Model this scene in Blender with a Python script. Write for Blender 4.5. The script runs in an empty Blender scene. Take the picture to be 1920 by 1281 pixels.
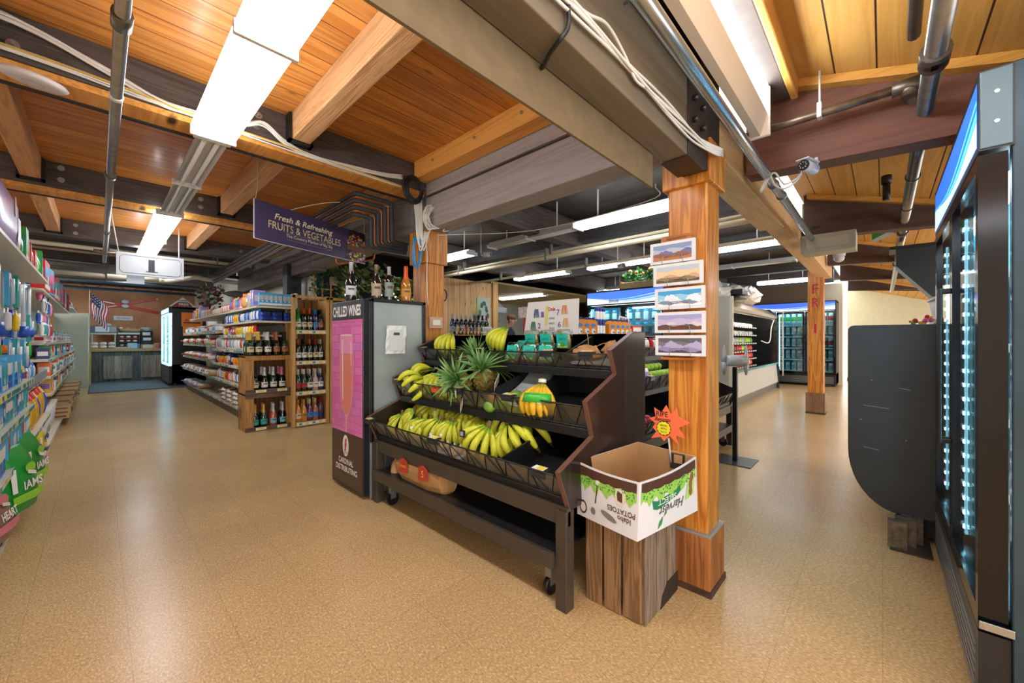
import bpy, bmesh, math, random
from mathutils import Matrix, Vector
PI = math.pi
rnd = random.Random(11)
S = bpy.context.scene
COL = S.collection

# ---------------------------------------------------------------- camera, world, exposure
cam_d = bpy.data.cameras.new('camera'); cam = bpy.data.objects.new('camera', cam_d); COL.objects.link(cam)
cam_d.sensor_width = 36.0; cam_d.lens = 734.0/1920*36; cam_d.clip_start = 0.02; cam_d.clip_end = 100
cam_d.shift_y = -3.5/1920
cam.location = (0, 0, 1.2); cam.rotation_euler = (PI/2, 0, -math.atan(775/734.0))
S.camera = cam
W = bpy.data.worlds.new('world'); S.world = W; W.use_nodes = True
W.node_tree.nodes['Background'].inputs[0].default_value = (1.0, 0.97, 0.93, 1)
W.node_tree.nodes['Background'].inputs[1].default_value = 2.3      # even ambient fill, let in where the room is left open
S.view_settings.view_transform = 'Standard'; S.view_settings.look = 'None'
S.view_settings.exposure = 0.95; S.view_settings.gamma = 1.0; S.view_settings.use_curve_mapping = False
LENS_POWER = 10.0

# ---------------------------------------------------------------- materials
def lin(h):
    if isinstance(h, str):
        h = h.lstrip('#'); c = [int(h[i:i+2], 16)/255 for i in (0, 2, 4)]
    else: c = list(h)
    return tuple((x/12.92 if x <= 0.04045 else ((x+0.055)/1.055)**2.4) for x in c) + (1.0,)
_mats = {}
def base_mat(name):
    m = bpy.data.materials.new(name); m.use_nodes = True
    return m, m.node_tree, m.node_tree.nodes['Principled BSDF']
def mat(color, rough=0.5, metal=0.0, spec=0.5, emit=0.0, trans=0.0, alpha=1.0, coat=0.0, vary=0.0, vscale=12.0, bump=0.0):
    k = (color, rough, metal, spec, emit, trans, alpha, coat, vary, vscale, bump)
    if k in _mats: return _mats[k]
    m, nt, b = base_mat('surface_'+str(color).strip('#'))
    b.inputs['Base Color'].default_value = lin(color); b.inputs['Roughness'].default_value = rough
    b.inputs['Metallic'].default_value = metal; b.inputs['Specular IOR Level'].default_value = spec
    if coat: b.inputs['Coat Weight'].default_value = coat; b.inputs['Coat Roughness'].default_value = 0.1
    if emit: b.inputs['Emission Color'].default_value = lin(color); b.inputs['Emission Strength'].default_value = emit
    if trans: b.inputs['Transmission Weight'].default_value = trans
    if alpha < 1: b.inputs['Alpha'].default_value = alpha
    if vary or bump:
        tc = nt.nodes.new('ShaderNodeTexCoord'); n = nt.nodes.new('ShaderNodeTexNoise')
        n.inputs['Scale'].default_value = vscale; n.inputs['Detail'].default_value = 5
        nt.links.new(tc.outputs['Object'], n.inputs['Vector'])
        if vary:
            r = nt.nodes.new('ShaderNodeValToRGB'); c = lin(color)
            r.color_ramp.elements[0].position = 0.3; r.color_ramp.elements[1].position = 0.7
            r.color_ramp.elements[0].color = tuple(x*(1-vary) for x in c[:3])+(1,)
            r.color_ramp.elements[1].color = tuple(min(1, x*(1+vary)) for x in c[:3])+(1,)
            nt.links.new(n.outputs['Fac'], r.inputs['Fac']); nt.links.new(r.outputs['Color'], b.inputs['Base Color'])
        if bump:
            bp = nt.nodes.new('ShaderNodeBump'); bp.inputs['Strength'].default_value = bump; bp.inputs['Distance'].default_value = 0.01
            nt.links.new(n.outputs['Fac'], bp.inputs['Height']); nt.links.new(bp.outputs['Normal'], b.inputs['Normal'])
    _mats[k] = m; return m
def glass(color='#dff2f5', alpha=0.12, rough=0.03):
    k = ('glass', color, alpha, rough)
    if k in _mats: return _mats[k]
    m = bpy.data.materials.new('clear_pane'); m.use_nodes = True; nt = m.node_tree; nt.nodes.clear()
    o = nt.nodes.new('ShaderNodeOutputMaterial'); t = nt.nodes.new('ShaderNodeBsdfTransparent'); g = nt.nodes.new('ShaderNodeBsdfGlossy')
    t.inputs[0].default_value = lin(color); g.inputs['Roughness'].default_value = rough
    f = nt.nodes.new('ShaderNodeFresnel'); ge = nt.nodes.new('ShaderNodeNewGeometry'); mi = nt.nodes.new('ShaderNodeMath'); mi.operation = 'MULTIPLY_ADD'
    mi.inputs[1].default_value = 1/1.5-1.5; mi.inputs[2].default_value = 1.5; nt.links.new(ge.outputs['Backfacing'], mi.inputs[0]); nt.links.new(mi.outputs[0], f.inputs[0])
    ad = nt.nodes.new('ShaderNodeMath'); ad.operation = 'ADD'; ad.inputs[1].default_value = alpha; ad.use_clamp = True
    mx = nt.nodes.new('ShaderNodeMixShader')
    nt.links.new(f.outputs[0], ad.inputs[0]); nt.links.new(ad.outputs[0], mx.inputs[0])
    nt.links.new(t.outputs[0], mx.inputs[1]); nt.links.new(g.outputs[0], mx.inputs[2]); nt.links.new(mx.outputs[0], o.inputs[0])
    _mats[k] = m; return m
def wood(c1, c2, grain='x', plank=0.0, across='y', off=0.0, gscale=1.0, rough=0.45, seam='#2a1608', hue=0.18, knots=0.0, seamw=0.03, coat=0.0, bump=0.25, spec=0.4, knotcol='#3a1c0a'):
    k = ('wood', c1, c2, grain, plank, across, off, gscale, rough, seam, hue, knots, seamw, coat, bump)
    if k in _mats: return _mats[k]
    m, nt, b = base_mat('wood'); N = nt.nodes.new; L = nt.links.new
    tc = N('ShaderNodeTexCoord'); sp = N('ShaderNodeSeparateXYZ'); L(tc.outputs['Object'], sp.inputs[0])
    mp = N('ShaderNodeMapping'); L(tc.outputs['Object'], mp.inputs['Vector'])
    sc = [14*gscale]*3; sc['xyz'.index(grain)] = 0.9*gscale; mp.inputs['Scale'].default_value = sc
    n = N('ShaderNodeTexNoise'); n.inputs['Scale'].default_value = 1.6; n.inputs['Detail'].default_value = 7; n.inputs['Distortion'].default_value = 0.7
    wv = N('ShaderNodeMath'); wv.operation = 'MULTIPLY'; wv.inputs[1].default_value = 5
    L(n.outputs['Fac'], wv.inputs[0])
    fr = N('ShaderNodeMath'); fr.operation = 'PINGPONG'; fr.inputs[1].default_value = 0.5; L(wv.outputs[0], fr.inputs[0])
    ramp = N('ShaderNodeValToRGB'); ramp.color_ramp.elements[0].color = lin(c2); ramp.color_ramp.elements[1].color = lin(c1)
    ramp.color_ramp.elements[0].position = 0.0; ramp.color_ramp.elements[1].position = 0.42
    L(fr.outputs[0], ramp.inputs['Fac']); col = ramp.outputs['Color']
    if plank:
        a = N('ShaderNodeMath'); a.operation = 'ADD'; a.inputs[1].default_value = 100*plank - off; L(sp.outputs['XYZ'.index(across.upper())], a.inputs[0])
        d = N('ShaderNodeMath'); d.operation = 'DIVIDE'; d.inputs[1].default_value = plank; L(a.outputs[0], d.inputs[0])
        fl = N('ShaderNodeMath'); fl.operation = 'FLOOR'; L(d.outputs[0], fl.inputs[0])
        ft = N('ShaderNodeMath'); ft.operation = 'FRACT'; L(d.outputs[0], ft.inputs[0])
        wn = N('ShaderNodeTexWhiteNoise'); wn.noise_dimensions = '1D'; L(fl.outputs[0], wn.inputs['W'])
        cm = N('ShaderNodeCombineXYZ'); L(wn.outputs['Value'], cm.inputs['XYZ'.index(grain.upper())])
        ms = N('ShaderNodeVectorMath'); ms.operation = 'MULTIPLY_ADD'; ms.inputs[1].default_value = (40, 40, 40)
        L(cm.outputs[0], ms.inputs[0]); L(mp.outputs[0], ms.inputs[2]); L(ms.outputs[0], n.inputs['Vector'])
        hv = N('ShaderNodeHueSaturation'); mr = N('ShaderNodeMapRange'); mr.inputs[3].default_value = 1-hue; mr.inputs[4].default_value = 1+hue
        L(wn.outputs['Value'], mr.inputs[0]); L(mr.outputs[0], hv.inputs['Value']); L(col, hv.inputs['Color']); col = hv.outputs['Color']
        sm = N('ShaderNodeMath'); sm.operation = 'LESS_THAN'; sm.inputs[1].default_value = seamw; L(ft.outputs[0], sm.inputs[0])
        mx = N('ShaderNodeMix'); mx.data_type = 'RGBA'; mx.inputs[7].default_value = lin(seam); L(sm.outputs[0], mx.inputs[0]); L(col, mx.inputs[6]); col = mx.outputs[2]
    else: L(mp.outputs[0], n.inputs['Vector'])
    if knots:
        mk = N('ShaderNodeMapping'); s2 = [5.0]*3; s2['xyz'.index(grain)] = 1.9; mk.inputs['Scale'].default_value = s2; L(tc.outputs['Object'], mk.inputs[0])
        vo = N('ShaderNodeTexVoronoi'); vo.inputs['Scale'].default_value = knots; L(mk.outputs[0], vo.inputs['Vector'])
        kr = N('ShaderNodeValToRGB'); kr.color_ramp.elements[0].position = 0.045; kr.color_ramp.elements[0].color = (1, 1, 1, 1)
        kr.color_ramp.elements[1].position = 0.11; kr.color_ramp.elements[1].color = (0, 0, 0, 1)
        L(vo.outputs['Distance'], kr.inputs[0])
        mx2 = N('ShaderNodeMix'); mx2.data_type = 'RGBA'; mx2.inputs[7].default_value = lin(knotcol); L(kr.outputs[0], mx2.inputs[0]); L(col, mx2.inputs[6]); col = mx2.outputs[2]
    L(col, b.inputs['Base Color']); b.inputs['Roughness'].default_value = rough; b.inputs['Specular IOR Level'].default_value = spec
    if coat: b.inputs['Coat Weight'].default_value = coat; b.inputs['Coat Roughness'].default_value = 0.15
    bp = N('ShaderNodeBump'); bp.inputs['Strength'].default_value = bump; bp.inputs['Distance'].default_value = 0.004
    L(fr.outputs[0], bp.inputs['Height']); L(bp.outputs['Normal'], b.inputs['Normal'])
    _mats[k] = m; return m

# ---------------------------------------------------------------- mesh building
class MB:
    def __init__(s): s.v = []; s.f = []; s.m = []; s.s = []
    def face(s, pts, m=0, sm=False):
        i = len(s.v); s.v += [tuple(p) for p in pts]; s.f.append(tuple(range(i, i+len(pts)))); s.m.append(m); s.s.append(sm); return s
    def box(s, x0, y0, z0, x1, y1, z1, m=0):
        i = len(s.v); s.v += [(x0,y0,z0),(x1,y0,z0),(x1,y1,z0),(x0,y1,z0),(x0,y0,z1),(x1,y0,z1),(x1,y1,z1),(x0,y1,z1)]
        for q in ((0,3,2,1),(4,5,6,7),(0,1,5,4),(1,2,6,5),(2,3,7,6),(3,0,4,7)):
            s.f.append(tuple(i+k for k in q)); s.m.append(m); s.s.append(False)
        return s
    def cbox(s, c, d, m=0): return s.box(c[0]-d[0]/2, c[1]-d[1]/2, c[2]-d[2]/2, c[0]+d[0]/2, c[1]+d[1]/2, c[2]+d[2]/2, m)
    def bar(s, a, b, w, h, m=0, up=(0,0,1)):
        a = Vector(a); b = Vector(b); d = (b-a).normalized(); u = Vector(up)
        if abs(d.dot(u)) > .98: u = Vector((0,1,0))
        r = d.cross(u).normalized(); u = r.cross(d); i = len(s.v)
        for p in (a, b):
            for q in ((-1,-1),(1,-1),(1,1),(-1,1)): s.v.append(tuple(p + r*q[0]*w/2 + u*q[1]*h/2))
        for q in ((3,2,1,0),(4,5,6,7),(0,1,5,4),(1,2,6,5),(2,3,7,6),(3,0,4,7)):
            s.f.append(tuple(i+k for k in q)); s.m.append(m); s.s.append(False)
        return s
    def prism(s, poly, axis, a, b, m=0, me=None):
        # poly in the two other axes (in x,y,z order), extruded from a to b along axis
        def P(p, t):
            if axis == 'x': return (t, p[0], p[1])
            if axis == 'y': return (p[0], t, p[1])
            return (p[0], p[1], t)
        n = len(poly); i = len(s.v); s.v += [P(p, a) for p in poly] + [P(p, b) for p in poly]
        s.f.append(tuple(i+k for k in range(n))); s.f.append(tuple(i+n+k for k in reversed(range(n)))); s.m += [m, m]; s.s += [False]*2
        for k in range(n):
            j = (k+1) % n; s.f.append((i+k, i+n+k, i+n+j, i+j)); s.m.append(m if me is None else me); s.s.append(False)
        return s
    def tube(s, pts, r, n=8, m=0, caps=True, rs=None):
        pts = [Vector(p) for p in pts]; i0 = len(s.v); k = len(pts); pu = None
        for j, p in enumerate(pts):
            d = (pts[min(j+1, k-1)] - pts[max(j-1, 0)]).normalized()
            if pu is None:
                pu = Vector((0,0,1)) if abs(d.z) < .9 else Vector((1,0,0))
            rr = d.cross(pu).normalized(); pu = rr.cross(d)
            R = rs[j] if rs else r
            for q in range(n):
                t = 2*PI*q/n; s.v.append(tuple(p + rr*math.cos(t)*R + pu*math.sin(t)*R))
        for j in range(k-1):
            for q in range(n):
                q2 = (q+1) % n; s.f.append((i0+j*n+q, i0+j*n+q2, i0+(j+1)*n+q2, i0+(j+1)*n+q)); s.m.append(m); s.s.append(True)
        if caps:
            s.f.append(tuple(i0+q for q in reversed(range(n)))); s.f.append(tuple(i0+(k-1)*n+q for q in range(n))); s.m += [m, m]; s.s += [False]*2
        return s
    def rings(s, rg, n=16, c=(0,0,0), m=0, mf=None, pw=1.0, sm=True):
        # rg: list of (z, rx, ry[, dx, dy]); superellipse power pw (<1 squarer)
        i0 = len(s.v); K = len(rg)
        for g in rg:
            z, rx, ry = g[:3]; dx, dy = (g[3], g[4]) if len(g) > 3 else (0, 0)
            for q in range(n):
                t = 2*PI*q/n; ct, st = math.cos(t), math.sin(t)
                s.v.append((c[0]+dx+rx*math.copysign(abs(ct)**pw, ct), c[1]+dy+ry*math.copysign(abs(st)**pw, st), c[2]+z))
        for j in range(K-1):
            for q in range(n):
                q2 = (q+1) % n; s.f.append((i0+j*n+q, i0+j*n+q2, i0+(j+1)*n+q2, i0+(j+1)*n+q))
                s.m.append(mf(j, q) if mf else m); s.s.append(sm)
        s.f.append(tuple(i0+q for q in reversed(range(n)))); s.f.append(tuple(i0+(K-1)*n+q for q in range(n)))
        s.m += [mf(0, 0) if mf else m, mf(K-2, 0) if mf else m]; s.s += [False]*2
        return s
    def ball(s, c, r, n=10, k=6, m=0):
        if not hasattr(r, '__len__'): r = (r, r, r)
        return s.rings([(-r[2]*math.cos(PI*(j+.02)/(k+.04)), r[0]*math.sin(PI*(j+.12)/(k+.24)), r[1]*math.sin(PI*(j+.12)/(k+.24))) for j in range(k+1)], n, c, m)
    def disc(s, c, r, nrm='x', n=20, m=0, ry=None):
        ry = ry or r; P = []
        for q in range(n):
            a, b = r*math.cos(2*PI*q/n), ry*math.sin(2*PI*q/n)
            P.append({'x': (c[0], c[1]+a, c[2]+b), 'y': (c[0]+a, c[1], c[2]+b), 'z': (c[0]+a, c[1]+b, c[2])}[nrm])
        return s.face(P, m)
    def add(s, o, M=None, m=None):
        i = len(s.v); s.v += [tuple(M @ Vector(p)) if M else p for p in o.v]
        s.f += [tuple(i+k for k in f) for f in o.f]; s.m += (o.m if m is None else [m]*len(o.m)); s.s += o.s; return s
    def xf(s, M): s.v = [tuple(M @ Vector(p)) for p in s.v]; return s
    def mesh(s, name, mats):
        me = bpy.data.meshes.new(name); me.from_pydata(s.v, [], s.f)
        if not isinstance(mats, (list, tuple)): mats = [mats]
        for q in mats: me.materials.append(q)
        me.polygons.foreach_set('material_index', [min(x, len(mats)-1) for x in s.m]); me.polygons.foreach_set('use_smooth', s.s)
        me.update(); return me
    def build(s, name, mats, parent=None, bevel=0, fix=False, seg=2):
        me = s.mesh(name, mats)
        if fix:
            b = bmesh.new(); b.from_mesh(me); bmesh.ops.recalc_face_normals(b, faces=b.faces); b.to_mesh(me); b.free()
        return obj(name, me, parent, bevel, seg)
def obj(name, me, parent=None, bevel=0, seg=2):
    o = bpy.data.objects.new(name, me); COL.objects.link(o)
    if parent: o.parent = parent
    if bevel:
        b = o.modifiers.new('bevel', 'BEVEL'); b.width = bevel; b.segments = seg; b.limit_method = 'ANGLE'; b.angle_limit = 0.7
    return o
def tag(o, label, cat, group=None, kind=None):
    o['label'] = label; o['category'] = cat
    if group: o['group'] = group
    if kind: o['kind'] = kind
    return o
def thing(name, label, cat, loc=(0,0,0), rz=0, group=None):
    o = bpy.data.objects.new(name, None); COL.objects.link(o); o.empty_display_size = 0.05
    o.location = loc; o.rotation_euler = (0, 0, rz); return tag(o, label, cat, group)
def struct(o): o['kind'] = 'structure'; return o
def dup(root, loc, rz=None, label=None, group=None, scale=None, rot=None):
    r = root.copy(); COL.objects.link(r); r.location = loc
    if rz is not None: r.rotation_euler = (0, 0, rz)
    if rot is not None: r.rotation_euler = rot
    if scale: r.scale = (scale,)*3 if not hasattr(scale, '__len__') else scale
    if label: r['label'] = label
    if group: r['group'] = group
    for ch in list(root.children):
        c = ch.copy(); COL.objects.link(c); c.parent = r
        for g in list(ch.children):
            d = g.copy(); COL.objects.link(d); d.parent = c
    return r
def one(name, me, label, cat, loc, rz=0, group=None, rot=None, scale=None):
    o = bpy.data.objects.new(name, me); COL.objects.link(o); o.location = loc; o.rotation_euler = rot or (0, 0, rz)
    if scale: o.scale = scale
    return tag(o, label, cat, group)
_txt = {}
def text_mb(body, width, u, v, o, height=None, m=0, shear=0.0, bold=0.0, center=True, thick=0.0):
    """flat lettering: lies in the plane of unit vectors u (right) and v (up), centred on o"""
    k = (body, shear, bold)
    if k not in _txt:
        c = bpy.data.curves.new('t', 'FONT'); c.body = body; c.size = 1; c.shear = shear; c.offset = bold; c.resolution_u = 3; c.align_x = 'CENTER'; c.align_y = 'CENTER'
        ob = bpy.data.objects.new('t', c); COL.objects.link(ob)
        me = bpy.data.meshes.new_from_object(ob.evaluated_get(bpy.context.evaluated_depsgraph_get()))
        _txt[k] = ([tuple(x.co) for x in me.vertices], [tuple(p.vertices) for p in me.polygons])
        bpy.data.objects.remove(ob); bpy.data.meshes.remove(me); bpy.data.curves.remove(c)
    vs, fs = _txt[k]; b = MB()
    if not vs: return b
    xs = [p[0] for p in vs]; ys = [p[1] for p in vs]; w = max(xs)-min(xs); h = max(ys)-min(ys)
    cx, cy = (max(xs)+min(xs))/2, (max(ys)+min(ys))/2; sx = width/w; sy = (height/h) if height else sx
    u = Vector(u).normalized(); v = Vector(v).normalized(); o = Vector(o)
    b.v = [tuple(o + u*(p[0]-cx)*sx + v*(p[1]-cy)*sy) for p in vs]; b.f = list(fs); b.m = [m]*len(fs); b.s = [False]*len(fs)
    return b
_o = ['first','second','third','fourth','fifth','sixth','seventh','eighth','ninth']
ORD = _o + ['tenth','eleventh','twelfth','thirteenth','fourteenth','fifteenth','sixteenth','seventeenth','eighteenth','nineteenth']
for _t, _u in (('twentieth','twenty'),('thirtieth','thirty'),('fortieth','forty'),('fiftieth','fifty'),('sixtieth','sixty'),('seventieth','seventy'),('eightieth','eighty')): ORD += [_t] + [_u+'-'+q for q in _o]
# ---------------------------------------------------------------- the room shell
PLANK = wood('#cf8c44', '#b26e2c', 'x', 0.135, 'y', 0.02, 0.55, 0.42, '#5a2c10', 0.12, 1.1, 0.04, coat=0.1, knotcol='#6a3818')
BEAMW = wood('#cfa272', '#ba8856', 'y', 0, 'x', 0, 0.7, 0.55, hue=0.1, bump=0.6)
BEAMO = wood('#e2a352', '#cd8a3a', 'y', 0, 'x', 0, 0.5, 0.5, knots=0.7)
DARK = wood('#574f4a', '#433c38', 'x', 0, 'y', 0, 0.8, 0.6, bump=0.4)
DARKY = wood('#4b4a4a', '#3d3c3c', 'y', 0, 'x', 0, 0.8, 0.6, bump=0.4)
GREY = wood('#a39b98', '#968e8a', 'y', 0, 'x', 0, 0.5, 0.6, bump=0.2)
BROWN = wood('#734c3d', '#684334', 'y', 0, 'x', 0, 0.5, 0.6, knots=0.5, bump=0.3, knotcol='#5a3a2c')
TAUPE = wood('#6f6453', '#615747', 'x', 0, 'y', 0, 0.4, 0.5, bump=0.1)
TAN = wood('#d9b483', '#c9a06c', 'x', 0, 'y', 0, 0.5, 0.5, knots=0.6)
POST = wood('#cf8d3c', '#a5611c', 'z', 0, 'x', 0, 0.8, 0.4, coat=0.15, knots=0.35)
SIDING = wood('#d3a254', '#c99646', 'x', 0.154, 'y', 0.325-0.154*2, 0.6, 0.6, '#3a1a08', 0.03, 0, 0.045, bump=0.35)
CEDAR = wood('#dcb47e', '#c99c62', 'z', 0.14, 'x', 0, 0.6, 0.6, '#6a4018', 0.08, 1.0, 0.03)

def floor_mat():
    m, nt, b = base_mat('speckled_vinyl_tile'); N = nt.nodes.new; L = nt.links.new
    tc = N('ShaderNodeTexCoord')
    mp = N('ShaderNodeMapping'); mp.inputs['Scale'].default_value = (1.2, .62, 1); mp.inputs['Rotation'].default_value = (0,0,0.5); L(tc.outputs['Object'], mp.inputs[0])
    n1 = N('ShaderNodeTexNoise'); n1.inputs['Scale'].default_value = 130; n1.inputs['Detail'].default_value = 3; n1.inputs['Distortion'].default_value = 0.35; L(mp.outputs[0], n1.inputs['Vector'])
    r1 = N('ShaderNodeValToRGB'); e = r1.color_ramp.elements
    e[0].position = 0.30; e[0].color = lin('#a28258'); e[1].position = 0.72; e[1].color = lin('#e0c697')
    k = e.new(0.43); k.color = lin('#ba9a69'); k = e.new(0.55); k.color = lin('#c2a372'); L(n1.outputs['Fac'], r1.inputs['Fac'])
    n2 = N('ShaderNodeTexNoise'); n2.inputs['Scale'].default_value = 1.3; n2.inputs['Detail'].default_value = 4; L(tc.outputs['Object'], n2.inputs['Vector'])
    r2 = N('ShaderNodeMapRange'); r2.inputs[1].default_value = .3; r2.inputs[2].default_value = .7; r2.inputs[3].default_value = .9; r2.inputs[4].default_value = 1.08; L(n2.outputs['Fac'], r2.inputs[0])
    br = N('ShaderNodeTexBrick'); br.offset = 0; br.inputs['Scale'].default_value = 1; br.inputs['Brick Width'].default_value = 0.305; br.inputs['Row Height'].default_value = 0.305
    br.inputs['Mortar Size'].default_value = 0.0010; br.inputs['Mortar Smooth'].default_value = 0; br.inputs['Color1'].default_value = (.97,.97,.97,1); br.inputs['Color2'].default_value = (1.02,1.02,1.02,1); br.inputs['Mortar'].default_value = (.72,.68,.64,1)
    m2 = N('ShaderNodeMapping'); m2.inputs['Location'].default_value = (-1.0+0.305*10, 0.305*10, 0); L(tc.outputs['Object'], m2.inputs[0]); L(m2.outputs[0], br.inputs['Vector'])
    h = N('ShaderNodeHueSaturation'); L(r1.outputs[0], h.inputs['Color']); L(r2.outputs[0], h.inputs['Value'])
    x = N('ShaderNodeMix'); x.data_type = 'RGBA'; x.blend_type = 'MULTIPLY'; x.inputs[0].default_value = 1; L(h.outputs[0], x.inputs[6]); L(br.outputs['Color'], x.inputs[7])
    L(x.outputs[2], b.inputs['Base Color'])
    r3 = N('ShaderNodeMapRange'); r3.inputs[3].default_value = .22; r3.inputs[4].default_value = .30; L(n2.outputs['Fac'], r3.inputs[0]); b.inputs['Roughness'].default_value = .26
    b.inputs['Specular IOR Level'].default_value = 0.32
    return m
struct(MB().box(-4, -3, -0.05, 16, 17.5, 0).build('floor', floor_mat()))
RUSTW = mat('#b9855e', 0.7, vary=0.25, vscale=2.2)
struct(MB().box(-2, 16.6, 0, 2.2, 16.7, 2.9).build('wall_back', RUSTW))
struct(MB().box(-4.1, -4, 0, -4, 16.7, 2.8).build('wall_left', mat('#cfc9b8', .8, vary=.05)))
struct(MB().box(-4, 16.6, 0, -2, 16.7, 2.9).build('wall_back', RUSTW))
struct(MB().box(-2, 16.58, 2.66, 2.2, 16.6, 2.72).build('trim_1', mat('#1c1c1e', 0.6)))
struct(MB().box(2.2, 6.3, 0, 2.3, 16.7, 2.8).build('wall_left', mat('#cfcabb', 0.8, vary=0.05)))
struct(MB().box(14.9, -4, 0, 15, 0.75, 2.75).build('wall_right', mat('#d0d3b8', 0.8, vary=0.04)))
struct(MB().box(13.5, 0.78, 0, 13.9, 1.25, 2.7).build('wall_right', mat('#cfc6b4', 0.8)))
struct(MB().box(13.6, 1.25, 0, 13.7, 4.4, 2.75).build('wall_right', mat('#8a7560', 0.8)))
struct(MB().box(14.85, -4, 0, 14.9, 0.75, 0.1).build('baseboard_right', mat('#57493c', 0.6)))
struct(MB().box(2.2, 10.5, 0, 13.7, 10.6, 2.75).build('wall_back', mat('#b9b4a2', 0.8, vary=0.05)))
struct(MB().box(13.6, 4.4, 0, 13.7, 10.6, 2.75).build('wall_right', mat('#2e2b2a', 0.8)))
struct(MB().box(-.5, 14.40, 2.58, 1.7, 14.43, 2.80).build('lamp_hiding_board', mat('#1f1e1e', .7)))  # dark board added to hide the added counter lamp from the camera
# ceilings
struct(MB().box(-4, 0.8, 2.70, 2.0, 7.5, 2.74).build('ceiling', PLANK))
struct(MB().box(-4, 7.5, 2.78, 2.2, 16.7, 2.82).build('ceiling', wood('#4a4441','#363130','x',0.15,'y',0,0.8,0.7,'#1c1918',0.1)))
struct(MB().box(2.0, 0.79, 2.80, 13.7, 10.6, 2.84).build('ceiling', wood('#4a443e','#363029','y',0.15,'x',0,0.8,0.7,'#1c1918',0.1)))
struct(MB().box(5.6, 5.9, 2.38, 10.5, 10.5, 2.42).build('ceiling', mat('#c3b184', 0.7, vary=0.08, vscale=1.5)))
struct(MB().box(-4, -4, 2.70, 1.0, 0.58, 2.74).build('ceiling', PLANK))
zr = lambda y: 2.485+0.3*y
rf = MB(); rf.prism([(0.62, zr(0.62)), (-3.2, zr(-3.2)), (-3.2, zr(-3.2)+.04), (0.62, zr(0.62)+.04)], 'x', 1.0, 15)
struct(rf.build('ceiling', SIDING, fix=True))

# ---------------------------------------------------------------- timber posts and beams
def post(x, y, w, h, caph, label, base=True):
    t = thing('wooden_post', label, 'post', (x, y, 0)); h2 = w/2
    MB().box(-h2, -h2, 0, h2, h2, h-caph+.02).build('shaft', POST, t, 0.008)
    e = .022
    if caph: MB().box(-h2-e, -h2-e, h-caph, h2+e, h2+e, h).build('capital', POST, t, 0.006)
    if base:
        b = MB(); e2 = .018
        b.prism([(-h2-e2-.004, 0), (h2+e2+.004, 0), (h2+e2, .05), (h2+e2, .275), (-h2-e2, .275), (-h2-e2, .05)], 'y', -h2-e2, h2+e2)
        b.build('plinth', wood('#a86c38', '#7d4a20', 'z', 0, 'x', 0, 0.7, 0.6, bump=0.5), t, 0.006, fix=True)
        MB().box(-h2-e2-.001, -h2-e2-.001, .272, h2+e2+.001, h2+e2+.001, .286).build('plinth_strip', mat('#9a9a96', 0.4, 0.3), t, 0.003)
        MB().box(-h2-e2-.006, -h2-e2-.006, 0, h2+e2+.006, h2+e2+.006, .03).build('foot_stain', mat('#4a3626', 0.8, vary=0.4), t)
    return t
main_post = post(2.057, 0.69, 0.185, 2.14, 0.2, 'thick varnished timber post in the centre holding five framed mountain photographs')
p1 = post(2.057, 2.99, 0.2, 2.16, 0.29, 'varnished timber post behind the chilled wine cabinet with coiled cables on top', False)
m = MB().box(-.07, -.122, 1.30, .07, -.1, 1.40)
m.build('switch_plate', mat('#c9a58e', 0.6), p1, .003); MB().box(-.04, -.128, 1.325, .04, -.12, 1.375).build('switch', mat('#e8e6da', 0.4), p1, .002)
MB().box(-.055, -.105, 1.03, .02, -.1, 1.17).build('paper_note', mat('#dcd3b4', 0.7), p1)
fri = post(8.06, 0.79, 0.205, 2.30, 0, 'far varnished timber post with red letters F R I down its face')
b = MB()
for i, (ch, z) in enumerate((('F', 2.02), ('R', 1.80), ('I', 1.38))):
    b.add(text_mb(ch, 0.085 if ch != 'I' else 0.03, (0, -1, 0), (0, 0, 1), (-.106, 0, z), 0.15, bold=0.01))
b.build('red_letters', mat('#b2283a', 0.5), fri)
def beam(x0, y0, z0, x1, y1, z1, m, label, bevel=0.006, grp=None):
    o = thing('ceiling_beam', label, 'beam', (0, 0, 0), 0, grp); MB().box(x0, y0, z0, x1, y1, z1).build('timber', m, o, bevel); return o
# along the aisle (x = 2.06) over the posts
g = thing('ceiling_beam', 'wide grey painted beam of two boards running between the two nearest timber posts', 'beam')
MB().box(1.957, 0.8, 2.16, 2.157, 2.885, 2.43).build('lower_board', GREY, g, .006); MB().box(1.985, 0.8, 2.42, 2.13, 2.885, 2.46).build('gap_strip', mat('#2c2420', 0.7), g)
MB().box(1.957, 0.8, 2.455, 2.157, 2.885, 2.60).build('upper_board', GREY, g, .006)
beam(1.957, 3.1, 2.16, 2.157, 5.55, 2.62, wood('#7a7573', '#625d5a', 'y', 0, 'x', 0, .5, .6), 'weathered grey beam behind the hanging fruits sign')
beam(1.957, 5.55, 2.14, 2.157, 9.6, 2.58, wood('#75726f', '#5c5856', 'y', 0, 'x', 0, .5, .6), 'long weathered grey beam above the bread shelves')
o = thing('ceiling_beam', 'orange varnished beam with round bolts above the grey painted beam', 'beam')
MB().box(1.83, 0.8, 2.55, 1.95, 2.87, 2.70).build('timber', BEAMO, o, .004)
b = MB()
for y in (1.25, 1.65, 2.1, 2.6):
    b.tube([(1.822, y, 2.63), (1.832, y, 2.63)], .011, 10)
b.build('bolts', mat('#b5b0a5', .3, .9), o)
beam(1.83, 3.11, 2.52, 1.95, 5.05, 2.69, BEAMW, 'pale brown rafter above the insulated pipes beside the fruits sign')
beam(1.83, 5.27, 2.52, 1.95, 7.35, 2.69, BEAMW, 'pale brown rafter farther back above the pipe bundle, nearest the wine racks')
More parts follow.
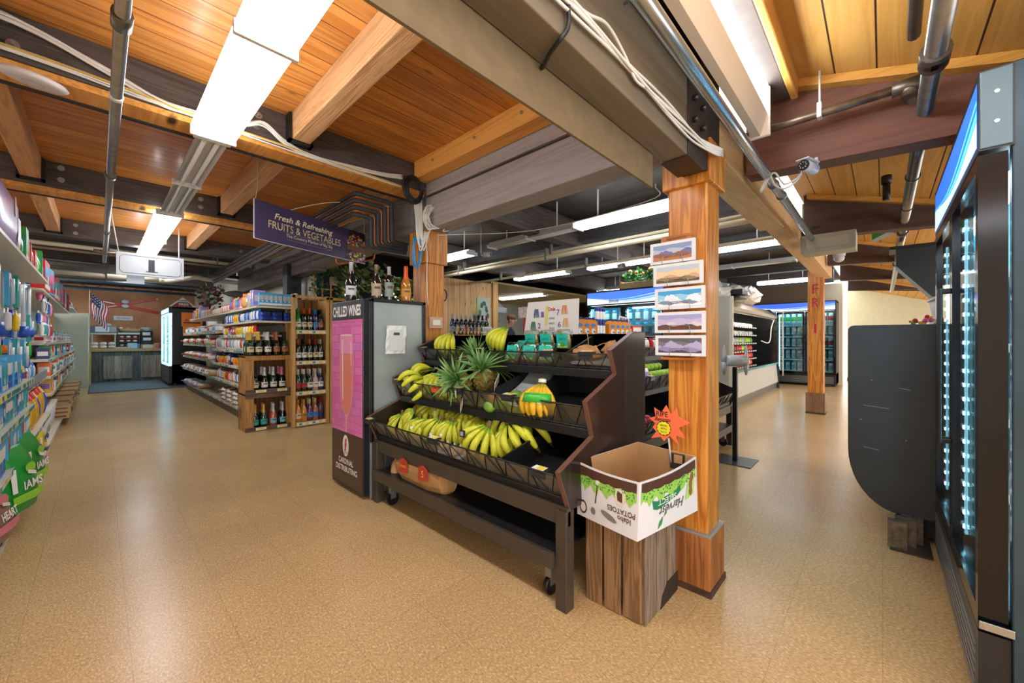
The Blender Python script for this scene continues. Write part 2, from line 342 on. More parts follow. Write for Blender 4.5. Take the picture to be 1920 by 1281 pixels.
# rafters along the aisle with steel hangers
HANG = mat('#5a6064', 0.4, 0.7); HANGD = mat('#24211f', 0.5, 0.4)
def rafter(x, y0, y1, label, hm=HANGD):
    o = thing('ceiling_rafter', label, 'beam', (x, y0, 2.52), 0, 'rafters of the plank ceiling'); L = y1-y0
    MB().box(-.055, 0, 0, .055, L, .18).build('timber', BEAMW, o, .006)
    for y in (0.0, L-.07):
        MB().box(-.075, y, -.012, .075, y+.07, 0).box(-.075, y, -.012, -.057, y+.07, .17).box(.057, y, -.012, .075, y+.07, .17).build('hanger', hm, o)
    return o
rafter(0.93, 0.9, 2.88, 'thick pale rafter right of the nearest strip light, meeting the cabled beam')
rafter(-0.38, 0.9, 2.88, 'pale rafter at the top left corner of the ceiling')
rafter(0.93, 3.11, 5.08, 'pale rafter above the left end of the hanging fruits sign')
rafter(-0.38, 3.11, 5.08, 'pale rafter left of the vertical-looking sprinkler pipe in the second bay')
rafter(0.93, 5.29, 7.38, 'short far rafter right of the strip light in the third bay')
rafter(-0.38, 5.29, 7.38, 'short far rafter above the left shelves in the third bay')
rafter(-1.7, 3.11, 5.08, 'rafter at the far left edge of the ceiling')
# cross beams
def cross(y0, y1, label, ledger=True, bolts=()):
    o = thing('cross_beam', label, 'beam', (0, y0, 0), 0, 'dark cross beams of the plank ceiling'); w = y1-y0
    MB().box(-4, 0, 2.485, 1.955, w, 2.70).build('timber', DARK, o, .005)
    if ledger:
        MB().box(-4, 0.015, 2.45, 1.955, w-.03, 2.484).build('ledger', BEAMO, o); MB().box(-4, w-.028, 2.442, 1.955, w, 2.484).build('dark_strip', mat('#23201e', .6), o)
    for i, (x, z) in enumerate(bolts):
        b = MB(); b.tube([(x, -.004, z), (x, .001, z)], .022, 14); b.tube([(x, -.028, z), (x, -.002, z)], .009, 6); b.build('bolt', mat('#a9a9a4', .35, .9), o)
    return o
cross(2.89, 3.10, 'dark stained cross beam carrying white cables and the round access point', True, [(-.30, 2.655), (-.27, 2.55), (.70, 2.63), (.69, 2.56)])
cross(5.08, 5.28, 'second dark cross beam from the camera, behind the fruits sign', True, [(-.22, 2.66), (-.22, 2.56), (.72, 2.64), (.72, 2.56)])
cross(7.38, 7.58, 'third dark cross beam from the camera, above the far strip light', False, [(-.2, 2.64), (-.2, 2.54), (1.0, 2.64), (1.55, 2.60)])
cross(9.7, 9.85, 'fourth dark cross beam from the camera, just behind the aisle number sign', False)
cross(12.0, 12.15, 'farthest dark cross beam before the rust coloured wall', False)
# the big taupe beam over the centre post
o = thing('ceiling_beam', 'big taupe boxed beam overhead ending in a steel cap on the centre post', 'beam')
MB().box(-2.6, 0.59, 1.97, 1.86, 0.695, 2.29).build('timber', TAUPE, o, .004)
MB().box(-2.6, 0.61, 2.29, 1.95, 0.79, 2.70).build('recess_board', mat('#2a2622', .7), o)
MB().box(1.68, 0.582, 1.962, 1.878, 0.703, 2.30).box(1.878, .586, 1.98, 1.9345, .70, 2.33).box(1.878, .60, 2.14, 2.16, .78, 2.62).build('steel_cap', mat('#3c3530', .45, .5), o, .003)
b = MB()
for x in (1.73, 1.83):
    for z in (2.13, 2.22): b.tube([(x, .560, z), (x, .584, z)], .012, 6)
b.build('bolts', mat('#4b4744', .4, .8), o)
beam(-2.6, 0.697, 1.835, 1.59, 0.706, 2.2, mat('#6b5b40', 0.8, vary=0.10, vscale=25), 'hanging brown hardboard strip along the taupe boxed beam', 0)
beam(2.17, 0.6, 2.14, 3.95, 0.78, 2.42, TAN, 'honey coloured beam running from the centre post toward the far post')
beam(3.96, 0.6, 2.20, 8.2, 0.78, 2.42, TAN, 'far half of the honey beam ending on the post with red letters')
beam(-2, 0.36, 2.50, 2.55, 0.50, 2.62, mat('#4a4038', .7, vary=.2), 'dark speckled board beside the yellow board ceiling')
beam(-2, 0.325, 2.48, 2.55, 0.357, 2.60, wood('#cf9a4a', '#bd8638', 'x', 0, 'y'), 'narrow honey trim along the edge of the yellow board ceiling')
# dark steel and timber in the middle bay (joists along the aisle)
for i, (x, lb) in enumerate(((4.4, 'dark joist nearest the centre post in the back half of the shop'), (6.7, 'dark joist above the drinks fridge'), (9.0, 'dark joist above the open chiller case'), (11.3, 'dark joist nearest the far fridges'))):
    beam(x, 0.8, 2.5, x+.16, 10.4, 2.80, DARKY, lb, .004, 'dark joists in the back half')
for i, (y, lb) in enumerate(((2.95, 'black cross beam level with the second timber post'), (5.2, 'black cross beam above the kitchen opening'), (7.5, 'black cross beam over the kitchen'))):
    beam(2.16, y, 2.45, 13.5, y+.16, 2.78, DARK, lb, .004, 'black cross beams in the back half')
# right bay: brown tie beams under the sloped boards
for i, (x, zb, mt, lb) in enumerate(((2.6, 2.155, BROWN, 'red-brown painted tie beam nearest the camera under the yellow boards'), (4.9, 2.23, wood('#55423a', '#48372f', 'y', 0, 'x', 0, .5, .6, knots=.8, knotcol='#33251e'), 'dark brown tie beam second from the camera on the right'),
        (7.2, 2.27, wood('#4f3d33', '#42322a', 'y'), 'dark brown tie beam third from the camera on the right'), (9.5, 2.3, wood('#4c3a31', '#3d2e27', 'y'), 'dark brown tie beam near the far post'), (11.8, 2.32, wood('#4c3a31', '#3d2e27', 'y'), 'farthest brown tie beam on the right'))):
    t = thing('tie_beam', lb, 'beam', (x, 0, 0), 0, 'tie beams of the right bay')
    MB().prism([(.58, zb), (-2.2, zb-.17), (-2.2, zb-.13+.1), (-.9, zr(-.9)-.003), (.58, zr(.58)-.003)], 'x', 0, .13).build('timber', mt, t, .004, fix=True)
    MB().prism([(.55, zr(.55)-.045), (-1.2, zr(-1.2)-.045), (-1.2, zr(-1.2)-.002), (.55, zr(.55)-.002)], 'x', -.06, -.002).build('cleat', wood('#cf9a4a', '#bd8638', 'y'), t, fix=True)
# ---------------------------------------------------------------- lights, pipes, cables
def smooth(pts, k=6):
    P = [Vector(p) for p in pts]; P = [P[0]*2-P[1]] + P + [P[-1]*2-P[-2]]; out = []
    for i in range(1, len(P)-2):
        for j in range(k):
            t = j/k; a, b, c, d = P[i-1:i+3]
            out.append(0.5*((2*b)+(c-a)*t+(2*a-5*b+4*c-d)*t*t+(3*b-a-3*c+d)*t**3))
    return out + [P[-2]]
def coil(c, rx, rz, turns, r, nrm='y', jit=.01, m=0, seed=1):
    q = random.Random(seed); pts = []
    for i in range(turns*14+1):
        a = 2*PI*i/14; k = 1+.12*math.sin(i*.37+seed); d = q.uniform(-jit, jit)
        p = (rx*k*math.cos(a), d, rz*k*math.sin(a))
        pts.append((c[0]+p[0], c[1]+p[1], c[2]+p[2]) if nrm == 'y' else (c[0]+p[1], c[1]+p[0], c[2]+p[2]))
    return pts
LENSM = mat('#f4f8ff', 0.4, emit=LENS_POWER); LENSOFF = mat('#c4c6c6', 0.35, 0.1); HOUSE = mat('#d8d8d4', 0.4); TUBEM = mat('#e4e8ea', 0.2)
def strip_light(x, y, z, L, label, lit=True, rz=0, w=.2, h=.045, joint=None):
    t = thing('strip_light', label, 'ceiling light', (x, y, z), rz, 'fluorescent strip lights')
    if lit:
        cuts = [0] + ([joint] if joint else []) + [L]
        for a, b in zip(cuts, cuts[1:]):
            MB().prism([(-w/2, h), (-w/2+.008, .012), (-w/2+.03, 0), (w/2-.03, 0), (w/2-.008, .012), (w/2, h)], 'y', a+.006, b-.006).build('lens', LENSM, t, fix=True)
        for a in cuts[1:-1]: MB().box(-w/2-.008, a-.012, -.006, w/2+.008, a+.012, h).build('joint_clip', mat('#e8ebef', .4), t, .004)
        for a in (0, L): MB().box(-w/2-.003, a-.008, -.004, w/2+.003, a+.008, h+.004).build('end_cap', mat('#e6e8ea', .4), t, .004)
        MB().box(-w*.32, 0, h+.001, w*.32, L, h+.03).build('housing', HOUSE, t)
    else:
        MB().prism([(-w*.38, h*.2), (-w*.30, h+.03), (w*.30, h+.03), (w*.38, h*.2), (w*.24, h*.75), (-w*.24, h*.75)], 'y', 0, L).build('reflector', LENSOFF, t, fix=True)
        for s in (-1, 1): MB().tube([(s*w*.16, .05, h*.35), (s*w*.16, L-.05, h*.35)], .013, 10).build('unlit_tube', TUBEM, t)
        for a in (0.0, L*.5, L): MB().box(-w*.45, a-.012, 0, w*.45, a+.012, h*.9).build('clip', mat('#dddddd', .4), t, .003)
    if x > 2 and z > 2.2:
        for a in (L*.2, L*.8): MB().box(-.006, a-.006, h+.02, .006, a+.006, (2.80 if y < 6 else 2.38)-z).build('hanger_rod', HOUSE, t)
    return t
strip_light(.47, -1.0, 2.385, 3.88, 'long lit strip light nearest the camera above the aisle', joint=2.81, h=.05, w=.215)
strip_light(.47, 2.92, 2.385, 2.0, 'unlit strip light with bare tubes between the two lit ones', False)
strip_light(.47, 4.95, 2.385, 3.0, 'far lit strip light ending above the aisle number sign', joint=1.5)
strip_light(.47, -4.0, 2.385, 2.9, 'added unseen strip light behind the camera')  # extra lamp out of view, added to light the foreground
strip_light(-2.4, -3.0, 2.385, 3.6, 'added unseen strip light over the next aisle on the left, nearer one')  # added lamp, makes up for light the left wall blocks
strip_light(-2.4, 3.3, 2.385, 3.6, 'added unseen strip light over the next aisle on the left, farther one')  # second added lamp of the unseen left aisle
strip_light(3.65, 1.2, 2.42, 1.25, 'lit strip light just left of the centre post')
strip_light(3.65, 2.47, 2.42, 1.35, 'unlit strip light beside the white wall camera', False)
strip_light(3.7, 4.3, 2.42, .85, 'lit strip light right of the second timber post')
strip_light(5.95, 0.95, 2.42, 1.25, 'lit strip light just right of the centre post')
strip_light(5.95, 2.5, 2.42, 1.25, 'lit strip light above the flower planter')
strip_light(5.95, 4.2, 2.42, 1.3, 'lit strip light above the serving counter')
strip_light(7.9, 6.3, 2.33, 1.6, 'lit strip light on the cream kitchen ceiling')
strip_light(8.6, 3.3, 2.42, 1.6, 'unlit strip light behind the drinks fridge header', False)
strip_light(10.0, 1.0, 2.40, 1.0, 'small lit strip light before the far fridges')
strip_light(9.0, 3.0, 2.42, 2.4, 'lit strip light far back above the chiller')
strip_light(7.6, 1.0, 2.44, 1.8, 'unlit strip light above the plastic bags', False)
t = thing('strip_light', 'tall lit strip light beside the big taupe boxed beam at top right', 'ceiling light', (-1.5, .475, 2.25), 0, None)
MB().prism([(-.05, .105), (-.055, .235), (-.02, .235), (-.02, .105)], 'x', 0, 3.84).build('lens', LENSM, t, fix=True)
MB().prism([(-.018, .0), (-.05, .104), (.03, .104), (.018, .0)], 'x', 0, 3.84).build('reflector', mat('#d6c6b0', .45), t, fix=True)
MB().box(3.84, -.06, -.008, 3.86, .035, .24).build('end_cap', mat('#e6e0d8', .4), t, .004)
MB().box(0, -.019, .105, 3.84, .03, .245).build('housing', HOUSE, t)
strip_light(5.2, -0.95, 2.04, 2.4, 'lit strip light low under the roof beyond the right fridge', rz=-PI/2)
strip_light(10.2, -1.2, 2.05, 2.4, 'lit strip light low under the roof near the far cream wall', rz=-PI/2)

STEEL = mat('#8d8f90', .3, .85, vary=.15, vscale=20); IRON = mat('#6e675e', .4, .75, vary=.3, vscale=14); CREAM = mat('#cbbfa2', .5); WIRE = mat('#d9d8d2', .5); BLKW = mat('#1c1d1f', .5)
COPPER = mat('#b5683a', .3, .8); INSUL = mat('#2d3136', .65)
t = thing('sprinkler_pipe', 'grey steel sprinkler pipe running along the aisle left of the strip lights', 'pipe', (.055, 0, 2.3))
MB().tube([(0, 1.75, 0), (0, 8.0, 0)], .021, 12).build('pipe', STEEL, t)
MB().tube(smooth([(0, 1.78, .03), (0, 1.74, .08), (0.02, 1.74, .39)], 4), .028, 12).build('elbow', IRON, t)
for i, y in enumerate((1.9, 3.75, 5.75, 7.1)):
    MB().tube([(0, y-.04, 0), (0, y+.04, 0)], .029, 12).build('coupling', IRON, t)
b = MB(); b.tube([(-.1, 7.1, 0), (.1, 7.1, 0)], .026, 10); b.build('cross_tee', IRON, t)
MB().tube([(0, 2.5, 0), (0, 2.53, 0)], .025, 12).build('strap', WIRE, t)
t = thing('sprinkler_pipe', 'thick steel sprinkler pipe running away above the right hand fridge', 'pipe', (0, -.14, 2.25))
MB().tube([(1.1, 0, 0), (12, 0, 0)], .031, 14).build('pipe', STEEL, t)
for x in (2.12, 2.15, 2.88, 5.4, 7.6): MB().tube([(x-.035, 0, 0), (x+.035, 0, 0)], .043, 14).build('coupling', IRON, t)
for x in (3.6, 4.4, 6.2): MB().tube([(x-.008, 0, 0), (x+.008, 0, 0)], .037, 14).build('strap', IRON, t)
MB().tube([(1.1, .07, .12), (2.12, .055, .10)], .02, 10).build('side_pipe', IRON, t)
b = MB(); b.tube([(2.87, 0, 0), (2.52, .06, .085)], .022, 10); b.build('riser', IRON, t)
t = thing('branch_pipe', 'rusty branch pipe crossing in front of the red-brown tie beam, hung by a rod', 'pipe', (2.49, 0, 2.336))
MB().tube([(0, -.06, 0), (0, .56, 0)], .02, 12).build('pipe', mat('#7b6a58', .4, .6, vary=.35, vscale=20), t)
b = MB().tube([(0, -.12, .0), (0, -.03, 0)], .032, 12).tube([(0, -.085, .02), (0, -.085, -.05)], .027, 12); b.build('tee', IRON, t)
MB().tube([(0, .23, .0), (0, .23, .215)], .005, 8).build('hanger_rod', WIRE, t); MB().box(-.024, .22, -.026, .024, .24, .05).build('hanger_clip', WIRE, t, .004)
t = thing('conduit', 'shiny galvanised pipe running past the centre post toward a grey metal box', 'pipe', (0, .47, 2.12))
MB().tube([(-.8, 0, 0), (4.47, 0, 0)], .0245, 16).build('pipe', mat('#a9b4bc', .22, .9), t)
for x in (2.75, 3.0): MB().tube([(x-.012, 0, 0), (x+.012, 0, 0)], .029, 14).build('strap', STEEL, t)
b = MB().tube([(1.0, -.05, 0.01), (1.0, .05, 0.01)], .005, 6).tube([(1.0, -.05, .0), (1.0, -.05, .05)], .01, 6); b.build('clamp', STEEL, t)
t = thing('metal_box', 'long grey metal junction box hung at the end of the galvanised pipe', 'metal box', (4.5, .365, 2.0))
MB().box(0, -.198, 0, .25, .195, .16).build('body', mat('#a9aa9c', .5, .2), t, .006); MB().box(-.004, -.15, .04, 0, .15, .12).build('cover', mat('#b6b7a8', .5, .2), t)
t = thing('wooden_box_column', 'pale green painted duct behind the galvanised pipe', 'duct', (4.95, .6, 2.14))
MB().box(0, -.12, .0, .3, .0, .45).build('duct', mat('#8e9478', .6), t, .004); MB().box(-.01, -.13, .2, .31, .0, .22).build('band', mat('#9aa084', .6), t)
# cream pipes in the back half
for i, (x, z, r, lb) in enumerate(((4.15, 2.36, .018, 'thin cream pipe under the dark joists right of the second post'), (4.05, 2.28, .028, 'thicker cream pipe hanging just below its thin twin'), (5.0, 2.30, .022, 'cream pipe farther back under the joists'))):
    t = thing('cream_pipe', lb, 'pipe', (x, 0, z)); MB().tube([(0, .85, 0), (0, 7.4, 0)], r, 10).build('pipe', CREAM, t)
    for y in (1.5, 3.2, 5.0): MB().box(-r-.006, y, -r-.006, r+.006, y+.02, .12).build('hanger', mat('#6f7470', .5, .3), t)
# pipes along x over the back of the aisle
for i, (y, z, r, m, x0, x1, lb) in enumerate(((8.3, 2.52, .03, CREAM, -3, 1.9, 'cream pipe crossing above the aisle number sign'), (8.6, 2.50, .022, mat('#8a7a68', .6), -3, 1.9, 'brown pipe crossing next to the cream one above the aisle number sign'),
      (9.2, 2.42, .03, mat('#6b6a68', .4, .5), -3, 1.9, 'grey steel pipe crossing behind the aisle number sign'), (10.8, 2.42, .045, CREAM, -3, .85, 'thick cream drain pipe crossing behind the aisle number sign'), (12.6, 2.5, .03, mat('#6d7276', .4, .5), -3, 2.1, 'thin grey conduit near the rust coloured wall'))):
    t = thing('cross_pipe', lb, 'pipe', (0, y, z)); MB().tube([(x0, 0, 0), (x1, 0, 0)], r, 10).build('pipe', m, t)
    for x in (-1.2, .1, 1.4): 
        if x < x1: MB().box(x-.01, -r-.005, -r-.005, x+.01, r+.005, .2).build('strap', mat('#50504e', .5, .4), t)
    if i == 3:
        MB().tube(smooth([(.85, 0, 0), (1.0, -.05, .0), (1.25, -.75, .01), (1.35, -.86, .02), (1.5, -.88, .0), (1.75, -.8, .0), (2.1, -.7, .0)], 4), .045, 10).build('dogleg', mat('#d9d2c0', .5), t)
o = thing('steel_truss', 'blue painted light steel truss in front of the rust coloured wall', 'truss', (0, 14.0, 2.5))
MB().tube([(-2.2, 0, .12), (1.9, 0, .12)], .03, 8).build('top_chord', mat('#3b5876', .5), o); MB().tube([(-2.2, 0, -.06), (1.9, 0, -.06)], .025, 8).build('bottom_chord', mat('#34506c', .5), o)
for i in range(12): MB().tube([(-2.1+i*.33, 0, .12 if i % 2 else -.06), (-1.77+i*.33, 0, -.06 if i % 2 else .12)], .008, 6).build('web_bar', mat('#3c4144', .5, .4), o)
# insulated pipes
t = thing('insulated_pipe_bundle', 'bundle of black insulated pipes and copper lines bending down beside the fruits sign', 'pipes', (0, 0, 0))
for i in range(7):
    th = i % 2 == 0; z = 2.415-.028*i; x1 = 1.79-.03*i; zb = 2.07-.012*i; c = .025; y0 = 3.17+.004*i
    P = [(1.46, 9.0, z), (1.46, 5.0, z), (1.46, y0+c, z), (1.47, y0+.008, z), (1.46+c, y0, z), (x1-c, y0, z), (x1-.008, y0, z-.008), (x1, y0, z-c), (x1, y0, zb+c), (x1+.008, y0, zb+.008), (x1+c, y0, zb), (1.95, y0, zb)]
    MB().tube(P, .017 if th else .006, 10).build('insulated_pipe' if th else 'copper_line', INSUL if th else COPPER, t)
o = thing('copper_pipe_loop', 'bent copper pipe loop under the grey beam behind the fruits sign', 'pipe', (1.9, 4.6, 2.0))
MB().tube([(0, 0, .5), (0, 0, .12), (0, 0, .1), (.02, -.02, .08), (.18, -.5, .08), (.2, -.5, .1), (.2, -.5, .2)], .011, 8).build('pipe', COPPER, o)
# cables
def cable(name, label, sets, r, m, parts='cable'):
    o = thing(name, label, 'cable')
    for k, P in enumerate(sets): MB().tube(smooth(P, 6), r if not hasattr(r, '__len__') else r[k % len(r)], 6).build(parts, m if not isinstance(m, list) else m[k % len(m)], o)
    return o
def off(P, k, s=.007, seed=3):
    q = random.Random(seed+k); return [(p[0], p[1]-.004*k % .012, p[2]+q.uniform(-s, s)+.006*(k-1)) for p in P]
YB = 2.872
up = [(-.9, YB, 2.575), (-.42, YB, 2.60), (-.33, YB-.03, 2.635), (-.18, YB-.02, 2.62), (.05, YB, 2.555), (.22, YB, 2.50), (.36, YB, 2.50), (.6, YB, 2.52), (.72, YB-.01, 2.57), (.85, YB, 2.50), (1.0, YB, 2.465), (1.3, YB, 2.48), (1.55, YB, 2.50), (1.72, YB, 2.53)]
dn = [(-.9, YB, 2.52), (-.2, YB, 2.515), (.1, YB, 2.50), (.35, YB, 2.485), (.8, YB, 2.475), (1.3, YB, 2.46), (1.75, YB, 2.455)]
cable('cable_bundle', 'bundle of white cables sagging along the nearest dark cross beam', [off(up, k) for k in range(5)], .006, WIRE)
cable('cable_bundle', 'lower bundle of white and yellow cables resting on the ledger of the nearest cross beam', [off(dn, k, .006, 9) for k in range(4)], .005, [WIRE, WIRE, mat('#c9a83a', .5), WIRE])
o = thing('cable_coil', 'coil of black cable hung where the cross beam meets the grey beam', 'cable coil', (1.79, 2.82, 2.44))
for k in range(3): MB().tube(coil((0, -.01*k, 0), .085-.01*k, .105-.008*k, 4, .005, jit=.012, seed=k), .005, 5).build('loop', BLKW, o)
cable('hanging_cables', 'white cables hanging loose down the corner above the second timber post', [[(1.80+.015*k, 2.83, 2.38), (1.815+.012*k, 2.82, 2.22), (1.82+.012*k, 2.81, 2.05-.05*(k % 3)), (1.86+.015*k, 2.80, 1.97+.03*k), (1.90+.01*k, 2.82, 2.12)] for k in range(6)], .0055, WIRE)
o = thing('cable_coil', 'coil of white cable hanging on the grey beam end above the second post', 'cable coil', (1.925, 2.79, 2.24))
for k in range(3): MB().tube(coil((.03*k, -.01*k, 0), .05+.012*k, .10-.01*k, 3, .005, jit=.015, seed=k+4), .005, 5).build('loop', WIRE, o)
MB().tube(smooth([(.05, 0, -.02), (.14, -.02, .06), (.2, -.02, .12), (.16, -.03, .0), (.22, -.02, -.06), (.12, -.03, -.1), (.25, -.02, .02)], 6), .005, 5).build('loose_end', WIRE, o)
o = thing('cable_coil', 'loops of bright blue cable hanging beside the second post', 'cable coil', (1.83, 2.83, 1.93))
MB().tube(coil((0, 0, 0), .035, .12, 5, .005, jit=.02, seed=8), .005, 6).build('loop', mat('#2f8fd0', .4), o)
cable('hanging_cables', 'single thin white cable hanging down the face of the second timber post', [[(1.9, 2.80, 2.05), (1.93, 2.83, 1.9), (1.95, 2.86, 1.7), (1.97, 2.87, 1.5)]], .004, WIRE)
YT = .576
def wb(k):
    z = lambda x, d=0: 2.048+.006*(k-2)+.010*math.sin(x*7+k)+d
    return [(x, YT-.004*(k % 3), z(x)) for x in (.2, .5, .72, .85, 1.0, 1.15, 1.3, 1.45, 1.6, 1.72)] + [(1.85, .558, 2.05+.008*(k-2)), (1.95, .545-.003*k, 2.055+.006*(k-2)), (2.06, .565, 2.09+.006*k), (2.17, .585, 2.12+.006*k)]
cable('cable_bundle', 'white cable bundle strapped along the side of the big taupe boxed beam', [wb(k) for k in range(5)] + [[(.80, .574, 2.055), (.9, .572, 2.07), (1.0, .572, 2.10), (1.10, .572, 2.07), (1.18, .573, 2.03), (1.28, .574, 2.045)]], .0048, WIRE)
cable('black_cable', 'black cable looping under the big taupe boxed beam', [[(.79, .583, 2.30), (.80, .578, 2.15), (.815, .576, 2.04), (.815, .577, 1.99), (.80, .59, 1.958), (.82, .64, 1.956), (.85, .69, 1.958), (.86, .712, 1.99)]], .006, BLKW)
cable('thin_wire', 'thin pale wire stretched between cables left of the centre post', [[(2.0, 2.8, 2.1), (2.6, 2.2, 2.15), (2.4, 1.1, 2.08), (1.95, .84, 1.99)]], .003, WIRE)
cable('thin_wire', 'thin yellow wire and white wire strung from the pipe bundle to the fruits sign', [[(1.78, 3.2, 2.36), (1.62, 3.6, 2.30), (1.45, 3.9, 2.20)], [(1.78, 3.18, 2.38), (1.4, 3.5, 2.40), (1.1, 3.9, 2.33)]], .003, [mat('#c9b23a', .5), WIRE])
# access point
o = thing('access_point', 'round white ceiling access point under the nearest cross beam', 'access point', (-.21, 2.88, 2.40), 0); o.rotation_euler = (.18, .1, 0)
MB().rings([(.03, .07, .07), (.026, .1, .1), (.012, .112, .112), (0, .1, .1), (-.004, .06, .06)], 32).build('body', mat('#d4d3d6', .4), o)
MB().tube([(.035*math.cos(2*PI*q/24), .035*math.sin(2*PI*q/24), -.004) for q in range(25)], .0012, 4).build('ring', mat('#9fa3ad', .4), o)
# security cameras
def bullet(loc, rz, label, up=.07):
    o = thing('security_camera', label, 'camera', loc, rz)
    MB().tube([(0, -.07, 0), (0, .03, 0)], .028, 14).build('body', mat('#c8ccd0', .4), o); MB().tube([(0, -.078, 0), (0, -.071, 0)], .026, 14).build('lens_ring', mat('#20262c', .3), o)
    b = MB(); [b.ball((.015*math.cos(q), -.08, .015*math.sin(q)), .0028, 6, 4) for q in [PI/4*i for i in range(8)]]; b.build('diodes', mat('#e8e2da', .3), o)
    MB().box(-.03, -.09, .026, .03, .03, .032).build('sun_hood', mat('#d9dcde', .4), o, .003); MB().tube(smooth([(0, .02, 0), (0, .06, .03), (0, .06, up)], 3), .008, 8).build('bracket', WIRE, o)
bullet((2.53, .27, 2.085), -PI/2-.3, 'white security camera with a ring of diodes on the red-brown tie beam')
cable('camera_lead', 'white looped lead running from the camera on the red-brown beam', [[(2.55, .5, 2.03), (2.56, .46, 2.11), (2.56, .43, 2.05), (2.56, .39, 2.02), (2.56, .34, 2.04), (2.56, .31, 2.08)], [(2.57, .5, 2.03), (2.56, .44, 2.12), (2.56, .40, 2.06), (2.55, .38, 2.04), (2.56, .33, 2.06), (2.56, .31, 2.09)]], .005, WIRE)
bullet((3.55, 3.85, 2.33), .6, 'white security camera hanging at the end of the unlit strip light', .47)
bullet((4.9, 2.6, 2.2), -.4, 'small white security camera on the dark joist above the fridge', .6)
o = thing('dome_camera', 'small white dome camera under the tie beam right of the grey metal box', 'camera', (5.6, .35, 2.1))
MB().ball((0, 0, 0), .05, 16, 10).build('dome', mat('#c9cdd0', .25), o); MB().rings([(.02, .055, .055), (.07, .06, .06)], 16).build('base', WIRE, o)
# ---------------------------------------------------------------- refrigerated cabinets
BLK = mat('#15171a', .35, .0, vary=.1); GLOSSB = mat('#0b0d10', .14, 0, .4); STL = mat('#6d777d', .3, .6); INN = mat('#9db4bb', .4); GRILL = mat('#2a2c2f', .4, .4)
def waves(w, h, z0, y, m0, flip=False):
    """blue header picture: a white lower field and two pale swooshes on blue, as flat shapes"""
    b = MB(); n = 24
    def yy(s, k): return [h*(.38+.22*math.sin(2.2+s*4.2+k*.35))+k*h*.1][0]
    def strip(f0, f1, m, e):
        for i in range(n):
            a, c = i/n, (i+1)/n
            b.face([(w*a, y-e, z0+f0(a)), (w*c, y-e, z0+f0(c)), (w*c, y-e, z0+min(h, f1(c))), (w*a, y-e, z0+min(h, f1(a)))], m)
    strip(lambda s: 0, lambda s: yy(s, 0), m0, .001); strip(lambda s: yy(s, 0)+.03*h, lambda s: yy(s, 1), m0+1, .001); strip(lambda s: yy(s, 1.6), lambda s: yy(s, 2.0), m0+1, .001)
    return b
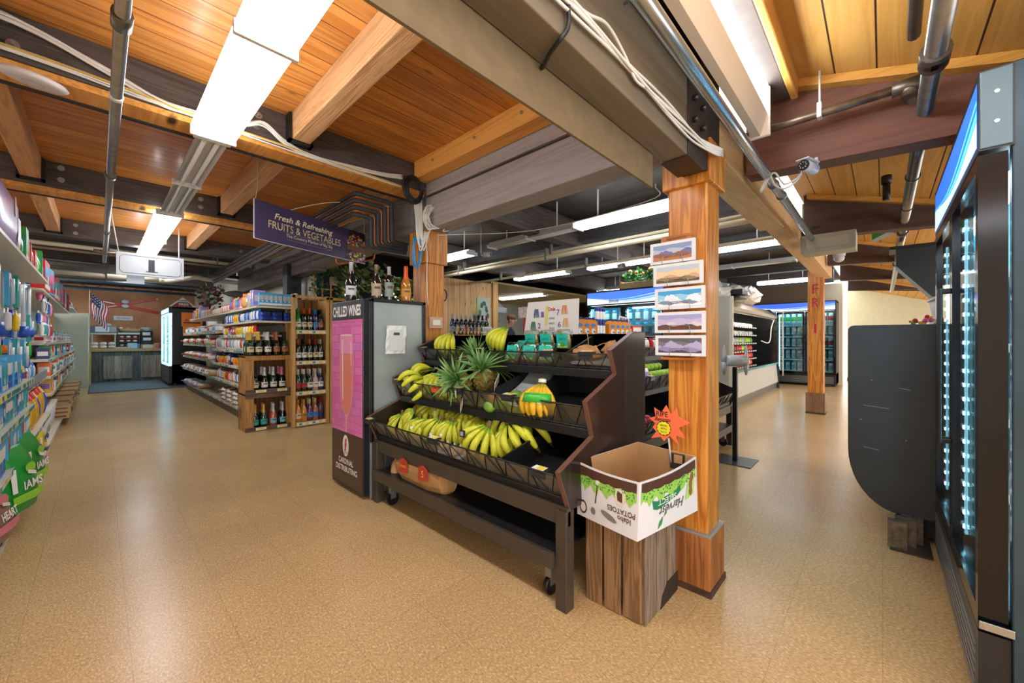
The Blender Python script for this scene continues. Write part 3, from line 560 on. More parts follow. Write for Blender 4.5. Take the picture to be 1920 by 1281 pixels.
def fridge(x, y, rz, w, h, d, nd, label, hdr=.25, base=.34, glassmat=None, hcol=('#2f66d8', '#cfe0f2', '#7fc3e8'), hem=1.2, txt=None, led=8, inner=None, shelves=5, handle=True, cat='fridge', side=None, stile=None):
    t = thing('glass_door_fridge', label, cat, (x, y, 0), rz); side = side or BLK; inn = inner or INN
    b = MB(); e = .035; f = .065
    b.box(0, f, .06, e, d, h, 0).box(w-e, f, .06, w, d, h, 0).box(0, f, h-.05, w, d, h, 0).box(0, d-e, .06, w, d, h, 0).box(0, f, .06, w, d, base, 0)
    b.build('body', side, t, .004)
    MB().box(.03, .1, 0, .09, .16, .06).box(w-.09, .1, 0, w-.03, .16, .06).box(.03, d-.1, 0, .09, d-.04, .06).box(w-.09, d-.1, 0, w-.03, d-.04, .06).build('feet', BLK, t)
    b = MB().box(e, f+.01, base, e+.004, d-e, h-.05).box(w-e-.004, f+.01, base, w-e, d-e, h-.05).box(e, d-e-.005, base, w-e, d-e, h-.05).box(e, f+.01, base, w-e, d-e, base+.004)
    b.build('liner', inn, t)
    b = MB().box(-.004, 0, h-hdr, w+.004, f+.005, h-.005, 0); b.face([(.02, -.001, h-hdr+.02), (w-.02, -.001, h-hdr+.02), (w-.02, -.001, h-.03), (.02, -.001, h-.03)], 1)
    hd = b.build('header', [mat('#1b1e22', .4), mat(hcol[0], .4, emit=hem)], t)
    waves(w-.04, hdr-.05, h-hdr+.02, -.001, 0).xf(Matrix.Translation((.02, 0, 0))).build('wave_print', [mat(hcol[1], .4, emit=hem), mat(hcol[2], .4, emit=hem)], hd)
    if txt: text_mb(txt, w*.13, (1,0,0), (0,0,1), (w*.38, -.006, h-hdr*.74), shear=.2, bold=.02).build('lettering', mat('#26303c', .5), hd)
    b = MB().box(.01, .0, .05, w-.01, f, base-.045)
    g = b.build('kick_panel', mat('#1d1f22', .3), t)
    b = MB(); [b.box(.05, -.004, .08+.03*i, w-.05, .001, .094+.03*i) for i in range(int((base-.15)/.03))]; b.build('grille_slats', mat('#8d9193', .3, .6), g)
    MB().box(.06, f+.03, h-hdr-.03, w-.06, f+.09, h-hdr-.01).build('added_inner_light', mat('#dff4fc', .4, emit=led*1.6), t)  # lamp strip added under the header to brighten the inside
    dw = (w-.02)/nd; z0, z1 = base-.04, h-hdr-.008
    for i in range(nd):
        a = .01+i*dw+.004; c = a+dw-.008; fr = .042
        b = MB().box(a, 0, z0, a+fr, f-.005, z1).box(c-fr, 0, z0, c, f-.005, z1).box(a+fr, 0, z0, c-fr, f-.005, z0+fr+.02).box(a+fr, 0, z1-fr, c-fr, f-.005, z1)
        dr = b.build('door', stile or GLOSSB, t)
        MB().box(a+fr, .012, z0+fr+.02, c-fr, .018, z1-fr).build('door_glass', glassmat or glass('#d6f0f6', .05), dr)
        if handle:
            hx = c-.02 if i % 2 == 0 else a+.02
            MB().box(hx-.008, -.04, z0+.45, hx+.008, -.028, z1-.35).box(hx-.008, -.03, z0+.45, hx+.008, 0, z0+.47).box(hx-.008, -.03, z1-.37, hx+.008, 0, z1-.35).build('handle', BLK, dr, .003)
    for i in range(nd):
        xx = .01+i*dw+.004+.042+.02; f_ = -.018
        s = MB().box(xx-.012, f_+.052, base+.05, xx+.012, f_+.06, h-hdr-.08).build('light_strip', mat('#e2f6ff', .4, emit=led*.25), t)
        bb = MB()
        for j in range(22): bb.cbox((xx, f_+.050, base+.08+j*(h-hdr-base-.2)/21), (.014, .006, .014))
        bb.build('diodes', mat('#f2fbff', .4, emit=led*5), s)
    for k in range(shelves):
        z = base+.03+k*(h-hdr-base-.1)/shelves; bb = MB()
        bb.box(e+.01, f+.05, z-.012, w-e-.01, d-.06, z-.004); bb.box(e+.01, f+.045, z-.02, w-e-.01, f+.053, z+.012)
        bb.build('shelf', mat('#cfdde0', .35), t)
    return t
RF = fridge(3.24, -.215, PI, 1.37, 2.03, .8, 2, 'tall empty glass door fridge cut off by the right edge of the photo', glassmat=glass('#c9eef6', .04, .02), hcol=('#1f5fc8', '#a9c6d6', '#52c0e8'), hem=.9, led=9, inner=mat('#7fd0e4', .4), side=mat('#2e444e', .35, .3, vary=.2, vscale=5))
MB().box(1.374, .002, 1.785, 1.378, .066, 2.02).build('header_side_plate', mat('#5b7078', .4, .3), RF, .002)
for z in (1.86, 1.95): MB().tube([(1.377, .035, z), (1.381, .035, z)], .0055, 12).build('screw', mat('#c9d2d4', .3, .8), RF)
MB().box(1.37, .0, .31, 1.376, .07, .335).build('chrome_corner', mat('#aeb6ba', .2, .9), RF, .002)
FF = fridge(12.75, 2.75, -PI/2, 1.9, 2.2, .8, 3, 'far glass door fridge stocked with white bottles behind the chiller', hcol=('#3a5fd0', '#d6e2f0', '#8fb8e8'), inner=mat('#8fc4d6', .4), led=7, hem=.7)
MF = fridge(5.8, 3.72, -PI/2, 1.37, 2.02, .75, 2, 'drinks fridge with a blue wave header below the flower planter', hcol=('#4a78dc', '#d4e2f0', '#8fc4e8'), txt='Illinois', inner=mat('#86cbdc', .4), led=6, hem=.62)
# narrow black fridge beside the service counter
AF = fridge(1.25, 15.2, -PI/2, 1.75, 2.06, .8, 2, 'black fridge with a glowing pale front beside the service counter', hdr=.16, base=.55, hcol=('#8fd6f0', '#d8f2fb', '#b8e6f6'), inner=mat('#bfeaf5', .4, emit=1.5), led=9, handle=False, stile=mat('#b4e6f4', .4, emit=.8))  # liner and stiles emit by themselves, standing in for the lit interior
o = thing('orange_poster', 'orange poster with a round logo taped to the black fridge side', 'poster', (1.50, 13.425, 1.30))
MB().box(0, 0, .25, .44, .004, .62).build('upper_sheet', mat('#d8741f', .6), o); MB().box(.03, 0, 0, .38, .004, .25).build('lower_sheet', mat('#e08a2e', .6), o)
b = MB(); b.disc((.12, -.002, .42), .06, 'y', 16, 0, .03); b.disc((.22, -.003, .42), .06, 'y', 16, 1, .035); b.disc((.33, -.002, .42), .06, 'y', 16, 2, .03); b.face([(.04, -.002, .33), (.4, -.002, .33), (.4, -.002, .37), (.04, -.002, .37)], 3); b.disc((.2, -.002, .13), .06, 'y', 16, 1)
b.build('printed_shapes', [mat('#c0303a'), mat('#e9e4d6'), mat('#3f9a48'), mat('#5a2a18')], o)

# chilled wine cabinet: pink printed front facing the aisle, grey side facing the camera
t = thing('wine_fridge', 'chilled wine cabinet with a pink printed champagne glass door', 'fridge', (1.35, 2.78, 0)); CW = t
MB().box(.05, .012, .03, .525, .59, 1.49).build('body', mat('#a6b4b4', .32, .35, vary=.10, vscale=3), t)
b = MB().box(.05, 0, .06, .075, .02, 1.51).box(.505, 0, .03, .535, .02, 1.51).box(.05, 0, 1.485, .535, .6, 1.512).box(.05, .58, .03, .535, .6, 1.5)
b.build('black_frame', BLK, t, .003)
MB().box(.045, -.008, .01, .16, .01, .43).build('silver_plate', mat('#9aa2a3', .3, .7), t, .003)
MB().box(.175, -.004, .01, .535, .012, .36).build('lower_plate', mat('#7e8484', .35, .6), t, .003)
b = MB()
for i in range(14):
    for x in (.23, .32, .41): b.box(x, -.007, .06+.018*i, x+.06, -.003, .069+.018*i)
b.build('vent_slots', mat('#101214', .5), t)
MB().box(.0, .02, .03, .05, .58, 1.505).build('door', mat('#181a1d', .35), t, .004)
f = MB(); f.face([(-.002, .575, .05), (-.002, .025, .05), (-.002, .025, .46), (-.002, .575, .46)], 0); f.face([(-.002, .575, 1.36), (-.002, .025, 1.36), (-.002, .025, 1.50), (-.002, .575, 1.50)], 1)
f.face([(-.002, .575, .465), (-.002, .025, .465), (-.002, .025, 1.335), (-.002, .575, 1.335)], 2); f.face([(-.003, .58, 1.336), (-.003, .02, 1.336), (-.003, .02, 1.356), (-.003, .58, 1.356)], 3)
pk, nt, bb = base_mat('pink_brick_print'); br = nt.nodes.new('ShaderNodeTexBrick'); tc = nt.nodes.new('ShaderNodeTexCoord'); sp = nt.nodes.new('ShaderNodeSeparateXYZ'); cm = nt.nodes.new('ShaderNodeCombineXYZ'); nz = nt.nodes.new('ShaderNodeTexNoise')
nt.links.new(tc.outputs['Object'], sp.inputs[0]); nt.links.new(sp.outputs[1], cm.inputs[0]); nt.links.new(sp.outputs[2], cm.inputs[1]); nt.links.new(cm.outputs[0], br.inputs['Vector'])
br.inputs['Scale'].default_value = 1; br.inputs['Brick Width'].default_value = .15; br.inputs['Row Height'].default_value = .062; br.inputs['Mortar Size'].default_value = .003
br.inputs['Color1'].default_value = lin('#e27ab4'); br.inputs['Color2'].default_value = lin('#d35fa6'); br.inputs['Mortar'].default_value = lin('#b85aa0')
nz.inputs['Scale'].default_value = 5; mx = nt.nodes.new('ShaderNodeMix'); mx.data_type = 'RGBA'; mx.inputs[7].default_value = lin('#a878c8'); mr = nt.nodes.new('ShaderNodeMapRange'); mr.inputs[1].default_value = .5; mr.inputs[2].default_value = .8; mr.inputs[4].default_value = .7
nt.links.new(tc.outputs['Object'], nz.inputs['Vector']); nt.links.new(nz.outputs['Fac'], mr.inputs[0]); nt.links.new(mr.outputs[0], mx.inputs[0]); nt.links.new(br.outputs['Color'], mx.inputs[6]); nt.links.new(mx.outputs[2], bb.inputs['Base Color']); bb.inputs['Roughness'].default_value = .3
f.build('door_print', [mat('#4a3626', .35), mat('#2b2a2e', .35), pk, mat('#d2609c', .4)], t)
# printed champagne flute on the door
def flute(prof, e, m): # prof = (z, halfwidth), seen face-on
    L = [(-e, .30+w, z) for z, w in prof]; R = [(-e, .30-w, z) for z, w in reversed(prof)]; return MB().face(L+R, m)
b = MB(); b.add(flute([(.47, .012), (.56, .014), (.60, .03), (.68, .085), (.80, .115), (1.0, .125), (1.235, .115)], .0035, 0))
b.add(flute([(.61, .022), (.69, .075), (.80, .10), (1.0, .11), (1.09, .108)], .0045, 1)); b.add(flute([(1.09, .108), (1.10, .108), (1.215, .103)], .0045, 2))
for w in (.07,): b.face([(-.0052, .30+w, .72), (-.0052, .30+w-.02, .72), (-.0052, .30+w-.015, 1.2), (-.0052, .30+w+.01, 1.2)], 3)
b.face([(-.0052, .22, 1.18), (-.0052, .205, 1.18), (-.0052, .205, 1.0), (-.0052, .215, 1.0)], 3); b.disc((-.0055, .30, 1.235), .115, 'x', 24, 3, .008)
b.build('champagne_glass_print', [mat('#e2a09c', .3), mat('#dd8170', .3), mat('#e592c0', .3), mat('#f3cbd6', .3)], t)
text_mb('CHILLED WINES', .50, (0,-1,0), (0,0,1), (-.0045, .30, 1.425), .085, bold=.03).build('door_lettering', mat('#f2f2f0', .4), t)
text_mb('CARDINAL', .26, (0,-1,0), (0,0,1), (-.0045, .31, .235), .045, bold=.02).add(text_mb('DISTRIBUTING', .38, (0,-1,0), (0,0,1), (-.0045, .30, .175), .045, bold=.02)).build('lower_lettering', mat('#e9e6e0', .4), t)
b = MB(); b.disc((-.0045, .31, .36), .055, 'x', 24, 0, .085); b.disc((-.0055, .312, .362), .014, 'x', 12, 1, .045); b.face([(-.0056, .33, .30), (-.0056, .32, .29), (-.0056, .29, .37), (-.0056, .30, .39)], 1); b.face([(-.0057, .295, .30), (-.0057, .285, .33), (-.0057, .28, .30)], 2); b.disc((-.0057, .303, .405), .012, 'x', 12, 1, .016); b.face([(-.0058, .335, .325), (-.0058, .325, .335), (-.0058, .32, .31)], 2)
b.build('round_emblem', [mat('#e8e6e2'), mat('#c23a22'), mat('#3f4a44')], t)
o = thing('paper_in_sleeve', 'crumpled clear sleeve with a paper taped to the grey wine cabinet side', 'paper', (1.595, 2.772, 1.20))
b = MB(); q = random.Random(5)
for i in range(6):
    for j in range(6):
        g = lambda a, c: (-.085+.17*a/6 + (.01 if c > 3 else 0), -.004-q.random()*.0, -.11+.22*c/6)
        jj = lambda a, c: Vector(g(a, c))+Vector((0, -.008*((a*7+c*13) % 5)/5, 0))
        b.face([jj(i, j), jj(i+1, j), jj(i+1, j+1), jj(i, j+1)], 0)
b.build('plastic_sleeve', mat('#dfe3e4', .15, spec=.9), o); MB().box(-.055, -.016, -.085, .06, -.013, .075).build('paper', mat('#c9cfce', .7), o); MB().box(-.02, -.018, .035, .03, -.0165, .055).build('printed_bar', mat('#3a4440', .6), o)

# ---------------------------------------------------------------- produce display stands
ESP = wood('#2b1d1a', '#1d1311', 'z', 0, 'x', 0, .5, .35, hue=.1, coat=.4, bump=.1); FRM = mat('#4a4239', .4, .3, vary=.08); BLKT = mat('#17181a', .45, vary=.25, vscale=30); WIREB = mat('#111214', .4, .2); EDGE = mat('#6b4a3c', .4)
TAGY = mat('#e8d23a', .5); TAGW = mat('#e4e4dc', .5)
def tag_clip(p, lean, par, wide=.085, two=False):
    b = MB().box(-wide/2, -.012, -.03, wide/2, -.004, .0, 0).box(-wide/2, -.02, -.012, wide/2, -.01, -.004, 0).box(-wide/2, -.016, 0, wide/2, .03, .006, 0); b.face([(-wide*.4, -.014, .0075), (wide*.4, -.014, .0075), (wide*.4, .024, .0125), (-wide*.4, .024, .0125)], 1); b.face([(-wide*.1, -.012, .009), (wide*.36, -.012, .009), (wide*.36, .018, .0135), (-wide*.1, .018, .0135)], 2)
    b.xf(Matrix.Translation(p)); c = b.build('price_clip', [mat('#2a2d31', .35), TAGW, TAGY], par); return c
TIERS = ((.0, .615, .082, .49, .62, .60, .74), (.215, .885, .268, .765, .70, .87, 1.02), (.445, 1.125, .492, 1.035, .80, 1.09, 1.235))
def stand(x, y, rz, L, label, divs, tags, legs=True):
    t = thing('produce_stand', label, 'produce display', (x, y, 0), rz)
    prof = [(.83, 1.245), (.68, 1.24), (.438, 1.145), (.492, 1.022), (.21, .91), (.27, .737), (.0, .63), (.08, .445), (.83, .445)]
    for a in (0, L-.022):
        p = MB().prism(prof, 'x', a, a+.022).build('side_panel', ESP, t, .003, fix=True)
        ed = MB()
        for q0, q1 in zip(prof[:7], prof[1:8]): ed.bar((a+.011, q0[0]-.001, q0[1]), (a+.011, q1[0]-.001, q1[1]), .024, .004, 0, up=(0, -1, .01))
        ed.build('edge_strip', EDGE, p)
    for k, (ut, zt, ub, zb, u1, z1, ztop) in enumerate(TIERS):
        zf = zb-.012
        tr = MB().prism([(ub, zf), (u1, z1-.01), (u1, z1+.003), (ub, zf+.016)], 'x', .022, L-.022).prism([(u1, z1-.01), (u1+.012, z1-.01), (u1+.012, ztop), (u1, ztop)], 'x', .022, L-.022)
        tr.prism([(ub-.004, zf-.03), (ub+.01, zf-.03), (ub+.01, zf+.012), (ub-.004, zf+.012)], 'x', .022, L-.022)
        tray = tr.build('tray', BLKT, t, fix=True)
        fn = MB(); a, c = .03, L-.03
        fn.tube([(a, ut, zt), (c, ut, zt)], .0045, 6).tube([(a, ub, zb), (c, ub, zb)], .0045, 6).tube([(a, ub-.008, zb+.014), (c, ub-.008, zb+.014)], .003, 6)
        n = int(round((c-a)/.072)); 
        for i in range(n):
            p0 = a+(c-a)*i/n; p1 = a+(c-a)*(i+1)/n; lo = (ub, zb); hi = (ut, zt)
            if i % 2: lo, hi = hi, lo
            fn.tube([(p0, *lo), (p1, *hi)], .0026, 5, caps=False)
            if i % 3 == 0: fn.tube([(p0, ub, zb), (p0, ut, zt)], .0026, 5, caps=False)
        fn.build('wire_fence', WIREB, t)
        MB().face([(a, ub+.004, zb), (c, ub+.004, zb), (c, ut+.005, zt-.004), (a, ut+.005, zt-.004)]).build('clear_liner', glass('#dedcd4', .32, .35), t)
        for dx in divs[k]:
            MB().prism([(ub+.01, zf+.016), (u1, z1+.003), (u1, ztop-.01), (ub-.0+(ut-ub)*.8, zt-.02)], 'x', dx, dx+.012).build('divider', BLKT, t, fix=True)
        for dx in tags[k]: tag_clip((dx, ut-.004, zt+.004), 0, t)
    MB().box(.022, .80, .445, L-.022, .83, 1.235).build('back_panel', ESP, t)
    for a in ((.0, L-.06) if legs else ()):
        for u in (.05, .76): MB().box(a, u, .0, a+.06, u+.06, .445).build('leg', FRM, t, .004)
    MB().box(0, .06, .375, L, .085, .46).box(0, .8, .39, L, .82, .445).build('upper_rail', FRM, t, .003)
    MB().box(.06, .02, .185, L-.06, .045, .255).box(.06, .76, .185, L-.06, .785, .255).build('lower_rail', FRM, t, .003)
    MB().box(.06, .045, .235, L-.06, .76, .245).build('lower_shelf', mat('#202022', .35, vary=.5, vscale=60), t)
    for a in (.16, L-.14):
        for u in (.12, .66):
            cs = MB().tube([(a-.012, u, .045), (a+.012, u, .045)], .045, 18); cs.build('caster', mat('#101112', .35), t); MB().box(a-.018, u-.02, .05, a+.018, u+.02, .2).build('caster_fork', mat('#8f9294', .35, .7), t)
    return t
YS = 2.75
def P1(xl, u, z): return (1.35+u, YS-xl, z)         # stand-local to world, first stand
S1 = stand(1.35, YS, -PI/2, 1.75, 'dark three tier produce stand holding bananas in front of the wine cabinet', ([1.345], [1.0, 1.283], [1.41]), ([.05, .84, 1.64], [.07, .80, 1.24], [.07, .74, 1.33, 1.6]))
S2 = stand(2.27, 1.19, 0, 2.72, 'second dark produce stand with apples half hidden behind the centre post', ([1.5], [1.08], []), ([.9, 1.9], [.9], []))
MB().box(.3, 0, 0, .33, .02, .05)
# low open case with the rounded dark end panel beside the right fridge
t = thing('open_case', 'low open display case with a big rounded charcoal end panel beside the right fridge', 'display case', (3.3, 0, 0))
def rounded(y0, y1, z0, z1, rt, rb, n=10):
    P = [(y0, z0), (y0, z1), (y1-rt, z1)]
    P += [(y1-rt+rt*math.sin(PI/2*i/n), z1-rt+rt*math.cos(PI/2*i/n)) for i in range(1, n+1)]
    P += [(y1-rb[0]+rb[0]*math.cos(PI/2*i/n), z0+rb[1]-rb[1]*math.sin(PI/2*i/n)) for i in range(n+1)]; return P
MB().prism(rounded(-.9, .162, .15, 1.29, .03, (.24, .36)), 'x', 0, .035).build('end_panel', mat('#3f4549', .45, vary=.12, vscale=3), t, .006, fix=True)
b = MB()
for y, z, l in ((-.03, .78, .12), (.02, .52, .07), (-.12, .9, .05)): b.bar((-.001, y, z), (-.001, y+l, z+.01), .002, .003)
for y, z in ((.05, .95), (-.1, .6), (.1, .7)): b.cbox((-.001, y, z), (.002, .008, .005))
b.build('scuffs', mat('#8f989c', .5), t)
MB().box(.035, -.9, .2, 1.6, .02, 1.22).build('body', mat('#33383b', .5), t, .01); MB().box(.036, -.9, .04, 1.6, -.06, .2).build('base', mat('#1e1f20', .5), t)
b = MB().box(-.17, -.10, .01, -.12, -.02, .16).box(-.1, -.14, .01, -.04, -.05, .16).box(-.03, -.17, .01, .03, -.08, .16); b.build('foot', mat('#7d7568', .4, .6, vary=.4, vscale=30), t)
MB().box(-.19, -.2, .0, .04, -.03, .01).build('foot_plate', mat('#4d463c', .5, .4), t)
for i, z in enumerate((1.223, 1.37)):
    o = thing('plastic_tote', ['lower white plastic tote on the open case', 'upper white plastic tote with a lid on the open case'][i], 'storage bin', (4.3, -.55, z), .05)
    MB().rings([(0, .2, .26), (.02, .21, .27), (.12, .22, .285)], 24, pw=.25).build('tub', mat('#d3d7dc', .35), o); MB().rings([(.12, .23, .295), (.14, .225, .29)], 24, pw=.25).build('rim', mat('#e2e5e8', .35), o)
o = thing('flower_bunch', 'small bunch of colourful flowers tucked beside the totes', 'flowers', (3.9, -.2, 1.222))
b = MB(); q = random.Random(2)
for i in range(18): b.ball((q.uniform(-.05,.05), q.uniform(-.06,.06), q.uniform(.03,.14)), q.uniform(.008,.018), 6, 4, i % 4)
b.build('blooms', [mat('#e0a030'), mat('#c83a3a'), mat('#4a9a4a'), mat('#d86aa0')], o); MB().rings([(0, .03, .03), (.06, .05, .05)], 12).build('pot', mat('#d9d9d4'), o)
o = thing('wall_monitor', 'tilted black equipment hood above the totes at the right', 'equipment', (5.6, -.45, 1.62))
MB().prism([(.35, .5), (.35, .33), (.1, .0), (.02, .0), (-.1, .42), (-.1, .5)], 'x', 0, .3).build('hood', mat('#3b4248', .35, .3), o, fix=True); MB().box(-.02, .0, .5, .32, .4, .53).build('lamp', mat('#20262a', .4), o)
# open chiller case in the back aisle
t = thing('open_chiller', 'long open front chiller full of packets in the right back aisle', 'chiller', (7.45, 1.86, 0))
CL = 4.15
MB().box(0, 0, .0, .06, 1.0, 1.95).build('cream_end_panel', mat('#c2bfb0', .45), t, .01)
MB().box(-.02, .05, .0, .0, .3, 1.95).build('end_trim', mat('#a3a396', .5), t)
MB().prism([(.0, .0), (1.0, .0), (1.0, 1.95), (.2, 1.95), (.05, 1.80), (.03, .62), (.0, .5)], 'x', CL-.05, CL+.05).build('inner_end_wall', mat('#23262a', .12, .2, .8), t, fix=True)
MB().box(.06, .92, .3, CL-.05, 1.0, 1.9).build('back_wall', mat('#15171a', .4), t)
MB().prism([(.02, .16), (.06, .62), (.10, .62), (.12, .5), (.92, .45), (.92, .12), (.06, .12)], 'x', .06, CL).build('front_tub', mat('#c9c9c2', .4), t, fix=True)
MB().box(.06, .02, .60, CL, .075, .635).build('front_rail', mat('#6fa9a6', .2, .3), t, .004); MB().box(.06, .05, .0, CL, .9, .14).build('toe_kick', mat('#8b9296', .3, .6), t)
MB().prism([(.05, 1.78), (.28, 1.95), (1.0, 1.95), (1.0, 1.88), (.35, 1.86), (.12, 1.70), (.05, 1.72)], 'x', .06, CL).build('canopy', mat('#b9a98c', .35, .3), t, fix=True)
MB().box(.10, .16, 1.72, CL-.1, .20, 1.74).build('canopy_light', mat('#fff4e2', .4, emit=14), t)
CHZ = (.62, .78, .95, 1.12, 1.30, 1.47)
for z in CHZ:
    s = MB().box(.06, .28, z-.012, CL-1.0, .9, z).build('shelf', mat('#1d2022', .4), t); b = MB()
    for i in range(16): b.box(.1+i*.19, .27, z-.02, .2+i*.19, .279, z+.008)
    b.build('price_tags', mat('#cfd3d2', .5), s)
cable('white_hose', 'white cable drooping across the dark end wall of the open chiller', [[(10.6, 2.05, 1.17), (11.0, 2.0, 1.12), (11.3, 2.0, 1.2), (11.45, 2.0, 1.5), (11.55, 1.95, 1.72)]], .012, WIRE)
cable('white_cable', 'white cable running down the front corner of the open chiller', [[(11.3, 1.8, 1.88), (11.55, 1.78, 1.87), (11.66, 1.8, 1.8), (11.67, 1.8, 1.2), (11.67, 1.8, .3)]], .014, mat('#d8cfc0', .5))
# tall bag roll holder
t = thing('bag_holder', 'black pole stand with a roll of plastic produce bags on a steel foot plate', 'bag holder', (4.33, 1.06, 0))
b = MB(); b.prism([(-.17, -.17), (.17, -.17), (.17, .17), (-.17, .17)], 'z', 0, .008); b.build('foot_plate', mat('#4c535a', .4, .5), t, .002, fix=True)
MB().box(-.025, -.02, .008, .025, .02, .93).build('pole', mat('#16181b', .3, .3), t, .003)
b = MB().tube([(-.06, .07, .99), (.06, -.07, .99)], .055, 18); b.build('bag_roll', mat('#b9c4ca', .3), t)
b = MB(); 
for s in (-1, 1): b.rings([(0, .045, .02), (.06, .03, .015), (.13, .012, .01), (.17, .002, .002)], 10, (s*.07, -s*.08, .98)); b.rings([(-.13, .01, .008), (-.07, .04, .02), (0, .045, .02)], 10, (s*.07, -s*.08, .98))
b.build('loose_bag', mat('#b5c0c6', .3), t)
# ---------------------------------------------------------------- packets, boxes, bottles
HEX = dict(blue='#2456c0', navy='#1b2a66', teal='#18a9a4', sky='#38a9dc', yellow='#f0c818', gold='#d8a22a', orange='#ea6f1c', red='#cc2222', pink='#e07aa0', white='#e9e7e0', cream='#dccfae', green='#2f9e3c',
           brown='#7a4a2a', purple='#7d4fae', lime='#9ccc30', grey='#a2a6a8', black='#1c1c1f', tan='#c09a68', silver='#b9bfc4', maroon='#6e1a2c', lilac='#b49be0')
_pk = {}
def pm(c, r=.35): return mat(HEX[c], r)
def P_carton(w, h, d, c, c2, c3=None):
    k = ('carton', w, h, d, c, c2, c3)
    if k not in _pk:
        b = MB().box(-w/2, -d/2, 0, w/2, d/2, h, 0); e = .0012; y = -d/2-e
        b.face([(-w*.42, y, h*.45), (w*.42, y, h*.45), (w*.42, y, h*.82), (-w*.42, y, h*.82)], 1); b.face([(-w*.5, y, h*.06), (w*.5, y, h*.06), (w*.5, y, h*.22), (-w*.5, y, h*.22)], 2)
        b.disc((w*.1, y-.0005, h*.36), min(w, h)*.2, 'y', 10, 2)
        for s in (-1, 1): b.face([(s*(w/2+e), -d*.4, h*.3), (s*(w/2+e), d*.4, h*.3), (s*(w/2+e), d*.4, h*.7), (s*(w/2+e), -d*.4, h*.7)], 1)
        _pk[k] = b.mesh('carton', [pm(c), pm(c2), pm(c3 or 'white')])
    return _pk[k]
def P_pouch(w, h, d, c, c2, c3=None):
    k = ('pouch', w, h, d, c, c2, c3)
    if k not in _pk:
        n = 16; lv = (0, .04, .15, .35, .6, .82, .93, 1)
        rg = [(h*q, w/2*(.97 if q in (0, 1) else .92+.06*math.sin(q*9)), max(.004, d/2*math.sin(PI*min(max(q*.9+.08, .02), .98))**.7)) for q in lv]
        def mf(j, q):
            a = (q+.5)/n*2*PI; fr = math.sin(a) < -.45
            if j in (0, 6): return 2
            return 1 if fr and j in (2, 3, 4) and abs(math.cos(a)) < .8 else (2 if j == 5 else 0)
        _pk[k] = MB().rings(rg, n, mf=mf, pw=.8).mesh('pouch', [pm(c, .25), pm(c2, .25), pm(c3 or c, .25)])
    return _pk[k]
def P_loaf(w, h, d, c, c2, c3=None):
    k = ('loaf', w, h, d, c, c2, c3)
    if k not in _pk:
        lv = (0, .06, .2, .5, .72, .84, .9, 1); rr = (.55, .9, 1, 1, .9, .45, .12, .34)
        b = MB().rings([(d*q, w/2*r, h/2*r) for q, r in zip(lv, rr)], 14, mf=lambda j, q: 1 if j in (2, 3) and q in (1, 2, 3, 4, 5, 9, 10) else (2 if j > 4 else 0), pw=.75)
        b.xf(Matrix.Translation((0, d/2, h/2)) @ Matrix.Rotation(PI/2, 4, 'X')); _pk[k] = b.mesh('loaf', [pm(c, .3), pm(c2, .3), pm(c3 or 'white', .3)])
    return _pk[k]
def P_jar(w, h, d, c, c2, c3=None):
    k = ('jar', w, h, c, c2, c3); r = w/2
    if k not in _pk:
        _pk[k] = MB().rings([(0, r*.9, r*.9), (.01, r, r), (h*.15, r, r), (h*.7, r, r), (h*.78, r*.85, r*.85), (h*.8, r*.88, r*.88), (h, r*.86, r*.86)], 14, mf=lambda j, q: (0, 0, 1, 0, 2, 2)[j]).mesh('jar', [pm(c), pm(c2), pm(c3 or c2)])
    return _pk[k]
def P_jug(w, h, d, c, c2, c3=None):
    k = ('jug', w, h, c, c2, c3)
    if k not in _pk:
        b = MB().rings([(0, w*.46, d*.42), (.01, w*.5, d*.5), (h*.5, w*.5, d*.48), (h*.68, w*.42, d*.42), (h*.78, w*.24, d*.26), (h*.8, w*.26, d*.3), (h*.98, w*.24, d*.28), (h, w*.18, d*.2)], 18, mf=lambda j, q: 2 if j > 3 else (1 if j == 1 and 11 <= q <= 15 else 0), pw=.7)
        b.tube([(w*.3, 0, h*.7), (w*.46, 0, h*.62), (w*.5, 0, h*.4)], w*.07, 8, 0); _pk[k] = b.mesh('jug', [pm(c), pm(c2), pm(c3 or 'orange')])
    return _pk[k]
KIND = dict(box=(P_carton, 'box', 'box'), bag=(P_pouch, 'bag', 'bag'), loaf=(P_loaf, 'wrapped bread bag', 'bread'), jar=(P_jar, 'jar', 'jar'), tub=(P_jar, 'canister', 'canister'), jug=(P_jug, 'plastic bottle', 'bottle'))
NAMES = dict(box='carton', bag='snack_bag', loaf='bread_bag', jar='food_jar', tub='food_canister', jug='plastic_bottle')
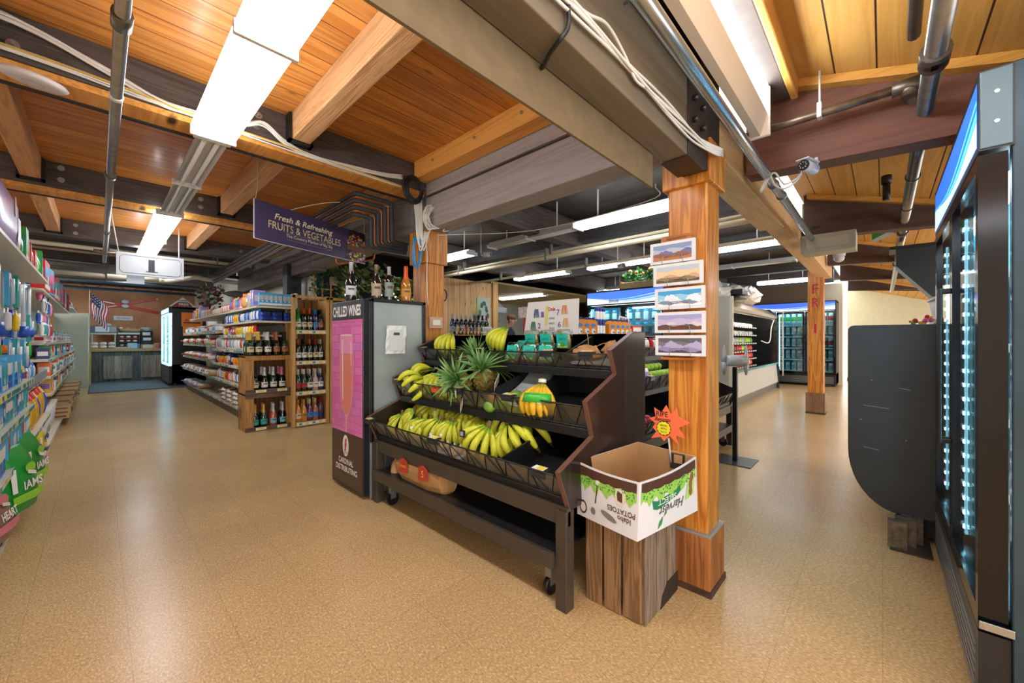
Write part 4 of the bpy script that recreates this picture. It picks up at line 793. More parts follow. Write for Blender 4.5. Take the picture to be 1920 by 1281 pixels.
def shelf_row(where, end, a0, a1, pos, z, items, rz, group, gap=.006, jit=.004, rows=1, dstep=.13, layers=1, seed=1):
    """items: list of (kind, w, h, d, colour, colour2, colour3, n). pos(a, back) -> (x, y)"""
    q = random.Random(seed); seq = [it for it in items for _ in range(it[7])]; a = a0; i = 0; s = 1 if a1 > a0 else -1; cnt = {}
    while seq and (a1-a)*s > seq[i % len(seq)][1] and i < 80:
        k, w, h, d, c, c2, c3, _ = seq[i % len(seq)]; f, noun, cat = KIND[k]; a += s*w/2
        for l in range(layers):
            for r in range(rows):
                x, y = pos(a+q.uniform(-jit, jit), dstep*r+q.uniform(0, jit*2)); me = f(w, h, d, c, c2, c3)
                row = '' if rows == 1 else ('front row' if r == 0 else 'back row'); lay = '' if layers == 1 else ['lowest', 'middle' if layers > 2 else 'upper', 'top'][l]
                lb = f"{c} and {c2} {noun}, {ORD[min(i, 88)]} from {end}{', ' if row+lay else ''}{' '.join(x for x in (lay, row) if x)}, {where}"
                one(NAMES[k], me, lb, cat, (x, y, z+l*h*.92), rz+q.uniform(-.06, .06), group)
        a += s*(w/2+gap); i += 1
# ---- gondola shelving
CRM = mat('#cfc8b4', .4, .1); CRM2 = mat('#dcd8cc', .45)
def shelf_part(t, x0, x1, y0, y1, z, front, tagcols=('#1f8f86', '#e6d23c', '#e8e6dc'), lip=True, th=.025, seed=3):
    """shelf board under t with a price strip on the face given by front: '-x' or '+x'"""
    s = MB().box(x0, y0, z-th, x1, y1, z).build('shelf', CRM, t, .003)
    if lip:
        fx = x0 if front == '-x' else x1; e = -.004 if front == '-x' else .004; q = random.Random(seed+int(z*100)+int(y0*10)); b = MB()
        b.face([(fx+e*.5, y0, z-.034), (fx+e*.5, y1, z-.034), (fx+e*.5, y1, z+.006), (fx+e*.5, y0, z+.006)], 2)
        y = y0+.02
        while y < y1-.08:
            w = q.choice((.04, .06, .09)); b.face([(fx+e, y, z-.028), (fx+e, y+w, z-.028), (fx+e, y+w, z), (fx+e, y, z)], q.choice((0, 0, 1, 2))); y += w+q.choice((.006, .02, .05))
        b.build('price_strip', [mat(c, .4) for c in tagcols], s)
    return s
# right hand bread shelving, front at x = 1.42
t = thing('gondola_shelf', 'long cream metal shelf unit of bread and snacks behind the bottle crates', 'shelf unit', (0, 0, 0))
MB().box(1.90, 6.0, 0, 1.93, 12.4, 1.85).build('back_panel', CRM2, t)
MB().box(1.48, 6.35, 0, 1.93, 12.4, .15).build('base_deck', wood('#6e5a45', '#52402e', 'y', 0, 'x'), t, .004); shelf_part(t, 1.44, 1.9, 6.3, 12.4, .175, '-x')
for z, y0, y1 in ((.53, 6.3, 12.4), (.80, 6.3, 8.8), (.82, 8.83, 12.35), (1.04, 6.25, 8.8), (1.10, 8.83, 12.3), (1.265, 6.1, 8.2), (1.34, 8.25, 12.25), (1.45, 5.92, 8.1), (1.645, 5.92, 11.3)):
    shelf_part(t, 1.41, 1.9, y0, y1, z, '-x', lip=z < 1.4)
for y in (6.3, 8.81, 10.6, 12.4): MB().box(1.87, y-.015, .0, 1.9, y+.015, 1.85).build('upright', CRM, t)
G = lambda off=.0: (lambda a, bk: (1.47+off+bk, a))
bz = -PI/2
FE = 'near end'
bk = 'bread shelves packets'
shelf_row('bottom deck, bread shelves', FE, 6.45, 8.3, G(.03), .18, [('loaf', .13, .075, .2, 'white', 'brown', 'grey', 1), ('loaf', .14, .075, .2, 'tan', 'white', 'brown', 1), ('loaf', .12, .07, .2, 'white', 'navy', 'brown', 1)], bz, 'wrapped buns on the bottom deck', layers=3, seed=2)
shelf_row('far bottom deck, bread shelves', 'the gap', 10.2, 12.2, G(.03), .18, [('loaf', .22, .1, .3, 'tan', 'white', 'blue', 2), ('loaf', .2, .1, .3, 'white', 'sky', 'red', 1)], bz, 'bread bags at the far bottom', seed=3)
shelf_row('second bread shelf up', FE, 6.4, 8.7, G(), .53, [('bag', .13, .15, .07, 'red', 'white', 'orange', 2), ('bag', .13, .15, .07, 'orange', 'red', 'red', 2), ('bag', .13, .16, .07, 'gold', 'yellow', 'brown', 1), ('bag', .12, .17, .07, 'blue', 'white', 'navy', 2), ('bag', .12, .19, .07, 'tan', 'white', 'orange', 1)], bz, 'snack bags on the second shelf up', seed=4)
shelf_row('far half, second bread shelf', 'the snack bags', 8.9, 12.2, G(), .53, [('loaf', .17, .11, .3, 'tan', 'cream', 'white', 2), ('loaf', .17, .11, .3, 'white', 'sky', 'sky', 1), ('loaf', .17, .11, .3, 'brown', 'tan', 'white', 2), ('loaf', .17, .11, .3, 'white', 'pink', 'red', 1)], bz, 'loaves on the second shelf up', seed=5)
shelf_row('third bread shelf up', FE, 6.35, 8.75, G(), .80, [('box', .11, .17, .1, 'navy', 'white', 'red', 1), ('bag', .22, .18, .1, 'sky', 'white', 'blue', 1), ('bag', .12, .13, .08, 'gold', 'orange', 'yellow', 2), ('bag', .12, .10, .08, 'white', 'red', 'red', 1), ('bag', .12, .12, .08, 'yellow', 'orange', 'gold', 3)], bz, 'snack packs on the third shelf up', seed=6, rows=2)
shelf_row('far half, third bread shelf', 'the snack packs', 8.95, 12.1, G(), .82, [('loaf', .16, .11, .28, 'white', 'pink', 'red', 2), ('loaf', .18, .12, .28, 'yellow', 'white', 'gold', 1), ('loaf', .16, .11, .28, 'white', 'red', 'blue', 1), ('loaf', .16, .1, .28, 'tan', 'white', 'red', 2)], bz, 'loaves on the third shelf up', seed=7)
shelf_row('fourth bread shelf up', FE, 6.35, 8.75, G(), 1.045, [('bag', .14, .19, .1, 'white', 'grey', 'cream', 3), ('bag', .14, .19, .1, 'white', 'red', 'silver', 1), ('bag', .15, .19, .1, 'silver', 'white', 'tan', 2)], bz, 'white flour bags', seed=8, rows=2)
shelf_row('far half, fourth bread shelf', 'the white bags', 8.95, 12.2, G(), 1.10, [('loaf', .17, .12, .28, 'cream', 'red', 'white', 1), ('loaf', .17, .13, .28, 'white', 'red', 'red', 2), ('loaf', .17, .12, .28, 'red', 'white', 'white', 1), ('bag', .16, .15, .1, 'green', 'lime', 'green', 1)], bz, 'loaves on the fourth shelf up', seed=9)
shelf_row('fifth bread shelf up', FE, 6.2, 8.15, G(), 1.27, [('bag', .14, .14, .08, 'red', 'yellow', 'red', 2), ('bag', .14, .14, .08, 'yellow', 'white', 'red', 2), ('bag', .1, .14, .08, 'teal', 'yellow', 'green', 1), ('bag', .11, .14, .08, 'yellow', 'gold', 'orange', 3), ('box', .1, .1, .08, 'red', 'white', 'navy', 2), ('box', .1, .1, .08, 'navy', 'pink', 'white', 2)], bz, 'packs on the fifth shelf up', seed=10)
shelf_row('far half, fifth bread shelf', 'the yellow bags', 8.3, 12.2, G(), 1.345, [('jar', .09, .13, .09, 'tan', 'white', 'silver', 4), ('jar', .09, .13, .09, 'white', 'sky', 'grey', 3), ('jar', .09, .13, .09, 'gold', 'white', 'orange', 3), ('jar', .09, .12, .09, 'white', 'red', 'green', 2), ('jar', .09, .1, .09, 'blue', 'white', 'red', 3)], bz, 'jars on the fifth shelf up', seed=11)
shelf_row('sixth bread shelf up', FE, 6.0, 8.05, G(), 1.455, [('bag', .14, .16, .06, 'blue', 'white', 'sky', 3), ('bag', .14, .16, .06, 'silver', 'blue', 'navy', 2), ('bag', .13, .15, .06, 'sky', 'white', 'navy', 1), ('bag', .12, .15, .06, 'purple', 'white', 'navy', 1), ('bag', .12, .15, .06, 'blue', 'navy', 'blue', 1), ('bag', .16, .15, .08, 'yellow', 'gold', 'white', 2)], bz, 'blue cookie bags', seed=12)
shelf_row('top bread shelf', FE, 6.05, 11.2, G(), 1.65, [('box', .07, .21, .14, 'lilac', 'white', 'sky', 2), ('box', .09, .19, .12, 'yellow', 'lilac', 'gold', 2), ('box', .1, .16, .1, 'sky', 'white', 'blue', 1), ('jar', .15, .2, .1, 'orange', 'gold', 'orange', 1), ('box', .11, .15, .1, 'red', 'pink', 'white', 2), ('box', .11, .15, .1, 'blue', 'sky', 'pink', 2), ('bag', .14, .2, .08, 'cream', 'orange', 'gold', 2), ('bag', .1, .17, .08, 'yellow', 'purple', 'purple', 2),
    ('bag', .16, .13, .09, 'orange', 'white', 'orange', 4), ('bag', .14, .11, .08, 'yellow', 'white', 'gold', 5), ('jar', .13, .12, .08, 'cream', 'tan', 'orange', 3), ('jar', .13, .12, .08, 'white', 'grey', 'silver', 4)], bz, 'packs on the top shelf', seed=13)
# end of the two upper shelves seen from the camera
shelf_row('near end, top bread shelf', 'the left corner', 1.45, 1.90, lambda a, b: (a, 5.965+b), 1.65, [('box', .053, .17, .07, 'sky', 'silver', 'white', 1)], 0, 'light blue boxes on the top shelf end', gap=.001, jit=.001)
shelf_row('near end, sixth bread shelf', 'the left corner', 1.47, 1.88, lambda a, b: (a, 5.98+b), 1.455, [('bag', .13, .06, .1, 'blue', 'navy', 'blue', 1)], 0, 'flat blue packs on the sixth shelf end', layers=2)

# ---- crates and wine racks with bottles
CRW = wood('#b98a50', '#96682f', 'z', 0, 'x', 0, .8, .6, knots=.5); OLDW = wood('#6e5642', '#50402f', 'x', 0, 'y', 0, .7, .7); CRIN = wood('#8a5a2c', '#6e4420', 'z', .12, 'x', 0, .8, .6)
for k, (z0, z1, lb) in enumerate(((.0, .49, 'lower old wooden crate holding teal labelled sparkling wine'), (.492, .985, 'upper old wooden crate stacked on the lower one, dark and pink topped bottles inside'))):
    t = thing('wooden_crate', lb, 'crate', (1.58, 5.95, z0), 0, 'stacked bottle crates'); h = z1-z0
    for s in (-1, 1): MB().box(s*.265-.02, 0, 0, s*.265+.02, .36, h).build('side_board', CRW, t, .004)
    MB().box(-.285, .34, 0, .285, .36, h).build('back_board', CRIN, t); MB().box(-.245, 0, 0, .245, .34, .02).build('floor_board', CRW, t)
    MB().box(-.287, -.012, 0, .287, 0, .055).build('bottom_slat', OLDW, t, .003); MB().box(-.287, -.012, h-.06, .287, 0, h).build('top_slat', OLDW if k == 0 else CRW, t, .003)
    MB().box(-.285, .0, h-.02, .285, .36, h).build('top_board', CRW, t)
    for s in (-1, 1): MB().box(s*.235-.045, -.008, .055, s*.235+.045, .0, h-.06).build('corner_stile', CRW, t, .003)
    for x, w in ((-.11, .06), (.14, .06)):
        b = MB().box(x-w, -.016, .012, x+w, -.012, .045, 0); b.face([(x-w*.6, -.0165, .018), (x+w*.6, -.0165, .018), (x+w*.6, -.0165, .04), (x-w*.6, -.0165, .04)], 1); b.build('price_tag', [TAGW, TAGY], t)
PINE = wood('#cfa568', '#b88a4c', 'z', 0, 'x', 0, .7, .6, knots=.6)
def wrack(x0, x1, y, label, h=1.82, zs=(.06, .48, .90, 1.325)):
    t = thing('wine_rack', label, 'wine rack', ((x0+x1)/2, y, 0)); w = (x1-x0)/2; d = .32
    for s in (-1, 1):
        for yy in (0, d-.04): MB().box(s*(w-.022)-.022, yy, 0, s*(w-.022)+.022, yy+.04, h).build('corner_post', PINE, t, .004)
        MB().box(s*(w-.03)-.005, .04, 0, s*(w-.03)+.005, d-.04, h-.05).build('side_panel', PINE, t)
    for i, z in enumerate(zs):
        s = MB().box(-w+.045, .0, z-.025, w-.045, d, z).build('shelf', PINE, t); MB().box(-w+.045, -.012, z-.05, w-.045, -.001, z+.01).build('front_rail', PINE, s, .003)
        b = MB(); b.face([(-w+.06, -.0135, z-.038), (w-.06, -.0135, z-.038), (w-.06, -.0135, z), (-w+.06, -.0135, z)], 0)
        for k in range(4): xx = -w+.08+k*(2*w-.14)/4; b.face([(xx, -.015, z-.032), (xx+.04, -.015, z-.032), (xx+.04, -.015, z-.006), (xx, -.015, z-.006)], 1+k % 2)
        b.build('price_strip', [TAGW, mat('#2a9a86', .5), TAGY], s)
    MB().box(-w, 0, h-.05, w, .03, h-.01).build('top_rail', PINE, t, .003); MB().box(-w+.04, d-.02, 0, w-.04, d-.01, h-.04).build('back_slats', wood('#a87440', '#8a5a2c', 'z', .1, 'x', 0, .7, .6, seamw=.12), t)
    return t
wrack(1.80, 2.29, 5.80, 'narrow pine wine rack with four shelves of bottles beside the crates')
wrack(2.30, 2.95, 5.80, 'wider pine wine rack mostly hidden behind the chilled wine cabinet')
_bt = {}
PROF = dict(wine=[(0, .036), (.008, .0375), (.185, .0375), (.205, .034), (.222, .02), (.235, .0145), (.30, .0138), (.302, .0155), (.305, .0155)],
            burg=[(0, .038), (.008, .041), (.14, .041), (.17, .036), (.205, .021), (.235, .015), (.295, .014), (.30, .0155), (.305, .015)],
            champ=[(0, .040), (.01, .044), (.15, .044), (.18, .037), (.215, .021), (.25, .0165), (.285, .0165), (.29, .018), (.312, .017), (.318, .012)])
def bottle_parts(kind, g, f, l, lh=.07):
    k = (kind, g, f, l, lh)
    if k in _bt: return _bt[k]
    pr = PROF[kind]; body = MB().rings([(z, r, r) for z, r in pr], 16).mesh('bottle_body', mat(g, .06, 0, .8, coat=.5))
    z0 = .20 if kind == 'champ' else .235; fo = [(z, r+.0012) for z, r in pr if z >= z0]
    if kind == 'champ': fo = [(.2, .0275)] + fo
    foil = MB().rings([(z, r, r) for z, r in fo]+[(fo[-1][0]+.002, fo[-1][1]*.7, fo[-1][1]*.7)], 14).mesh('foil', mat(f, .35, .25))
    b = MB(); R = max(r for z, r in pr)+.0012; zb = .05; n = 10
    for i in range(n):
        a0 = -PI/2-1.05+2.1*i/n; a1 = -PI/2-1.05+2.1*(i+1)/n
        b.face([(R*math.cos(a0), R*math.sin(a0), zb), (R*math.cos(a1), R*math.sin(a1), zb), (R*math.cos(a1), R*math.sin(a1), zb+lh), (R*math.cos(a0), R*math.sin(a0), zb+lh)], 0, True)
        if 2 < i < 8: b.face([((R+.001)*math.cos(a0), (R+.001)*math.sin(a0), zb+lh*.55), ((R+.001)*math.cos(a1), (R+.001)*math.sin(a1), zb+lh*.55), ((R+.001)*math.cos(a1), (R+.001)*math.sin(a1), zb+lh*.75), ((R+.001)*math.cos(a0), (R+.001)*math.sin(a0), zb+lh*.75)], 1)
    lab = b.mesh('label', [mat(l, .5), mat('#5a4a3a', .5)]); _bt[k] = (body, foil, lab); return _bt[k]
def bottle(x, y, z, kind, g, f, l, label, group, scale=1.0, rz=0, lh=.07):
    t = thing('wine_bottle', label, 'bottle', (x, y, z), rz, group); t.scale = (scale,)*3
    for n, me in zip(('glass_body', 'foil', 'label'), bottle_parts(kind, g, f, l, lh)): obj(n, me, t)
    return t
BC = dict(black='#101210', green='#15331a', brightgreen='#2f8a2a', gold='#cda64a', silver='#c9ccd2', pink='#d98090', orange='#dc5a22', blue='#3b82c8', white='#e4e2dc', red='#b03030', teal='#2fae9e', navy='#1c2c66', cream='#d8c9a0', rose='#c05a48', amber='#c8842c', copper='#b06a4a', purple='#5a2a50', pinkglass='#c9a8a0', tealblue='#7fc4c8')
def brow(place, xs, y, z, spec, group, kind='champ', scale=1.0, dy=.10, rows=2):
    for i, x in enumerate(xs):
        kd, g, f, l, nm = spec[i]
        for r in range(rows):
            bottle(x+(.012 if r else 0), y+dy*r, z, kd or kind, BC[g], BC[f], BC[l], f'{nm} bottle, {ORD[i]} from the left{"" if rows == 1 else [", front row", ", second row", ", third row"][r]}, {place}', group, scale, lh=.07 if kd != 'short' else .05)
brow('on the upper crate', [1.36, 1.455, 1.56, 1.665, 1.765], 6.0, .987, [('champ', 'green', 'gold', 'cream', 'gold topped sparkling'), ('champ', 'black', 'gold', 'cream', 'gold topped dark wine'), ('champ', 'black', 'silver', 'white', 'silver topped sparkling'), ('champ', 'black', 'copper', 'copper', 'copper labelled dark'), ('champ', 'green', 'black', 'brownish' if 'brownish' in BC else 'copper', 'dark green sparkling')], 'sparkling wine on top of the crates', rows=3)
brow('in the upper crate', [1.42, 1.53, 1.635, 1.74], 6.03, .513, [('champ', 'black', 'black', 'cream', 'black topped sparkling'), ('champ', 'black', 'silver', 'white', 'silver topped sparkling'), ('champ', 'green', 'silver', 'white', 'silver and green'), ('champ', 'black', 'pink', 'white', 'pink topped sparkling')], 'sparkling wine in the upper crate', rows=3)
brow('in the lower crate', [1.42, 1.52, 1.635, 1.75], 6.03, .021, [('champ', 'black', 'gold', 'teal', 'gold topped teal labelled'), ('champ', 'green', 'gold', 'teal', 'gold topped green teal labelled'), ('champ', 'rose', 'silver', 'tealblue', 'red rosé silver topped'), ('champ', 'black', 'silver', 'tealblue', 'silver topped pale blue labelled')], 'sparkling wine in the lower crate')
X5 = [1.895, 1.97, 2.045, 2.12, 2.19]
brow('top pine rack shelf', X5, 5.87, 1.327, [('burg', 'brightgreen', 'brightgreen', 'white', 'bright green'), ('wine', 'black', 'orange', 'cream', 'orange capped'), ('wine', 'black', 'orange', 'cream', 'orange capped cream labelled'), ('wine', 'navy', 'blue', 'blue', 'blue capped'), ('burg', 'black', 'black', 'copper', 'brown labelled dark')], 'wine on the top rack shelf')
brow('second pine rack shelf', X5, 5.87, .902, [('wine', 'black', 'copper', 'white', 'copper capped'), ('wine', 'black', 'black', 'white', 'black capped'), ('wine', 'black', 'copper', 'cream', 'brown capped'), ('wine', 'black', 'red', 'cream', 'red capped'), ('wine', 'black', 'cream', 'white', 'dark capped white labelled')], 'wine on the second rack shelf')
brow('third pine rack shelf', X5, 5.87, .482, [('burg', 'green', 'white', 'red', 'white capped red labelled green'), ('burg', 'green', 'white', 'red', 'green red labelled sake style'), ('burg', 'green', 'white', 'white', 'green white labelled'), ('burg', 'pinkglass', 'white', 'white', 'frosted pink'), ('burg', 'navy', 'white', 'white', 'navy blue white capped')], 'bottles on the third rack shelf')
brow('bottom pine rack shelf', X5, 5.87, .062, [('burg', 'amber', 'amber', 'cream', 'golden'), ('burg', 'amber', 'gold', 'amber', 'amber clear'), ('burg', 'purple', 'cream', 'blue', 'blue labelled rosé'), ('burg', 'copper', 'cream', 'blue', 'copper blue labelled'), ('wine', 'purple', 'red', 'navy', 'purple')], 'bottles on the bottom rack shelf')
for k, z in enumerate((.062, .482, .902, 1.327)):
    xs = [2.38+.085*i for i in range(6)]
    brow(['bottom', 'third', 'second', 'top'][k]+' shelf, wider rack', xs, 5.87, z, [(['wine', 'burg'][i % 2], ['black', 'green', 'black', 'amber', 'black', 'purple'][(i+k) % 6], ['red', 'black', 'gold', 'cream'][(i+k) % 4], ['white', 'cream', 'copper', 'red'][(i*3+k) % 4], ['dark', 'green', 'red capped', 'gold capped', 'white labelled', 'brown labelled'][(i+k) % 6]) for i in range(6)], 'wine in the wider rack', rows=1)
# on top of the chilled wine cabinet
bottle(1.44, 3.2, 1.513, 'burg', '#0e0f10', '#b9c0d0', '#c9cdd0', 'dark bottle with pale blue label, leftmost on the chilled wine cabinet', None, 1.08, rz=-.5)
bottle(1.60, 3.08, 1.513, 'burg', '#14120f', '#8a7a5c', '#b8a088', 'dark bottle with tan label, second from the left on the chilled wine cabinet', None, 1.03, rz=-.4, lh=.1)
bottle(1.70, 3.05, 1.513, 'wine', '#121417', '#cfd0d8', '#8f9a94', 'tall dark wine bottle with grey striped label on the chilled wine cabinet', None, 1.0, rz=-.4, lh=.12)
bottle(1.80, 2.95, 1.513, 'champ', '#b8741e', '#d8572a', '#c98a30', 'amber bottle with orange foil neck on the chilled wine cabinet', None, .98, rz=-.4)
# ---- left hand gondola, front at x = -.36
t = thing('gondola_shelf', 'long cream metal shelf unit of household goods along the left edge', 'shelf unit', (0, 0, 0))
MB().box(-.85, 2.2, 0, -.82, 14.4, 1.9).build('back_panel', CRM2, t)
MB().box(-.8, 2.2, 0, -.38, 14.3, .08).build('kick_plate', mat('#bdb8a8', .5), t); shelf_part(t, -.82, -.355, 2.2, 14.3, .10, '+x', ('#d8d6cc', '#e6d23c', '#e0ded4'))
for z, y0, y1, x1 in ((.41, 2.2, 6.6, -.36), (.68, 2.2, 5.05, -.36), (.89, 2.2, 4.97, -.36), (.80, 5.0, 6.6, -.40), (1.80, 2.2, 6.3, -.36), (.60, 6.65, 13.4, -.36), (.79, 6.65, 14.0, -.36), (.98, 6.65, 14.0, -.38), (1.16, 7.2, 14.0, -.45), (1.74, 6.4, 11.8, -.4), (1.86, 11.9, 14.2, -.36)):
    shelf_part(t, -.82, x1, y0, y1, z, '+x', lip=z < 1.1)
MB().box(-.395, 5.0, .80, -.385, 6.6, .88).build('acrylic_fence', mat('#8d9498', .3), t)
for y in (2.2, 3.4, 4.98, 6.62, 8.8, 11.8, 14.3): MB().box(-.82, y-.015, 0, -.79, y+.015, 1.95).build('upright', CRM, t)
b = MB()
for z in (1.08, 1.28, 1.50, 1.66, 1.72): b.tube([(-.62, 3.0, z), (-.62, 6.5, z)], .0035, 5)
for i in range(24): b.tube([(-.62, 3.0+.15*i, 1.05), (-.62, 3.0+.15*i, 1.75)], .002, 4)
b.build('wire_grid', mat('#dfe2e2', .35, .5), t)
t = thing('partition_panel', 'plain cream end wall of the left shelving near the wooden counter', 'partition', (0, 0, 0)); MB().box(-.74, 14.42, 0, -.18, 14.5, 1.86).box(-.21, 14.5, 0, -.18, 16.0, 1.86).build('panel', mat('#c6bfa9', .6), t, .006)
MB().box(-.19, 15.0, 0, -.14, 15.9, .86).build('pine_side', PINE, t)
L_ = lambda off=.0: (lambda a, bk: (-.42-off-bk, a)); lz = PI/2; FN = 'near end'
shelf_row('left unit, third shelf', FN, 3.3, 4.6, L_(.02), .89, [('box', .12, .2, .12, 'sky', 'white', 'blue', 3), ('box', .1, .18, .12, 'sky', 'teal', 'white', 2)], lz, 'blue boxes on the left third shelf', seed=21)
shelf_row('left unit, second shelf', FN, 3.3, 5.0, L_(.02), .68, [('box', .12, .16, .12, 'sky', 'white', 'teal', 2), ('box', .1, .15, .12, 'teal', 'sky', 'white', 2), ('box', .09, .13, .12, 'blue', 'white', 'sky', 1)], lz, 'blue boxes on the left second shelf', seed=22)
shelf_row('left unit, first shelf', FN, 3.3, 5.1, L_(.02), .41, [('box', .14, .22, .12, 'sky', 'red', 'white', 1), ('box', .11, .2, .12, 'sky', 'white', 'blue', 3), ('box', .1, .2, .1, 'black', 'white', 'grey', 1)], lz, 'boxes on the left first shelf', seed=23)
shelf_row('left unit, first shelf', 'the boxes', 5.15, 6.5, L_(.0), .41, [('bag', .2, .33, .12, 'yellow', 'gold', 'red', 2), ('bag', .18, .31, .12, 'yellow', 'blue', 'yellow', 1)], lz, 'tall yellow bags', seed=24)
one('plastic_bottle', P_jug(.17, .27, .13, 'navy', 'orange', 'orange'), 'dark blue detergent bottle with an orange cap on the left shelves', 'bottle', (-.50, 4.72, .89), lz)
one('plastic_bottle', P_jug(.17, .27, .13, 'navy', 'orange', 'orange'), 'second dark blue detergent bottle just behind the first, orange cap showing', 'bottle', (-.68, 4.78, .89), lz)
one('plastic_bottle', P_jug(.1, .26, .08, 'yellow', 'blue', 'yellow'), 'yellow bottle with a blue label next to the detergent', 'bottle', (-.46, 5.15, .80), lz)
one('carton', P_carton(.1, .12, .08, 'red', 'white', 'red'), 'small red and white box right of the yellow bottle', 'box', (-.47, 5.42, .80), lz)
shelf_row('left unit, fenced shelf', 'the red box', 5.6, 6.5, L_(.06), .80, [('bag', .12, .16, .06, 'silver', 'sky', 'white', 2), ('bag', .12, .16, .06, 'sky', 'white', 'blue', 2)], lz, 'bags on the fenced shelf', seed=25)
# big pet food bags on the deck
def petbag(loc, rz, label, c, c2, c3, word, w=.36, h=.42, lean=0):
    t = thing('pet_food_bag', label, 'bag', loc, rz); t.rotation_euler = (lean, 0, rz); n = 20
    rg = [(h*q, w/2*s, .075*d) for q, s, d in ((0, .86, .5), (.05, .97, .9), (.3, 1.0, 1.15), (.6, .99, 1.1), (.82, .93, .75), (.93, .84, .35), (1, .78, .1))]
    MB().rings(rg, n, pw=.75, mf=lambda j, q: 0).build('sack', mat(c, .28), t)
    Y = lambda s, q: -.075*1.17*(1-abs(s)**3*.3) - .004
    b = MB(); b.face([(-w*.42, Y(1, 0)+.02, h*.17), (w*.42, Y(1, 0)+.02, h*.17), (w*.42, Y(1, 0)+.018, h*.27), (-w*.42, Y(1, 0)+.018, h*.27)], 0)
    b.face([(-w*.42, -.088, h*.2), (w*.1, -.094, h*.18), (w*.4, -.085, h*.22), (w*.4, -.085, h*.31), (w*.1, -.094, h*.3), (-w*.42, -.088, h*.31)], 0)
    b.face([(-w*.4, -.086, h*.36), (-w*.3, -.09, h*.36), (-w*.28, -.088, h*.7), (-w*.38, -.08, h*.7)], 1); b.disc((w*.08, -.091, h*.66), .05, 'y', 14, 0, .03)
    b.face([(-w*.02, -.093, h*.58), (w*.2, -.092, h*.52), (w*.22, -.091, h*.56), (w*.03, -.09, h*.66)], 1)
    b.build('printed_panels', [mat(c2, .3), mat(c3, .3)], t)
    text_mb(word, w*.5, (1, 0, 0), (0, 0, 1), (w*.08, -.097, h*.42), h*.13, bold=.02).build('lettering', mat('#f2f4ee', .4), t); return t
petbag((-.375, 3.98, .1), PI/2-.35, 'nearer green pet food bag leaning out of the bottom left shelf', '#1f9a3c', '#8fd63a', '#eef2ea', 'IAMS', lean=-.08)
petbag((-.375, 4.55, .1), PI/2-.25, 'farther green pet food bag behind the first on the bottom left shelf', '#1c9238', '#8fd63a', '#eef2ea', 'IAMS', lean=-.06)
petbag((-.40, 3.42, .1), PI/2-.2, 'brown and pink pet food bag at the bottom left edge of the photo', '#8a6a5a', '#c9737c', '#e0d8cc', 'HEART', .34, .34, lean=-.2)
petbag((-.41, 5.2, .1), PI/2-.2, 'smaller lime and blue bag past the green pet food bags', '#58b43c', '#2f5a9a', '#dfe8ee', 'CAT', .3, .26, lean=-.15)
petbag((-.43, 5.75, .1), PI/2-.2, 'yellow bag standing past the small lime bag on the bottom shelf', '#e0c21c', '#2a3a8a', '#e8e6dc', 'DOG', .26, .28)
t = thing('plastic_bin', 'big white plastic bin with a small red and green sticker on the bottom deck', 'bin', (-.58, 7.3, .1))
MB().rings([(0, .17, .7), (.02, .18, .72), (.3, .2, .75)], 28, pw=.2).build('tub', mat('#d9d7cf', .35), t); MB().rings([(.29, .21, .76), (.31, .21, .76)], 28, pw=.2).build('rim', mat('#e4e2da', .35), t)
b = MB().disc((.196, -.45, .1), .07, 'x', 16, 0, .045); b.disc((.197, -.45, .1), .05, 'x', 16, 1, .022); b.build('sticker', [mat('#3f8f3a'), mat('#c83c2a')], t)
shelf_row('left unit, bottom deck', 'the white bin', 8.3, 13.5, L_(.0), .1, [('box', .3, .06, .3, 'tan', 'brown', 'white', 2), ('box', .28, .05, .3, 'brown', 'maroon', 'tan', 1)], lz, 'flat paper goods on the bottom deck', layers=3, seed=26, jit=.02)
shelf_row('far left section, low shelf', FN, 6.8, 13.2, L_(.0), .60, [('box', .24, .15, .1, 'gold', 'purple', 'blue', 2), ('box', .22, .08, .12, 'white', 'sky', 'red', 2), ('box', .2, .1, .1, 'brown', 'tan', 'green', 1), ('box', .2, .07, .1, 'green', 'white', 'red', 1)], lz, 'craft boxes on the far left', seed=27)
shelf_row('far left section, second shelf', FN, 6.8, 13.8, L_(.0), .79, [('box', .12, .15, .1, 'orange', 'white', 'red', 1), ('box', .2, .12, .1, 'red', 'black', 'green', 1), ('bag', .15, .13, .06, 'blue', 'white', 'sky', 2), ('bag', .16, .13, .06, 'white', 'grey', 'silver', 2), ('box', .14, .1, .1, 'white', 'teal', 'blue', 2)], lz, 'small goods on the far left second shelf', seed=28)
shelf_row('far left section, third shelf', FN, 6.9, 13.8, L_(.02), .98, [('box', .34, .12, .1, 'navy', 'white', 'sky', 1), ('box', .12, .14, .1, 'green', 'yellow', 'white', 1), ('box', .25, .07, .12, 'orange', 'lime', 'teal', 1), ('box', .12, .14, .1, 'red', 'white', 'blue', 2), ('bag', .2, .12, .08, 'sky', 'white', 'navy', 2)], lz, 'games on the far left third shelf', seed=29)
shelf_row('far left section, fourth shelf', FN, 7.4, 13.8, L_(.1), 1.16, [('box', .35, .1, .18, 'white', 'red', 'red', 1), ('bag', .15, .2, .06, 'grey', 'white', 'teal', 2), ('box', .1, .16, .1, 'silver', 'blue', 'navy', 2)], lz, 'goods on the far left fourth shelf', seed=30)
shelf_row('far left section, upper shelf', FN, 6.5, 11.7, L_(.02), 1.74, [('box', .5, .32, .1, 'red', 'sky', 'white', 1), ('box', .45, .3, .1, 'sky', 'pink', 'red', 1), ('box', .3, .3, .1, 'maroon', 'red', 'teal', 1), ('box', .45, .28, .1, 'red', 'teal', 'white', 1)], lz, 'tall boxes on the far left upper shelf', seed=31)
